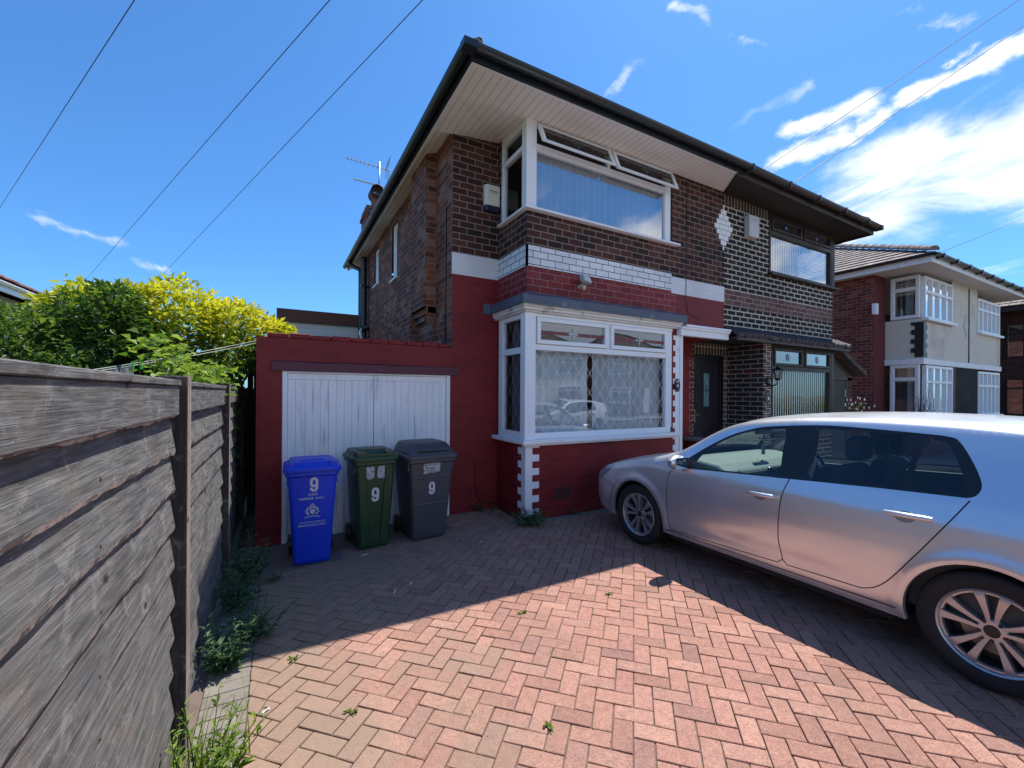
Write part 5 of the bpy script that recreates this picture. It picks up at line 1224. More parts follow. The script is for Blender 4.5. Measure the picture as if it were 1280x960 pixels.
        for k in range(5):
            for sg in (-1, 1):
                ac = 2 * math.pi * k / 5
                prof = [(.050, .30, .36, -.070), (.085, .235, .27, -.075), (.125, .232, .225, -.082), (.165, .236, .215, -.088), (.200, .245, .225, -.091), (.217, .26, .25, -.086)]
                vs = []
                for (r, a_out, a_w, x) in prof:
                    am = ac + sg * a_out; hw_ = a_w * .5 if r > .06 else .16
                    if sg > 0: lo, hi = am - hw_, am + hw_
                    else: lo, hi = am - hw_, am + hw_
                    mid = am - sg * hw_ * .15
                    vs += [pt(r, lo, x + .012), pt(r, lo + .008, x + .001), pt(r, mid, x), pt(r, hi - .008, x + .001), pt(r, hi, x + .012), pt(r, hi, x + .045), pt(r, lo, x + .045)]
                fs = []
                for i in range(len(prof) - 1):
                    for j in range(7): fs.append((7 * i + j, 7 * i + (j + 1) % 7, 7 * i + 7 + (j + 1) % 7, 7 * i + 7 + j))
                b.add(vs, fs)
        b.lathe([(.034, -.070), (.055, -.069), (.063, -.060), (.066, -.03), (.034, -.03)], axis='x', n=40)
        rim = b.build('rim', rim_m, w, smooth=True, angle=28)
        b = MB(xf=R); b.lathe([(.206, -.078), (.192, -.03), (.188, .08)], axis='x', n=48); b.lathe([(.0, .02), (.19, .02)], axis='x', n=48)
        b.build('rim_barrel', rim_d, w, smooth=True)
        b = MB(xf=R); b.lathe([(.05, -.008), (.145, -.008), (.145, .012), (.05, .012)], axis='x', n=48); b.box(-.02, .03, -.15, -.09, -.07, .07); b.build('brake_disc', disc_m, w)
        b = MB(xf=R); b.lathe([(0, -.078), (.028, -.077), (.034, -.071)], axis='x', n=28)
        for k in range(5):
            a = 2 * math.pi * (k + .5) / 5; b.lathe([(0, -.071), (.0085, -.071), (.0115, -.066), (.0115, -.05)], axis='x', c=(0, .052 * math.cos(a), .052 * math.sin(a)), n=12)
        b.build('hub_cap', rimb, w, smooth=True, angle=40)
        return w
    for c in (WCR, WCF):
        wheel(-.775, c, False); wheel(.775, c, True)
    # mirrors
    for sg in (-1, 1):
        b = MB(); Y, Z = 2.055, .995; n = 14; rings = []
        for i in range(9):
            t = i / 8; x = lp(.875, 1.095, t); s = math.sin(math.pi * clamp(.16 + t * .80)) ** .55
            hy, hz = .075 * s + .01, .072 * s + .004; yc_ = Y + .01 - .02 * t; zc_ = Z + .008 * t
            rings.append([(sg * x, yc_ + hy * (math.cos(2 * math.pi * k / n) if math.cos(2 * math.pi * k / n) > 0 else .75 * math.cos(2 * math.pi * k / n)), zc_ + hz * math.sin(2 * math.pi * k / n)) for k in range(n)])
        fs = [(i * n + k, i * n + (k + 1) % n, (i + 1) * n + (k + 1) % n, (i + 1) * n + k) for i in range(8) for k in range(n)] + [tuple(range(n)), tuple(range(9 * n - 1, 8 * n - 1, -1))]
        b.add([q for r in rings for q in r], fs); mr = b.build('door_mirror', paint, car, smooth=True, angle=60)
        b = MB(); b.box(min(sg * .90, sg * 1.07), max(sg * .90, sg * 1.07), Y - .062, Y - .052, Z - .052, Z + .056); b.build('mirror_glass', M('mirror_glass', (.6, .62, .65), .03, metal=1.), mr, bevel=.012, seg=2)
        b = MB(); b.tube([(sg * .84, Y + .03, .945), (sg * .89, Y + .02, .95), (sg * .93, Y + .01, .962)], [.035, .026, .03], 10); b.build('mirror_arm', black_plastic, mr, smooth=True)
    # door handles
    for (y0, y1, z, nm) in ((1.395, 1.165, .845, 'front_door'), (.480, .250, .905, 'rear_door')):
        for sg in (-1, 1):
            b = MB(); n = 10; pts = []; rad = []
            for i in range(n + 1):
                t = i / n; y = lp(y0, y1, t); zc_ = z + .004 * t; w = Wf(y, zc_); pts.append((sg * (w + .014 + .014 * math.sin(math.pi * t)), y, zc_)); rad.append(.012 + .006 * math.sin(math.pi * clamp(t * 1.0)) + (.003 if t > .7 else 0))
            b.tube(pts, rad, 10); b.build('door_handle', paint, dprt[(nm, sg > 0)], smooth=True, angle=60)
            b = MB(); ym = lp(y0, y1, .42); m = 16; w = Wf(ym, z - .015)
            b.prism([(.052 * math.cos(2 * math.pi * k / m), .036 * math.sin(2 * math.pi * k / m)) for k in range(m)], lambda u, v, d: (sg * (Wf(ym + u, z - .012 + v) + .0015 - d), ym + u, z - .012 + v), 0, .004); b.build('handle_recess', M('handle_recess_silver', (.30, .31, .33), .35, metal=.6), dprt[(nm, sg > 0)], smooth=False)
    # front grille, plate, badge-free nose
    b = MB(); b.box(-.42, .42, 3.50, 3.585, .60, .665); b.box(-.52, .52, 3.49, 3.592, .30, .42); b.build('grille', black_plastic, car, bevel=.01)
    b = MB(); b.box(-.26, .26, 3.59, 3.60, .45, .56); b.build('number_plate', white_paint, car)
    b = MB(); b.box(-.26, .26, -.835, -.825, .66, .77); b.build('number_plate', M('yellow_plate', (.65, .5, .05), .4), car)
    # cabin
    trimc = M('cabin_plastic', (.065, .075, .075), .6, var=.1); seatm = M('seat_fabric', (.035, .038, .042), .9, bs=.3, bscale=90); lite = M('cabin_light_trim', (.30, .31, .30), .7)
    b = MB(); b.box(-.70, .70, -.35, 2.3, .27, .33); b.box(-.70, .70, -.42, -.36, .3, .9); b.box(-.66, .66, -.40, -.05, .82, .85)
    for sg in (-1, 1):
        pts = [(2.2, .33), (2.2, .90), (1.2, .955), (.1, 1.02), (-.3, 1.02), (-.3, .33)]; b.prism(pts, lambda u, v, d: (sg * (.80 - d), u, v), 0, .06)
    b.build('cabin_lining', trimc, car)
    b = MB(); prof = [(2.33, .55), (2.33, 1.0), (2.10, 1.02), (1.80, .995), (1.68, .93), (1.70, .82), (1.80, .74), (1.85, .5)]
    b.prism(prof, lambda u, v, d: (d, u, v), -.74, .74); b.box(-.12, .12, 1.1, 1.80, .33, .66); dash = b.build('dashboard', M('dash_grey', (.14, .165, .155), .6, var=.1, vs=5), car, bevel=.04, seg=3)
    b = MB(); b.box(-.13, .13, 1.655, 1.69, .78, .95); b.box(.20, .52, 1.64, 1.70, .88, 1.0); b.build('instrument_panel', black_plastic, dash, bevel=.02, seg=2)
    b = MB(); b.lathe([(.052, -.01), (.058, 0), (.052, .01)], axis='y', c=(-.62, 1.67, .90), n=20, closed=True); b.lathe([(.04, 0), (0, 0)], axis='y', c=(-.62, 1.665, .90), n=20)
    for x in (-.075, .075): b.lathe([(.05, 0), (.04, -.01), (.0, -.004)], axis='y', c=(x, 1.65, .90), n=16)
    b.build('air_vent', black_plastic, dash, smooth=True)
    Rw = Matrix.Translation((.37, 1.50, .93)) @ Matrix.Rotation(R_(-22), 4, 'X')
    b = MB(xf=Rw); pts = [(.185 * math.cos(2 * math.pi * k / 36), 0, .185 * math.sin(2 * math.pi * k / 36)) for k in range(37)]; b.tube(pts, .016, 8, cap=False)
    b.lathe([(0, -.045), (.06, -.04), (.075, 0), (.06, .03)], axis='y', n=20)
    for a in (0, math.pi, -math.pi / 2): b.tube([(.06 * math.cos(a), -.01, .06 * math.sin(a)), (.18 * math.cos(a), 0, .18 * math.sin(a))], .016, 6)
    b.build('steering_wheel', M('wheel_leather', (.03, .03, .032), .45), car, smooth=True)
    def seat(x, y, nm):
        b = MB(); b.box(x - .25, x + .25, y, y + .50, .40, .55)
        b.prism([(y + .08, .50), (y - .04, .50), (y - .22, 1.08), (y - .16, 1.12), (y - .10, 1.10)], lambda u, v, d: (x + d, u, v), -.24, .24)
        s_ = b.build(nm, seatm, car, bevel=.045, seg=3)
        b = MB(); b.box(x - .135, x + .135, y - .27, y - .17, 1.15, 1.34); b.build('headrest', seatm, s_, bevel=.045, seg=3)
    seat(-.37, 1.05, 'seat'); seat(.37, 1.05, 'seat')
    b = MB(); b.box(-.62, .62, .12, .55, .40, .55); b.prism([(.16, .5), (.04, .5), (-.12, 1.0), (-.06, 1.02)], lambda u, v, d: (d, u, v), -.62, .62); rs = b.build('rear_seat', seatm, car, bevel=.04, seg=2)
    b = MB()
    for x in (-.4, .4): b.box(x - .12, x + .12, -.17, -.09, 1.02, 1.17)
    b.build('headrest', seatm, rs, bevel=.04, seg=3)
    b = MB(); b.tube([(.02, 1.86, 1.22), (.02, 1.84, 1.20)], .01, 6); b.box(-.10, .14, 1.80, 1.83, 1.255, 1.32); b.build('rear_view_mirror', black_plastic, car, bevel=.01)
    b = MB(); b.tube([(.0, 1.80, 1.255), (.0, 1.80, 1.12)], .004, 5); b.box(-.015, .015, 1.79, 1.81, 1.05, 1.13); b.build('hanging_charm', M('charm_grey', (.25, .25, .24), .6), car)
    b = MB()
    for sg in (-1, 1): b.tube([(sg * .70, .99, 1.33), (sg * .71, 1.0, 1.1), (sg * .74, 1.03, .92)], .02, 6)
    b.build('pillar_trim', lite, car)
    b = MB(); hl = [[rows[i][k] - CN[i * nc + k] * .03 for k in range(2, 15)] for i in range(idx(13), idx(19) + 1)]
    pts = [q for r in hl for q in r]; b.add(pts, [(i * 13 + k, i * 13 + k + 1, (i + 1) * 13 + k + 1, (i + 1) * 13 + k) for i in range(len(hl) - 1) for k in range(12)]); b.build('headlining', lite, car, smooth=True)
    b = MB(); b.tube([(0, -.15, 1.49), (0, -.32, 1.60)], .006, 6); b.tube([(0, -.10, 1.475), (0, -.18, 1.50)], [.02, .01], 8); b.build('aerial', black_plastic, car)
    return car
def car_paint(name, col, metal=.85, rough=.3):
    m, nt = newmat(name); tc = nn(nt, 'ShaderNodeTexCoord')
    d = nn(nt, 'ShaderNodeTexNoise', {'Vector': tc.outputs['Object'], 'Scale': 1.6, 'Detail': 3., 'Roughness': .5}).outputs[0]
    c = tuple(col) + (1,)
    c = mixc(nt, mapr(nt, d, .5, .8, 0., .12), c, (.40, .37, .34))
    p = princ(nt, c, rough, metal, .6); p.inputs['Coat Roughness'].default_value = .06; nt.links.new(mapr(nt, d, .3, .75, rough - .02, rough + .05), p.inputs['Roughness'])
    finish(nt, p.outputs[0]); return m
SILVER = car_paint('silver_metallic_paint', (.73, .75, .78), .80, .31)
make_car((4.37, .765, -.005), SILVER, 'silver five-door hatchback parked nose to the house on the block paving')
# ================================================================ WHEELIE BINS
def rrect(w, d, r, n=5):
    pts = []
    for cx_, cy_, a0 in ((w / 2 - r, d / 2 - r, 0), (-w / 2 + r, d / 2 - r, 90), (-w / 2 + r, -d / 2 + r, 180), (w / 2 - r, -d / 2 + r, 270)):
        for k in range(n + 1):
            a = R_(a0 + 90 * k / n); pts.append((cx_ + r * math.cos(a), cy_ + r * math.sin(a)))
    return pts
def loft(b, secs, mat=0, cap=True):
    """secs: (w, d, r, z, cy)"""
    rings = [[(x, y + cy, z) for x, y in rrect(w, d, r)] for (w, d, r, z, cy) in secs]; n = len(rings[0])
    fs = [(i * n + k, i * n + (k + 1) % n, (i + 1) * n + (k + 1) % n, (i + 1) * n + k) for i in range(len(rings) - 1) for k in range(n)]
    if cap: fs += [tuple(range(n - 1, -1, -1)), tuple(range((len(rings) - 1) * n, len(rings) * n))]
    b.add([p for r in rings for p in r], fs, mat)
def bin_mat(name, col):
    return M(name, col, .42, var=.14, vs=4, bs=.12, bscale=180, dirt=tuple(c * .55 + .02 for c in col), dscale=3.5, dthr=(.55, .8))
stick = M('bin_number_sticker', (.62, .63, .66), .5, var=.08, vs=30)
def wheelie(label, loc, rot, mat_, wb, db, wt, dt, h, style):
    t = thing('wheelie_bin', label, 'wheelie bin', (0, 0, 0), 'wheelie bins in front of the garage'); ORG[t.name] = Vector((0, 0, 0))
    yf = lambda z: -lp(db, dt, z / h) / 2 - .012 * z
    cyf = lambda z: yf(z) + lp(db, dt, z / h) / 2
    b = MB(); secs = []
    for z in (0.0, .012, .05, .3, .6, h - .10): secs.append((lp(wb, wt, z / h) - (.02 if z == 0 else 0), lp(db, dt, z / h) - (.02 if z == 0 else 0), .04, z + .012, cyf(z)))
    secs += [(wt + .0, dt, .045, h - .095, cyf(h)), (wt + .035, dt + .03, .05, h - .08, cyf(h)), (wt + .035, dt + .03, .05, h - .035, cyf(h)), (wt + .0, dt, .05, h - .03, cyf(h))]
    loft(b, secs)
    if style == 'green':
        for sx in (-1, 1): 
            zs = (.05, h - .14)
            b.add([(sx * (lp(wb, wt, z / h) / 2 - .115 + k), yf(z) - dd, z) for z in zs for k, dd in ((0, 0), (.008, .012), (.085, .012), (.093, 0))], [(0, 1, 5, 4), (1, 2, 6, 5), (2, 3, 7, 6), (4, 5, 6, 7), (0, 3, 2, 1)])
    if style == 'grey':
        for z in (.42, .72): b.add([(x, yf(zz_) - dd, zz_) for zz_, dd in ((z - .01, 0), (z, .005), (z + .01, 0)) for x in (-wb / 2 + .02, wb / 2 + .01)], [(0, 1, 3, 2), (2, 3, 5, 4)])
    for sx in (-1, 1): b.box(sx * (wt / 2 - .01) - .012, sx * (wt / 2 - .01) + .012, cyf(h) - dt * .42, cyf(h) - dt * .28, h - .17, h - .085)
    body = b.build('bin_body', mat_, t, smooth=True, angle=38)
    b = MB(); W_, D_ = wt + .06, dt + .05; c = cyf(h) - .005
    loft(b, [(W_, D_, .055, h - .045, c), (W_ + .01, D_ + .01, .06, h - .04, c), (W_ + .01, D_ + .01, .06, h - .008, c), (W_ - .02, D_ - .02, .06, h + .006, c)])
    if style == 'blue':
        loft(b, [(W_ - .07, D_ - .10, .06, h + .004, c), (W_ - .10, D_ - .13, .07, h + .045, c + .005), (W_ - .16, D_ - .20, .06, h + .052, c + .01)])
        for sx in (-1, 1): loft(b, [(.06, .05, .015, h + .0, c), (.05, .04, .015, h + .055, c)]) if False else b.box(sx * W_ * .36 - .03, sx * W_ * .36 + .03, c - D_ / 2 + .03, c - D_ / 2 + .10, h + .004, h + .045)
        b.box(-W_ * .22, W_ * .22, c - D_ / 2 + .14, c + D_ / 2 - .2, h + .05, h + .060)
    elif style == 'green':
        loft(b, [(W_ - .05, D_ - .12, .03, h + .004, c + .02), (W_ - .09, D_ - .17, .03, h + .055, c + .03)])
        b.box(-W_ / 2 + .05, -W_ / 2 + .15, c - D_ / 2 + .01, c - D_ / 2 + .12, h + .004, h + .052); b.box(W_ / 2 - .15, W_ / 2 - .05, c - D_ / 2 + .01, c - D_ / 2 + .12, h + .004, h + .052)
        b.box(-.10, .10, c - D_ / 2 + .01, c - D_ / 2 + .03, h + .004, h + .03); b.box(-.14, .14, c - .12, c + .14, h + .052, h + .066)
    else:
        loft(b, [(W_ - .05, D_ - .05, .06, h + .004, c), (W_ - .08, D_ - .10, .07, h + .06, c + .02), (W_ - .13, D_ - .22, .07, h + .115, c + .06), (W_ - .20, D_ - .36, .05, h + .13, c + .08)])
        z0, z1, y0, y1 = h + .052, h + .135, c - D_ / 2 + .055, c + .06
        b.add([(-W_ * .34, y0, z0), (W_ * .34, y0, z0), (W_ * .31, y1, z1), (-W_ * .31, y1, z1), (-W_ * .34, y0, z0 - .03), (W_ * .34, y0, z0 - .03)], [(0, 1, 2, 3), (4, 5, 1, 0)])
        for k in range(9):
            x = lp(-W_ * .27, W_ * .27, k / 8); b.add([(x - .006, y0 + .02, z0 + .012), (x + .006, y0 + .02, z0 + .012), (x + .006, y1 - .02, z1 - .002), (x - .006, y1 - .02, z1 - .002)], [(0, 1, 2, 3)])
    for sx in (-1, 1): b.box(sx * W_ * .3 - .02, sx * W_ * .3 + .02, c + D_ / 2 - .03, c + D_ / 2 + .05, h - .03, h + .02)
    b.build('lid', mat_, t, bevel=.006 if style != 'x' else 0, seg=2, smooth=True, angle=38)
    if style == 'grey':
        b = MB(); b.box(-W_ * .30, W_ * .33, c - D_ / 2 + .040, c - D_ / 2 + .052, h + .028, h + .042); b.build('lid_gap', dark_int, t)
    b = MB(); b.tube([(-wt / 2 + .02, cyf(h) + dt / 2 + .06, h - .05), (wt / 2 - .02, cyf(h) + dt / 2 + .06, h - .05)], .013, 8); b.build('handle', mat_, t, smooth=True)
    for sx in (-1, 1):
        b = MB(); b.lathe([(.0, -.02), (.09, -.022), (.10, -.015), (.10, .015), (.09, .022), (0, .02)], axis='x', c=(sx * (wb / 2 + .028), db / 2 + .035, .098), n=28); b.build('wheel', black_plastic, t, smooth=True, angle=40)
    b = MB(); b.tube([(-wb / 2, db / 2 + .035, .098), (wb / 2, db / 2 + .035, .098)], .012, 8); b.build('axle', black_plastic, t)
    F = lambda u0, z0: (lambda u, v, d: (u0 + u, yf(z0 + v) - .0015 - d - (.0 if style != 'green' else .0), z0 + v))
    return t, F
def place(t, loc, rot): t.location = loc; t.rotation_euler = (0, 0, rot)
def nine(fn, h, par):
    w = h * .52; st = h * .175; r = w / 2 - st / 2; pts = []
    def arc(cx_, cz_, a0, a1, n=8): return [(cx_ + r * math.cos(R_(lp(a0, a1, k / n))), cz_ + r * math.sin(R_(lp(a0, a1, k / n)))) for k in range(n + 1)]
    top, bot = h / 2 - st / 2 - r, -h / 2 + st / 2 + r
    tail = [(-r, bot + .01 * 0 + r * .25)] + arc(0, bot, 180, 360) + arc(0, top, 0, 180) + arc(0, .02 * h + r * .35, 180, 270) + [(r, .02 * h - r * .65)]
    b = MB(); L = []
    for i, p in enumerate(tail):
        a = tail[max(i - 1, 0)]; c = tail[min(i + 1, len(tail) - 1)]; tx, tz = c[0] - a[0], c[1] - a[1]; l = math.hypot(tx, tz) or 1
        L += [fn(p[0] - tz / l * st / 2, p[1] + tx / l * st / 2, .0006 + .00002 * i), fn(p[0] + tz / l * st / 2, p[1] - tx / l * st / 2, .0006 + .00002 * i)]
    b.add(L, [(2 * i, 2 * i + 1, 2 * i + 3, 2 * i + 2) for i in range(len(tail) - 1)]); return b.build('number_sticker', stick, par)
BLUE = bin_mat('bin_blue_plastic', (.002, .042, .64)); GREEN = bin_mat('bin_green_plastic', (.018, .055, .022)); GREY = bin_mat('bin_grey_plastic', (.060, .064, .075))
t, F = wheelie('blue wheelie bin numbered 9 with white lettering, leftmost by the garage', None, 0, BLUE, .335, .40, .455, .53, .985, 'blue')
nine(F(.012, .81), .145, t)
wt_ = M('printed_white', (.55, .58, .66), .6)
text_mb('KLIKO', .030, F(.005, .712), wt_, 'lettering', t, .0006); text_mb('TAMESIDE  M B C', .030, F(-.01, .672), wt_, 'lettering', t, .0006)
text_mb('NEWSPAPERS, PAMPHLETS', .022, F(0, .435), wt_, 'lettering', t, .0002, xs=.9); text_mb('MAGAZINES ONLY', .030, F(0, .405), wt_, 'lettering', t, .0003)
b = MB(); rg = random.Random(8); fn = F(0, .545)
def blob(u, v, a, c, ang):
    n = 7; ca, sa = math.cos(ang), math.sin(ang); pts = [(u + a * math.cos(2 * math.pi * k / n) * ca - c * math.sin(2 * math.pi * k / n) * sa, v + a * math.cos(2 * math.pi * k / n) * sa + c * math.sin(2 * math.pi * k / n) * ca) for k in range(n)]
    b.add([fn(p[0], p[1], .0006) for p in pts], [tuple(range(n))])
b.add([fn(*p, .0006) for p in ((-.022, .02), (.022, .02), (.024, -.01), (0, -.035), (-.024, -.01))], [(0, 1, 2, 3, 4)])
for k in range(16): a = math.pi * k / 15 * 1.5 - .8; blob(.052 * math.cos(a) + rg.uniform(-.006, .006), .042 * math.sin(a) + rg.uniform(-.006, .006), .014, .005, a + rg.uniform(-1, 1)); blob(-.052 * math.cos(a), .042 * math.sin(a), .013, .005, -a + rg.uniform(-1, 1))
for k in range(7): blob(-.06 + .02 * k, -.058 + .008 * math.cos((k - 3) * .6), .011, .005, 0)
for k in range(5): blob(-.02 + .01 * k, .06 + .012 * math.cos((k - 2)), .004, .010, 0)
b.build('crest', wt_, t)
place(t, (.33, 4.68 + .20, gz(.33, 4.8) + .002), R_(-2))
t, F = wheelie('dark green wheelie bin with a white 9 and two torn stickers, middle of the three', None, 0, GREEN, .325, .40, .44, .53, 1.015, 'green')
nine(F(.0, .60), .155, t)
def torn(u0, u1, z0, z1, F_, par, seed):
    rg = random.Random(seed); n = 30; cu, cz_ = (u0 + u1) / 2, (z0 + z1) / 2; pts = []
    for k in range(n):
        a = 2 * math.pi * k / n; q = max(abs(math.cos(a)), abs(math.sin(a))); s = (1 / q) * rg.uniform(.80, 1.0); pts.append((cu + (u1 - u0) / 2 * math.cos(a) * s, cz_ + (z1 - z0) / 2 * math.sin(a) * s))
    f = F_(0, 0); b = MB(); b.add([f(p[0], p[1], .0005) for p in pts], [tuple(range(n))])
    return b.build('torn_sticker', M('torn_paper', (.50, .49, .50), .8, var=.3, vs=40, dirt=(.09, .09, .09), dscale=45, dthr=(.52, .56)), par)
torn(-.105, -.01, .765, .915, F, t, 1); torn(.015, .10, .765, .915, F, t, 2)
faint = M('faded_print', (.05, .10, .055), .6)
text_mb('GARDEN WASTE', .024, F(.0, .745), faint, 'lettering', t); text_mb('ONLY', .024, F(.0, .715), faint, 'lettering', t)
place(t, (.935, 4.80 + .20, gz(.9, 4.9) + .002), R_(3))
t, F = wheelie('larger grey wheelie bin with a domed lid and a white 9, rightmost of the three', None, 0, GREY, .40, .46, .55, .60, .985, 'grey')
nine(F(.0, .60), .145, t)
torn(-.12, .10, .77, .90, F, t, 5)
for i, s_ in enumerate(('NO HOT ASH', 'bin for', 'this waste')): text_mb(s_, .03, (lambda zz_: (lambda u, v, d: F(-.02, zz_)(u, v, d + .0006)))(.872 - .036 * i), black_plastic, 'lettering', t)
place(t, (1.545, 4.75 + .23, gz(1.5, 4.9) + .002), R_(4))

# ================================================================ TIMBER FENCE
def wood_mat(name, c0, c1, c2, axis=1, gap=None):
    m, nt = newmat(name); tc = nn(nt, 'ShaderNodeTexCoord')
    sc = (16, 1.6, 24) if axis == 1 else (10, 10, .9)
    v = nn(nt, 'ShaderNodeMapping', {'Vector': tc.outputs['Object'], 'Scale': sc}).outputs[0]
    w1 = nn(nt, 'ShaderNodeTexNoise', {'Vector': v, 'Scale': 3.2, 'Detail': 9., 'Roughness': .65, 'Distortion': .6}).outputs[0]
    v2 = nn(nt, 'ShaderNodeMapping', {'Vector': tc.outputs['Object'], 'Scale': tuple(s * 3.5 if s > 2 else s for s in sc)}).outputs[0]
    w2 = nn(nt, 'ShaderNodeTexNoise', {'Vector': v2, 'Scale': 2.5, 'Detail': 6., 'Roughness': .7}).outputs[0]
    vv = nn(nt, 'ShaderNodeMapping', {'Vector': tc.outputs['Object'], 'Scale': (9, 6, 7)}).outputs[0]
    w3 = nn(nt, 'ShaderNodeTexNoise', {'Vector': vv, 'Scale': 1.3, 'Detail': 5., 'Roughness': .6, 'Distortion': 1.2}).outputs[0]
    kn = nn(nt, 'ShaderNodeTexVoronoi', {'Vector': nn(nt, 'ShaderNodeMapping', {'Vector': tc.outputs['Object'], 'Scale': (1, 3.4, 6.)}).outputs[0], 'Scale': 1.25, 'Randomness': 1.}).outputs[0]
    c = ramp(nt, w1, [(.28, c0), (.5, c1), (.72, c2)])
    c = mixc(nt, .34, c, mixc(nt, 1., c, ramp(nt, w2, [(.3, (.4, .4, .4)), (.7, (1.6, 1.6, 1.6))]), 'MULTIPLY'))
    c = mixc(nt, mapr(nt, w3, .54, .72, 0., .45), c, (.31, .30, .29))
    w4 = nn(nt, 'ShaderNodeTexNoise', {'Vector': tc.outputs['Object'], 'Scale': 5., 'Detail': 6.}).outputs[0]
    c = mixc(nt, mapr(nt, w4, .5, .7, 0., .35), c, (.17, .125, .095))
    c = mixc(nt, mapr(nt, kn, .05, .13, .95, 0.), c, (.018, .014, .012))
    c = mixc(nt, mapr(nt, kn, .13, .19, .0, .0), c, (.3, .28, .26))
    sp_ = nn(nt, 'ShaderNodeTexNoise', {'Vector': tc.outputs['Object'], 'Scale': 160., 'Detail': 2.}).outputs[0]
    c = mixc(nt, mapr(nt, sp_, .70, .76, 0., .6), c, (.5, .48, .46))
    h = mth(nt, 'ADD', mth(nt, 'MULTIPLY', w1, .6), mth(nt, 'MULTIPLY', w2, 1.))
    h = mth(nt, 'ADD', h, mth(nt, 'MULTIPLY', mapr(nt, kn, 0., .14, 1., 0.), .5))
    finish(nt, princ(nt, c, .78, normal=bump(nt, h, .6, .006), spec=.35).outputs[0]); return m
WOOD = wood_mat('weathered_fence_boards', (.035, .033, .032), (.115, .111, .109), (.21, .204, .20))
WOODP = wood_mat('weathered_fence_post', (.022, .019, .017), (.04, .034, .03), (.08, .07, .06), axis=2)
WOODE = wood_mat('painted_sunlit_post_face', (.16, .13, .11), (.25, .205, .175), (.33, .28, .245), axis=2)  # paler post wood: sunlight painted into the face towards the drive
RAWE = M('bare_edge_painted_sun', (.42, .34, .28), .8, var=.5, vs=25, bs=.4, bscale=50, dirt=(.05, .04, .035), dscale=14, dthr=(.5, .56))  # bare-wood tan, also paints in the sun catching the lower board edge
FX = -.418
fence = thing('timber_fence', 'weathered dark waney-lap timber fence running along the left of the drive', 'fence', (FX, 2.4, 0))
def panel(y0, y1, seed):
    rg = random.Random(seed); b = MB(); N_ = 60; z = .06; boards = []; zs = [.04]
    while zs[-1] < 1.50: zs.append(zs[-1] + rg.uniform(.150, .175))
    zs = [z * 1.535 / zs[-1] for z in zs]
    for i in range(len(zs)):
        zb = zs[i]; zt = (zs[i + 1] if i + 1 < len(zs) else 1.665) + .035; tilt = .024; sh = rg.uniform(0, 50); wav = rg.uniform(.006, .018); sl_ = rg.uniform(-.012, .012)
        rows = []
        for k in range(N_ + 1):
            y = lp(y0, y1, k / N_); t = k / N_ - .5
            e = wav * noise.noise(Vector((y * 2.2, sh, 0))) * 1.6 + .006 * noise.noise(Vector((y * 9, sh, 3))) + .004 * noise.noise(Vector((y * 40, sh, 7))) + sl_ * t
            warp = .004 * noise.noise(Vector((y * 1.5, sh, 9)))
            xb = FX + .010 + tilt * .8 + warp; xt = FX + .002; th = .009 + .004 * noise.noise(Vector((y * 6, sh, 2)))
            rows.append([(xt, y, zt), (lp(xt, xb, .5) + .001, y, (zt + zb + e) / 2), (xb, y, zb + e + .014), (xb - .005, y, zb + e - .001), (xb - th, y, zb + e + .001), (xt - .006, y, zt)])
        pts = [p for r in rows for p in r]
        b.add(pts, [(k * 6 + j, k * 6 + j + 1, k * 6 + 7 + j, k * 6 + 6 + j) for k in range(N_) for j in (0, 1, 3, 4)])
        b.add(pts, [(k * 6 + 2, k * 6 + 3, k * 6 + 9, k * 6 + 8) for k in range(N_)], 1)
        b.add([rows[-1][j] for j in range(6)], [(5, 4, 3, 2, 1, 0)]); b.add([rows[0][j] for j in range(6)], [(0, 1, 2, 3, 4, 5)])
    p = b.build('fence_panel', [WOOD, RAWE], fence, smooth=True, angle=20)
    nb_ = MB()
    for zb in zs:
        for yy in (y0 + .035, (y0 + y1) / 2, y1 - .035): nb_.lathe([(0, .0035), (.0045, .003), (.0045, -.02)], axis='x', c=(FX + .0245, yy + rg.uniform(-.01, .01), zb + .045), n=8)
    tag(nb_.build('nail_heads', M('rusty_nail', (.09, .045, .03), .7), p), kind='stuff') if False else nb_.build('nail_heads', M('rusty_nail', (.09, .045, .03), .7), p)
    b = MB()
    b.box(FX - .022, FX + .042, y0 + .003, y1 - .003, 1.545, 1.6745); b.box(FX - .034, FX + .050, y0 + .002, y1 - .002, 1.675, 1.70)
    b.box(FX - .03, FX - .005, y0, y0 + .04, .05, 1.534); b.box(FX - .03, FX - .005, y1 - .04, y1, .05, 1.534)
    b.build('capping', WOOD, p, bevel=.003)
for i, (a, c) in enumerate(((.56, 2.375), (2.50, 4.345), (4.47, 6.30), (6.4, 8.25), (8.35, 10.2), (-1.37, .45), (-3.3, -1.47))): panel(a, c, i + 1)
for y in (2.44, 4.41, 6.35, 8.3, .505, -1.42, 10.25):
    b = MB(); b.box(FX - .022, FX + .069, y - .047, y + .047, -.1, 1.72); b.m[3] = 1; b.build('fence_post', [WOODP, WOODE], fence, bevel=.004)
# dark boards added deep in the passage to black out the sky gap
t = thing('passage_blackout', 'black boards added to darken the passage between fence and garage', 'gate', (-.3, 5.75, 0))
b = MB()
for i in range(2): b.box(-.345 + i * .072, -.277 + i * .072, 6.9, 6.92, 0, 2.22)
b.build('boards', M('black_boards', (.015, .015, .016), .8), t)

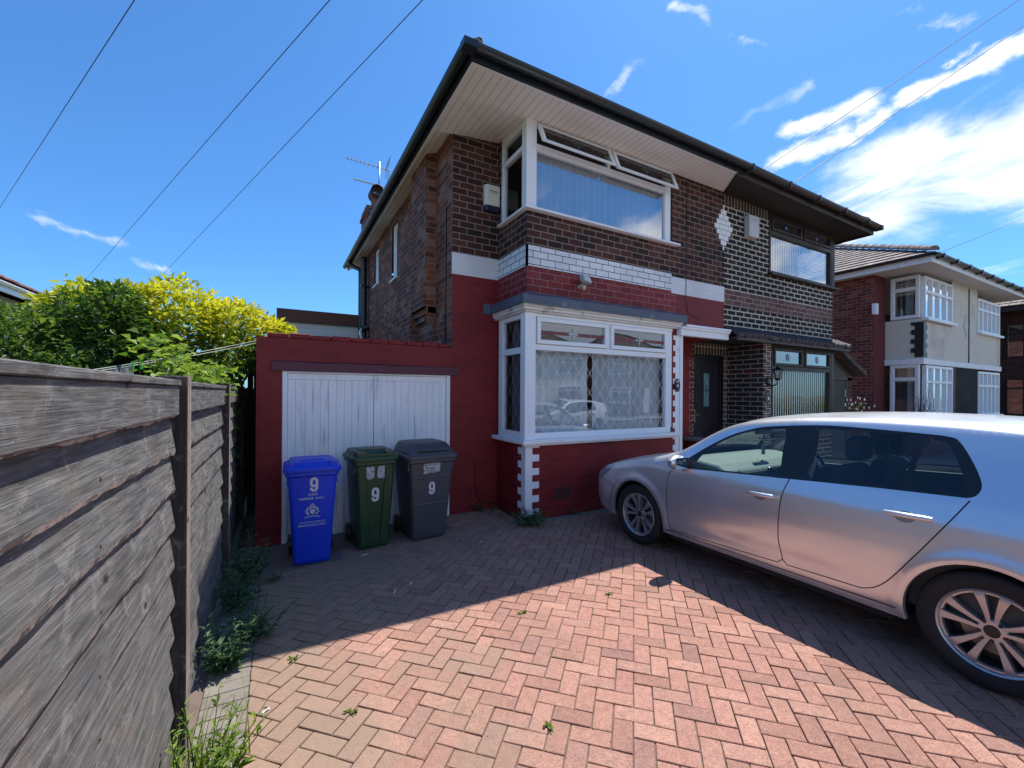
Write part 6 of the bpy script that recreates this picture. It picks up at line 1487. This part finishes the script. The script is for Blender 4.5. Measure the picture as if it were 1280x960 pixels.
# ================================================================ PLANTS
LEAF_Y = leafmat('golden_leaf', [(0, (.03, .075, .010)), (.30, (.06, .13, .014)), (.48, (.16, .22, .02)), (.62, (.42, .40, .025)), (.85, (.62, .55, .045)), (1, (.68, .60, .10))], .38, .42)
LEAF_G = leafmat('green_leaf', [(0, (.02, .05, .012)), (.5, (.05, .10, .022)), (.85, (.10, .17, .035)), (1, (.20, .26, .06))], .35, .42)
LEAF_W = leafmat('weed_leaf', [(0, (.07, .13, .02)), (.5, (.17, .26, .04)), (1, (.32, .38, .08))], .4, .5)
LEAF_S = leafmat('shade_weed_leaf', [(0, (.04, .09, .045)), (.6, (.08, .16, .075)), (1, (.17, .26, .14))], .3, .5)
BARK = M('bark', (.07, .05, .035), .9, var=.3, vs=10, bs=.5)
def leaf(b, p, d, up, L, Wd, r, fold=.25):
    d = d.normalized(); s = d.cross(up); s = s.normalized() if s.length > 1e-4 else d.orthogonal().normalized(); n = s.cross(d)
    a = p; c = p + d * L - n * L * .12
    m = p + d * L * .45
    i = len(b.v)
    b.v += [a, m + s * Wd / 2 + n * Wd * fold, c, m - s * Wd / 2 + n * Wd * fold]
    b.f += [[i, i + 1, i + 2], [i, i + 2, i + 3]]; b.m += [0, 0]; b.rnd += [r, r]
def crown(name, lumps, n, size, mat_, parent, colour, seed, inner=.3, ground=0):
    rg = random.Random(seed); b = MB(); b.rnd = []
    vol = [l[3] * l[4] + l[4] * l[5] + l[3] * l[5] for l in lumps]; tot = sum(vol)
    for _ in range(n):
        q = rg.random() * tot; k = 0
        while q > vol[k] and k < len(lumps) - 1: q -= vol[k]; k += 1
        cx_, cy_, cz_, rx, ry, rz_ = lumps[k]
        d = Vector((rg.gauss(0, 1), rg.gauss(0, 1), rg.gauss(0, 1))).normalized()
        nz_ = noise.noise(Vector((cx_, cy_, cz_)) + d * 2.3) * .16 + noise.noise(d * 6 + Vector((cx_, 0, 0))) * .10
        rr = (1 + nz_ - abs(rg.gauss(0, .09))) if rg.random() > inner else rg.random() ** .4 * .95
        if rg.random() < .03: rr += rg.uniform(0, .10)
        p = Vector((cx_ + d.x * rx * rr, cy_ + d.y * ry * rr, cz_ + d.z * rz_ * rr))
        deep = False
        for j, l in enumerate(lumps):
            if j != k and ((p.x - l[0]) / l[3]) ** 2 + ((p.y - l[1]) / l[4]) ** 2 + ((p.z - l[2]) / l[5]) ** 2 < .55: deep = True
        if deep and rg.random() > .25: continue
        if p.z < ground: continue
        if p.x > -.40 and (p.y < 5.6 or p.z < 1.9 or (p.x > -.22 and p.z < 2.34)): continue
        if noise.noise(p * 3.1) < -.33: continue
        ld = (d * .7 + Vector((rg.gauss(0, .6), rg.gauss(0, .6), rg.gauss(0, .4) - .1))).normalized()
        up_ = (Vector((0, 0, 1)) + Vector((rg.gauss(0, .5), rg.gauss(0, .5), 0)) + d * .5).normalized()
        s_ = size * rg.uniform(.6, 1.35)
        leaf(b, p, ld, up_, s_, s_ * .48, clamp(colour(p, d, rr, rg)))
    return b.build(name, mat_, parent)
def branches(name, base, tips, parent, r0=.05):
    b = MB(); base = Vector(base)
    rg = random.Random(1)
    for tpt in tips:
        tpt = Vector(tpt); m = base.lerp(tpt, .5) + Vector((rg.uniform(-.12, .12), rg.uniform(-.12, .12), .1)); b.tube([base, m, tpt], [r0, r0 * .55, r0 * .15], 6)
    return b.build(name, BARK, parent, smooth=True)
t = thing('shrub', 'large golden-yellow evergreen shrub rising behind the fence and over the garage corner', 'shrub', (-1.0, 6.3, 0))
LY = [(-1.62, 6.3, 2.06, .62, .85, .78), (-1.0, 6.2, 2.08, .68, .9, .84), (-.42, 6.25, 2.0, .58, .9, .76), (-.08, 6.5, 2.12, .36, .6, .50), (-1.0, 6.2, 1.2, 1.3, .9, .9), (-1.95, 6.4, 1.7, .6, .8, .9)]
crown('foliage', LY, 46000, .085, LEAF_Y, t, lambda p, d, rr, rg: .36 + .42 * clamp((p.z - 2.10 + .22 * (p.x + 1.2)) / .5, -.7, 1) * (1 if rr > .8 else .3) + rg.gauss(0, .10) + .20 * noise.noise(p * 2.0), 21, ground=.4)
branches('trunk', (-1.0, 6.3, 0), [(-1.6, 6.3, 2.4), (-1.0, 6.0, 2.6), (-.5, 6.3, 2.3), (-1.3, 6.6, 2.5), (-.2, 6.5, 2.1)], t)
t = thing('shrub', 'dark green bushy shrub left of the golden one, with a tall shoot at its top', 'shrub', (-1.8, 5.1, 0))
LG = [(-1.50, 5.15, 2.60, .05, .05, .16), (-1.42, 5.3, 1.86, .42, .5, .74), (-1.36, 5.35, 2.3, .27, .33, .36), (-1.1, 5.5, 1.65, .45, .5, .62), (-1.5, 5.3, 1.1, .7, .6, .7)]
crown('foliage', LG, 26000, .065, LEAF_G, t, lambda p, d, rr, rg: .45 + .3 * clamp((p.z - 1.9) / .6) + rg.gauss(0, .16), 22, ground=.4)
branches('trunk', (-1.8, 5.1, 0), [(-1.6, 5.2, 1.9), (-1.42, 5.3, 2.2), (-1.2, 5.4, 1.8)], t)
t = thing('shrub', 'mid-green feathery shrub at the far left edge behind the fence', 'shrub', (-2.0, 4.2, 0))
LL = [(-1.85, 5.0, 1.64, .50, .6, .68), (-2.45, 5.4, 1.72, .6, .6, .78), (-1.5, 4.75, 1.35, .42, .45, .58), (-1.9, 5.0, .95, .9, .7, .7)]
crown('foliage', LL, 26000, .06, LEAF_G, t, lambda p, d, rr, rg: .62 + .2 * clamp((p.z - 1.7) / .5) + rg.gauss(0, .18), 23, ground=.3)
branches('trunk', (-2.0, 5.0, 0), [(-2.3, 5.2, 1.9), (-1.9, 5.0, 1.95), (-1.7, 4.9, 1.7)], t)
t = thing('climber', 'bright broad-leaved climber spilling over the fence top beside the washing line', 'climbing plant', (-.6, 4.0, 0))
b = MB(); b.rnd = []; rg = random.Random(31)
for k in range(520):
    q = rg.random(); cx_ = lp(-.66, -.46, q) + rg.gauss(0, .06); cy_ = lp(3.25, 4.75, q) + rg.gauss(0, .12); top = 1.98 + .05 * math.sin(q * 9) - .17 * q
    p = Vector((cx_, cy_, lp(1.55, top, rg.random() ** .6))); leaf(b, p, Vector((rg.gauss(.3, 1), rg.gauss(-.4, 1), rg.gauss(-.1, .4))), Vector((rg.gauss(0, .3), rg.gauss(0, .3), 1)), rg.uniform(.05, .085), rg.uniform(.04, .06), rg.uniform(.2, 1))
b.build('foliage', LEAF_W, t)
b = MB()
for k in range(14):
    q = k / 13; x, y = lp(-.66, -.46, q), lp(3.25, 4.75, q); b.tube([(x - .05, y, .2), (x, y + .05, 1.2), (x + rg.uniform(-.05, .05), y + rg.uniform(-.1, .1), 1.88)], [.008, .006, .002], 5)
b.build('stems', BARK, t)
# washing line with pegged cloths
t = thing('washing_line', 'pale twin washing line strung above the fence to the garage corner', 'washing line', (-.6, 4, 1.7))
b = MB(); wl = lambda q, o: (lp(-1.35, -.20, q), lp(2.0, 5.50, q), 1.55 + .64 * q - .03 * math.sin(math.pi * q) + o)
for o in (0, .028): b.tube([wl(k / 20, o * (k / 20)) for k in range(21)], .0025, 5)
b.build('line', M('line_cord', (.42, .46, .40), .6), t)
cloth = M('patterned_cloth', (.10, .105, .16), .9, var=.5, vs=18, dirt=(.30, .31, .38), dscale=12, dthr=(.5, .54))
for i, (q0, q1, lab) in enumerate(((.30, .465, 'dark blue patterned cloth pegged on the washing line nearer the camera'), (.54, .60, 'smaller blue-grey cloth pegged further along the washing line'))):
    b = MB(); n = 20; top = [wl(lp(q0, q1, k / n), 0) for k in range(n + 1)]; bot = [(x + .015 * math.sin(k * 1.3), y + .01 * math.cos(k * 1.1), z - .42) for k, (x, y, z) in enumerate(top)]
    b.add(top + bot, [(k, k + 1, n + 2 + k, n + 1 + k) for k in range(n)]); tag(b.build('laundry', cloth, smooth=True), lab, 'laundry', 'laundry on the line')
peg = M('green_peg', (.05, .5, .08), .4)
for i, (q, lab) in enumerate(((.462, 'bright green clothes peg at the end of the nearer cloth'), (.485, 'bright green clothes peg hanging just beyond the nearer cloth'), (.605, 'bright green clothes peg among the climber leaves on the line'))):
    x, y, z = wl(q, 0); b = MB(); b.box(x - .007, x + .007, y - .006, y + .006, z - .035, z + .025); b.box(x - .007, x + .007, y + .008, y + .016, z - .035, z + .022); tag(b.build('clothes_peg', peg, bevel=.002), lab, 'clothes peg', 'pegs on the washing line')

def weed(name, label, x, y, n, h, spread, L, mat_, seed, cat='weed', group=None, grass=0, z0=0.0, droop=.3, wfac=.28):
    t = thing(name, label, cat, (x, y, z0), group); rg = random.Random(seed); b = MB(); b.rnd = []; st = MB()
    for _ in range(n):
        a = rg.uniform(0, 2 * math.pi); r0 = rg.random() * spread * .5; bx, by = x + r0 * math.cos(a), y + r0 * math.sin(a); hh = h * rg.uniform(.5, 1.1); lean = spread * rg.uniform(.2, 1.) * .8
        if bx < -.335: bx = -.335
        pts = [Vector((bx, by, z0))] + [Vector((max(-.345, bx + lean * (k / 5) ** 1.5 * math.cos(a)), by + lean * (k / 5) ** 1.5 * math.sin(a), z0 + hh * (k / 5) * (1 - .15 * (k / 5)))) for k in range(1, 6)]
        st.tube(pts, [.0035, .003, .003, .0025, .002, .0012], 4)
        for k in range(1, 6):
            for s_ in range(3):
                q = pts[k - 1].lerp(pts[k], rg.random()); aa = rg.uniform(0, 2 * math.pi); s2 = L * (1.15 - .14 * k) * rg.uniform(.6, 1.2)
                leaf(b, q, Vector((math.cos(aa), math.sin(aa), .5 - droop * rg.random())), Vector((0, 0, 1)), s2, s2 * wfac, rg.random())
    for _ in range(grass):
        a = rg.uniform(0, 2 * math.pi); bx, by = max(-.335, x + rg.gauss(0, spread * .28)), y + rg.gauss(0, spread * .4); hh = h * rg.uniform(.4, 1.0); lean = hh * rg.uniform(.1, .45)
        p0 = Vector((bx, by, z0)); prev = p0; w = .004
        for k in range(1, 5):
            q = Vector((max(-.345, bx + lean * (k / 4) ** 2 * math.cos(a)), by + lean * (k / 4) ** 2 * math.sin(a), z0 + hh * (k / 4) * (1 - .1 * k / 4))); s_ = Vector((-math.sin(a), math.cos(a), 0)) * w * (1 - k / 4.6); s0 = Vector((-math.sin(a), math.cos(a), 0)) * w * (1 - (k - 1) / 4.6)
            i = len(b.v); b.v += [prev - s0, prev + s0, q + s_, q - s_]; b.f.append([i, i + 1, i + 2, i + 3]); b.m.append(0); b.rnd.append(rg.uniform(.4, 1)); prev = q
    b.build('leaves', mat_, t); st.build('stems', mat_, t) if n else None
    return t
wg = 'weeds at the foot of the fence'
weed('weed', 'tall sunlit weed with long pale leaves at the foot of the nearest fence post', -.25, 2.10, 22, .40, .20, .085, LEAF_W, 1, group=wg, grass=90)
weed('weed', 'wispy sunlit grasses and weed nearest the camera by the fence', -.26, 1.72, 14, .26, .22, .07, LEAF_W, 2, group=wg, grass=120)
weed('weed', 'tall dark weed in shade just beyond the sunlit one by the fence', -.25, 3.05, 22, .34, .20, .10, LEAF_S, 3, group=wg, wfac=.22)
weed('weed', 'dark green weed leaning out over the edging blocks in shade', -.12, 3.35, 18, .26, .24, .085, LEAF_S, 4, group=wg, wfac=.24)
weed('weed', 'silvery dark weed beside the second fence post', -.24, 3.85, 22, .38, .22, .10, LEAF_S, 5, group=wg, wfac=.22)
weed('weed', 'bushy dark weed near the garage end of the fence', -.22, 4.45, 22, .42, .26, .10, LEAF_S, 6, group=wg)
weed('weed', 'low spreading weed straying on to the concrete near the garage', .02, 4.35, 5, .09, .30, .06, LEAF_S, 7, group=wg, z0=gz(0, 4.3))
weed('weed', 'spiky green weed at the foot of the white quoin', 2.78, 4.55, 14, .22, .26, .12, LEAF_S, 8, z0=0, grass=40)
weed('weed', 'upright leafy weed on the red wall just right of the quoin', 2.98, 4.66, 7, .30, .10, .06, LEAF_S, 9, grass=10)
weed('weed', 'straggly weed in the corner between drainpipe and bay', 2.55, 5.40, 6, .22, .22, .07, LEAF_S, 10)
weed('weed', 'sparse weed along the bay wall beyond the air brick', 3.62, 4.68, 4, .12, .22, .04, LEAF_S, 11, grass=25)
# dandelion rosette
t = thing('dandelion', 'sunlit dandelion rosette with toothed leaves at the bottom left by the fence', 'dandelion', (-.13, 1.62, 0)); b = MB(); b.rnd = []; rg = random.Random(12)
for k in range(17):
    a = rg.uniform(-1.4, 3.0) if k > 4 else rg.uniform(0, 6.28); L = rg.uniform(.13, .22); d = Vector((math.cos(a), math.sin(a), 0)); s = Vector((-d.y, d.x, 0)); n = 12; li = []; r = rg.uniform(.35, 1); el = rg.uniform(.25, .9)
    for i in range(n + 1):
        q = i / n; c = Vector((-.13, 1.62, .01)) + d * L * q + Vector((0, 0, L * (el * q - .75 * q * q))); w = L * .13 * (math.sin(math.pi * min(1, q * .9 + .08)) ** .8) * (1.0 if i % 2 else .42) + .003; li.append((c + s * w - d * (.01 if i % 2 else 0) + Vector((0, 0, w * .3)), c, c - s * w - d * (.01 if i % 2 else 0) + Vector((0, 0, w * .3))))
    i0 = len(b.v)
    for l in li: b.v += list(l)
    for i in range(n):
        for j in (0, 1): b.f.append([i0 + 3 * i + j, i0 + 3 * i + j + 1, i0 + 3 * i + 4 + j, i0 + 3 * i + 3 + j]); b.m.append(0); b.rnd.append(r)
b.build('leaves', LEAF_W, t)
for i, (x, y) in enumerate(((.35, 2.32), (.75, 1.35), (.52, 1.28), (1.62, 2.75), (.10, 2.95), (1.05, 1.33), (2.4, 2.68), (1.2, 1.75))):
    lab = ['small tuft of green sprouting between the paving blocks at the shadow edge', 'sprouting tuft between blocks at the bottom centre', 'tiny green seedling tuft low in the frame left of centre', 'small weed in a joint near the point of sunlight', 'green seedling where the shade meets the edging', 'grassy sprout between blocks near the bottom edge', 'small sprout in a joint near the mirror shadow', 'seedling in a paving joint in the sunny centre'][i]
    weed('seedling', lab, x, y, 3, .022, .05, .022, LEAF_W, 40 + i, cat='seedling', group='seedlings in the paving joints', grass=8, wfac=.5)
# moss and grass specks in joints (nobody could count them)
b = MB(); b.rnd = []; rg = random.Random(77)
for k in range(420):
    x = rg.uniform(-.1, 3.0); y = rg.uniform(1.0, 4.5)
    c45 = math.sqrt(.5); u, v = (x + y) * c45, (y - x) * c45; 
    if rg.random() < .5: u = round(u / .1) * .1
    else: v = round(v / .1) * .1
    x, y = (u - v) * c45 + .03, (u + v) * c45 + .02
    for j in range(2): leaf(b, Vector((x + rg.gauss(0, .002), y + rg.gauss(0, .002), gz(x, y) - .002)), Vector((rg.gauss(0, 1), rg.gauss(0, 1), .6)), Vector((0, 0, 1)), rg.uniform(.004, .011), .004, rg.random())
tag(b.build('joint_moss', LEAF_W), 'tiny moss and grass specks in the joints of the block paving', 'moss', kind='stuff')
scrap = M('white_scrap', (.7, .7, .68), .6)
for i, (x, y, l, a, lab) in enumerate(((.86, 3.52, .07, 1.1, 'thin white scrap lying in the shade left of centre'), (1.02, 3.62, .05, .9, 'short white scrap just right of the thin one'), (.78, 4.62, .08, .2, 'crumpled white wrapper on the ground below the green bin'), (-.05, 2.52, .035, .5, 'white fleck on the edging blocks near the shadow edge'), (2.0, 4.3, .04, .3, 'pale leaf scrap near the grey bin'), (-.22, 1.83, .03, 0, 'white petal on the edging at the bottom left'))):
    b = MB(); c, s = math.cos(a), math.sin(a); z = gz(x, y) + .003
    b.add([(x, y, z), (x + l * c, y + l * s, z + .004), (x + l * c - .011 * s, y + l * s + .011 * c, z + .008), (x - .011 * s, y + .011 * c, z + .002), (x + .5 * l * c, y + .5 * l * s, z + .010)], [(0, 1, 4), (1, 2, 4), (2, 3, 4), (3, 0, 4)])
    tag(b.build('litter_scrap', scrap), lab, 'litter', 'white scraps on the paving')
# shrubs near the houses on the right
t = thing('flowering_shrub', 'dark shrub with small white flowers by the brown lean-to gate', 'shrub', (11.0, 4.3, 0))
b = MB(); b.rnd = []; rg = random.Random(51)
for k in range(260): leaf(b, Vector((rg.gauss(10.62, .10), rg.gauss(4.3, .1), rg.uniform(.7, 1.5))), Vector((rg.gauss(0, 1), rg.gauss(0, 1), .3)), Vector((0, 0, 1)), .05, .03, rg.random() * .5)
b.build('foliage', LEAF_G, t); b = MB(); 
for k in range(26):
    c = Vector((rg.gauss(10.62, .10), 4.25 + rg.gauss(0, .12), rg.uniform(1.1, 1.62))); 
    for j in range(5):
        a = 2 * math.pi * j / 5; b.add([c, c + Vector((.028 * math.cos(a), -.01, .028 * math.sin(a))), c + Vector((.028 * math.cos(a + 1), -.012, .028 * math.sin(a + 1)))], [(0, 1, 2)])
b.build('blossom', M('white_petals', (.8, .8, .78), .6), t)
b = MB()
for k in range(9): b.tube([(10.95, 4.3, 0), (10.95 + rg.uniform(-.1, .1), 4.3, .7), (10.95 + rg.uniform(-.25, .25), 4.3 + rg.uniform(-.1, .1), 1.5)], [.012, .008, .003], 5)
b.build('stems', BARK, t)
t = thing('bare_shrub', 'leafless twiggy shrub in front of the cream rendered house side window', 'shrub', (14.6, 4.6, 0)); b = MB(); rg = random.Random(61)
for k in range(26):
    x, y = 14.7 + rg.gauss(0, .1), 4.5; p = [Vector((x, y, .3))]
    for j in range(6): p.append(p[-1] + Vector((rg.gauss(.03, .11), rg.gauss(0, .06), rg.uniform(.12, .32))))
    b.tube(p, [.012, .010, .008, .007, .005, .004, .002], 4)
b.build('twigs', M('dark_twigs', (.03, .022, .018), .9), t)
t = thing('shrub', 'bright yellow-green shrub at the right edge in front of the dark house', 'shrub', (21.0, 2.9, 0))
crown('foliage', [(21.2, 2.9, 1.35, .75, .7, .65), (20.9, 2.8, .8, .9, .8, .7)], 5000, .11, LEAF_W, t, lambda p, d, rr, rg: .6 + rg.gauss(0, .25), 24)
branches('trunk', (21, 2.9, 0), [(21.3, 2.9, 1.6), (20.9, 2.8, 1.5)], t)

# ================================================================ HOUSE AND ROOF FAR LEFT
t = thing('house', 'far left house with red-brown roof and white gutter showing above the shrubs', 'house', (-16, 16, 0))
def D(px_, py_):
    u = (px_ - 640) / 532; v = (492 - py_) / 532; u, v = u - TH * v, v + TH * u; return FW + RT * u + UP * v
hz_ = 4.2; q0 = Vector((-9.6, 9.4, 0)); 
b = MB(); b.box(-13.5, -6.5, 11.4, 24, -.1, 4.2); b.build('wall', M('far_cream_wall', (.5, .48, .42), .9), t)
roofs(-14.1, -6.0, 10.9, 24.6, 4.32, 2.0, ROOF_R, t)
b = MB(); gutter(b, (-14.1, 10.88, 4.33), (-5.95, 10.88, 4.33), (0, -1, 0), .07); gutter(b, (-5.98, 10.9, 4.33), (-5.98, 24.6, 4.33), (1, 0, 0), .07); b.box(-14.1, -6, 10.86, 10.9, 4.12, 4.31); b.box(-6.02, -5.97, 10.9, 24.6, 4.12, 4.31); b.build('gutter', white_upvc, t)

# ================================================================ OVERHEAD WIRES
def onray(px_, py_, dist): return Vector((0, 0, 1.65)) + D(px_, py_) * dist
wire_m = M('cable_black', (.02, .02, .025), .6)
def wire(label, pa, da, pb, db_, ext=1.0, r=.0075, sag=.0, ib=0.):
    a = onray(*pa, da); c = onray(*pb, db_); a2 = a + (a - c) * ext; c2 = c + (c - a) * ib; b = MB(); n = 24
    b.tube([a2.lerp(c2, k / n) - Vector((0, 0, sag * math.sin(math.pi * k / n))) for k in range(n + 1)], r, 5)
    tag(b.build('overhead_wire', wire_m, smooth=True), label, 'overhead wire', 'overhead wires')
wire('leftmost overhead wire, dropping to the left edge of the photo', (168, 0), 7, (-20, 290), 22, .8)
wire('overhead wire dropping behind the top of the dark green shrub', (412, 0), 7, (100, 358), 24, .8)
wire('overhead wire between the dark green shrub wire and the house roof', (528, 0), 7, (195, 352), 24, .8)
def wire2(label, pa, da, end, ext=.6):
    a = onray(*pa, da); c = Vector(end); b = MB(); n = 16; a2 = a + (a - c) * ext
    b.tube([a2.lerp(c, k / n) for k in range(n + 1)], .0075, 5); tag(b.build('overhead_wire', wire_m), label, 'overhead wire', 'overhead wires')
wire2('upper of the two wires running down to the eaves of the brick pair', (1274, 0), 10, (6.86, 4.10, 5.29))
wire2('lower of the two wires running down to the eaves of the brick pair', (1280, 32), 10, (7.75, 4.10, 5.28))
wire2('short overhead wire running to the roof corner of the cream rendered house', (1280, 273), 22, (15.3, 4.3, 5.45), 2.)

# ================================================================ ACROSS THE STREET (seen mirrored in the windows)
for (hx_, lab, wm) in ((18, 'pale rendered house across the street, mirrored in the bay window', CREAM), (30, 'red brick house across the street, mirrored in the bay window', BR_FAR), (45, 'cream house across the street, mirrored in the brown-framed window', CREAM)):
    t = thing('house', lab, 'house', (hx_, -20, 0)); Pn = plF(-19.0)
    b = MB(); b.box(hx_ - 5, hx_ + 5, -27, -19, 0, 5); b.build('wall', wm, t)
    roofs(hx_ - 5.4, hx_ + 5.4, -27.4, -18.6, 5.0, 2.6, ROOF_G, t)
    for (wx, z0) in ((-3.2, .9), (3.2, .9), (-3.2, 3.4), (3.2, 3.4)):
        f = MB(); framed(f, Pn, hx_ + wx - 1.2, hx_ + wx + 1.2, z0, z0 + 1.35, .09, .0, .08); pbox(f, Pn, hx_ + wx - 1.1, hx_ + wx + 1.1, z0 + .9, z0 + .98, 0, .08); w = f.build('window', white_upvc, t)
        f = MB(); f.box(hx_ + wx - 1.12, hx_ + wx + 1.12, -18.995, -18.98, z0 + .05, z0 + 1.3); f.build('pane', M('far_pane', (.05, .06, .07), .1), w)
    f = MB(); f.box(hx_ - .5, hx_ + .5, -19, -18.95, 0, 2.1); f.build('door', white_paint, t)
t = thing('hedge', 'clipped green hedge along the road, mirrored in the brown-framed bay', 'hedge', (27, -6, 0))
b = MB(); b.rnd = []; rg = random.Random(70)
for k in range(9000):
    fce = rg.random(); x = rg.uniform(20, 36); y = -3.9 + (.35 if fce < .6 else rg.uniform(-.35, .35)) + rg.gauss(0, .03); z = rg.uniform(.0, 1.0) if fce < .6 else 1.0 + rg.gauss(0, .03)
    leaf(b, Vector((x, y, z)), Vector((rg.gauss(0, 1), rg.gauss(.6, 1), rg.gauss(.3, 1))), Vector((0, 0, 1)), .16, .10, rg.random())
b.build('foliage', LEAF_W, t)
wc = make_car((13.5, -7.2, -.15), car_paint('white_car_paint', (.72, .73, .74), 0., .25), 'white hatchback parked in the street behind the camera, mirrored in the bay window')

wc.rotation_euler = (0, 0, R_(90))
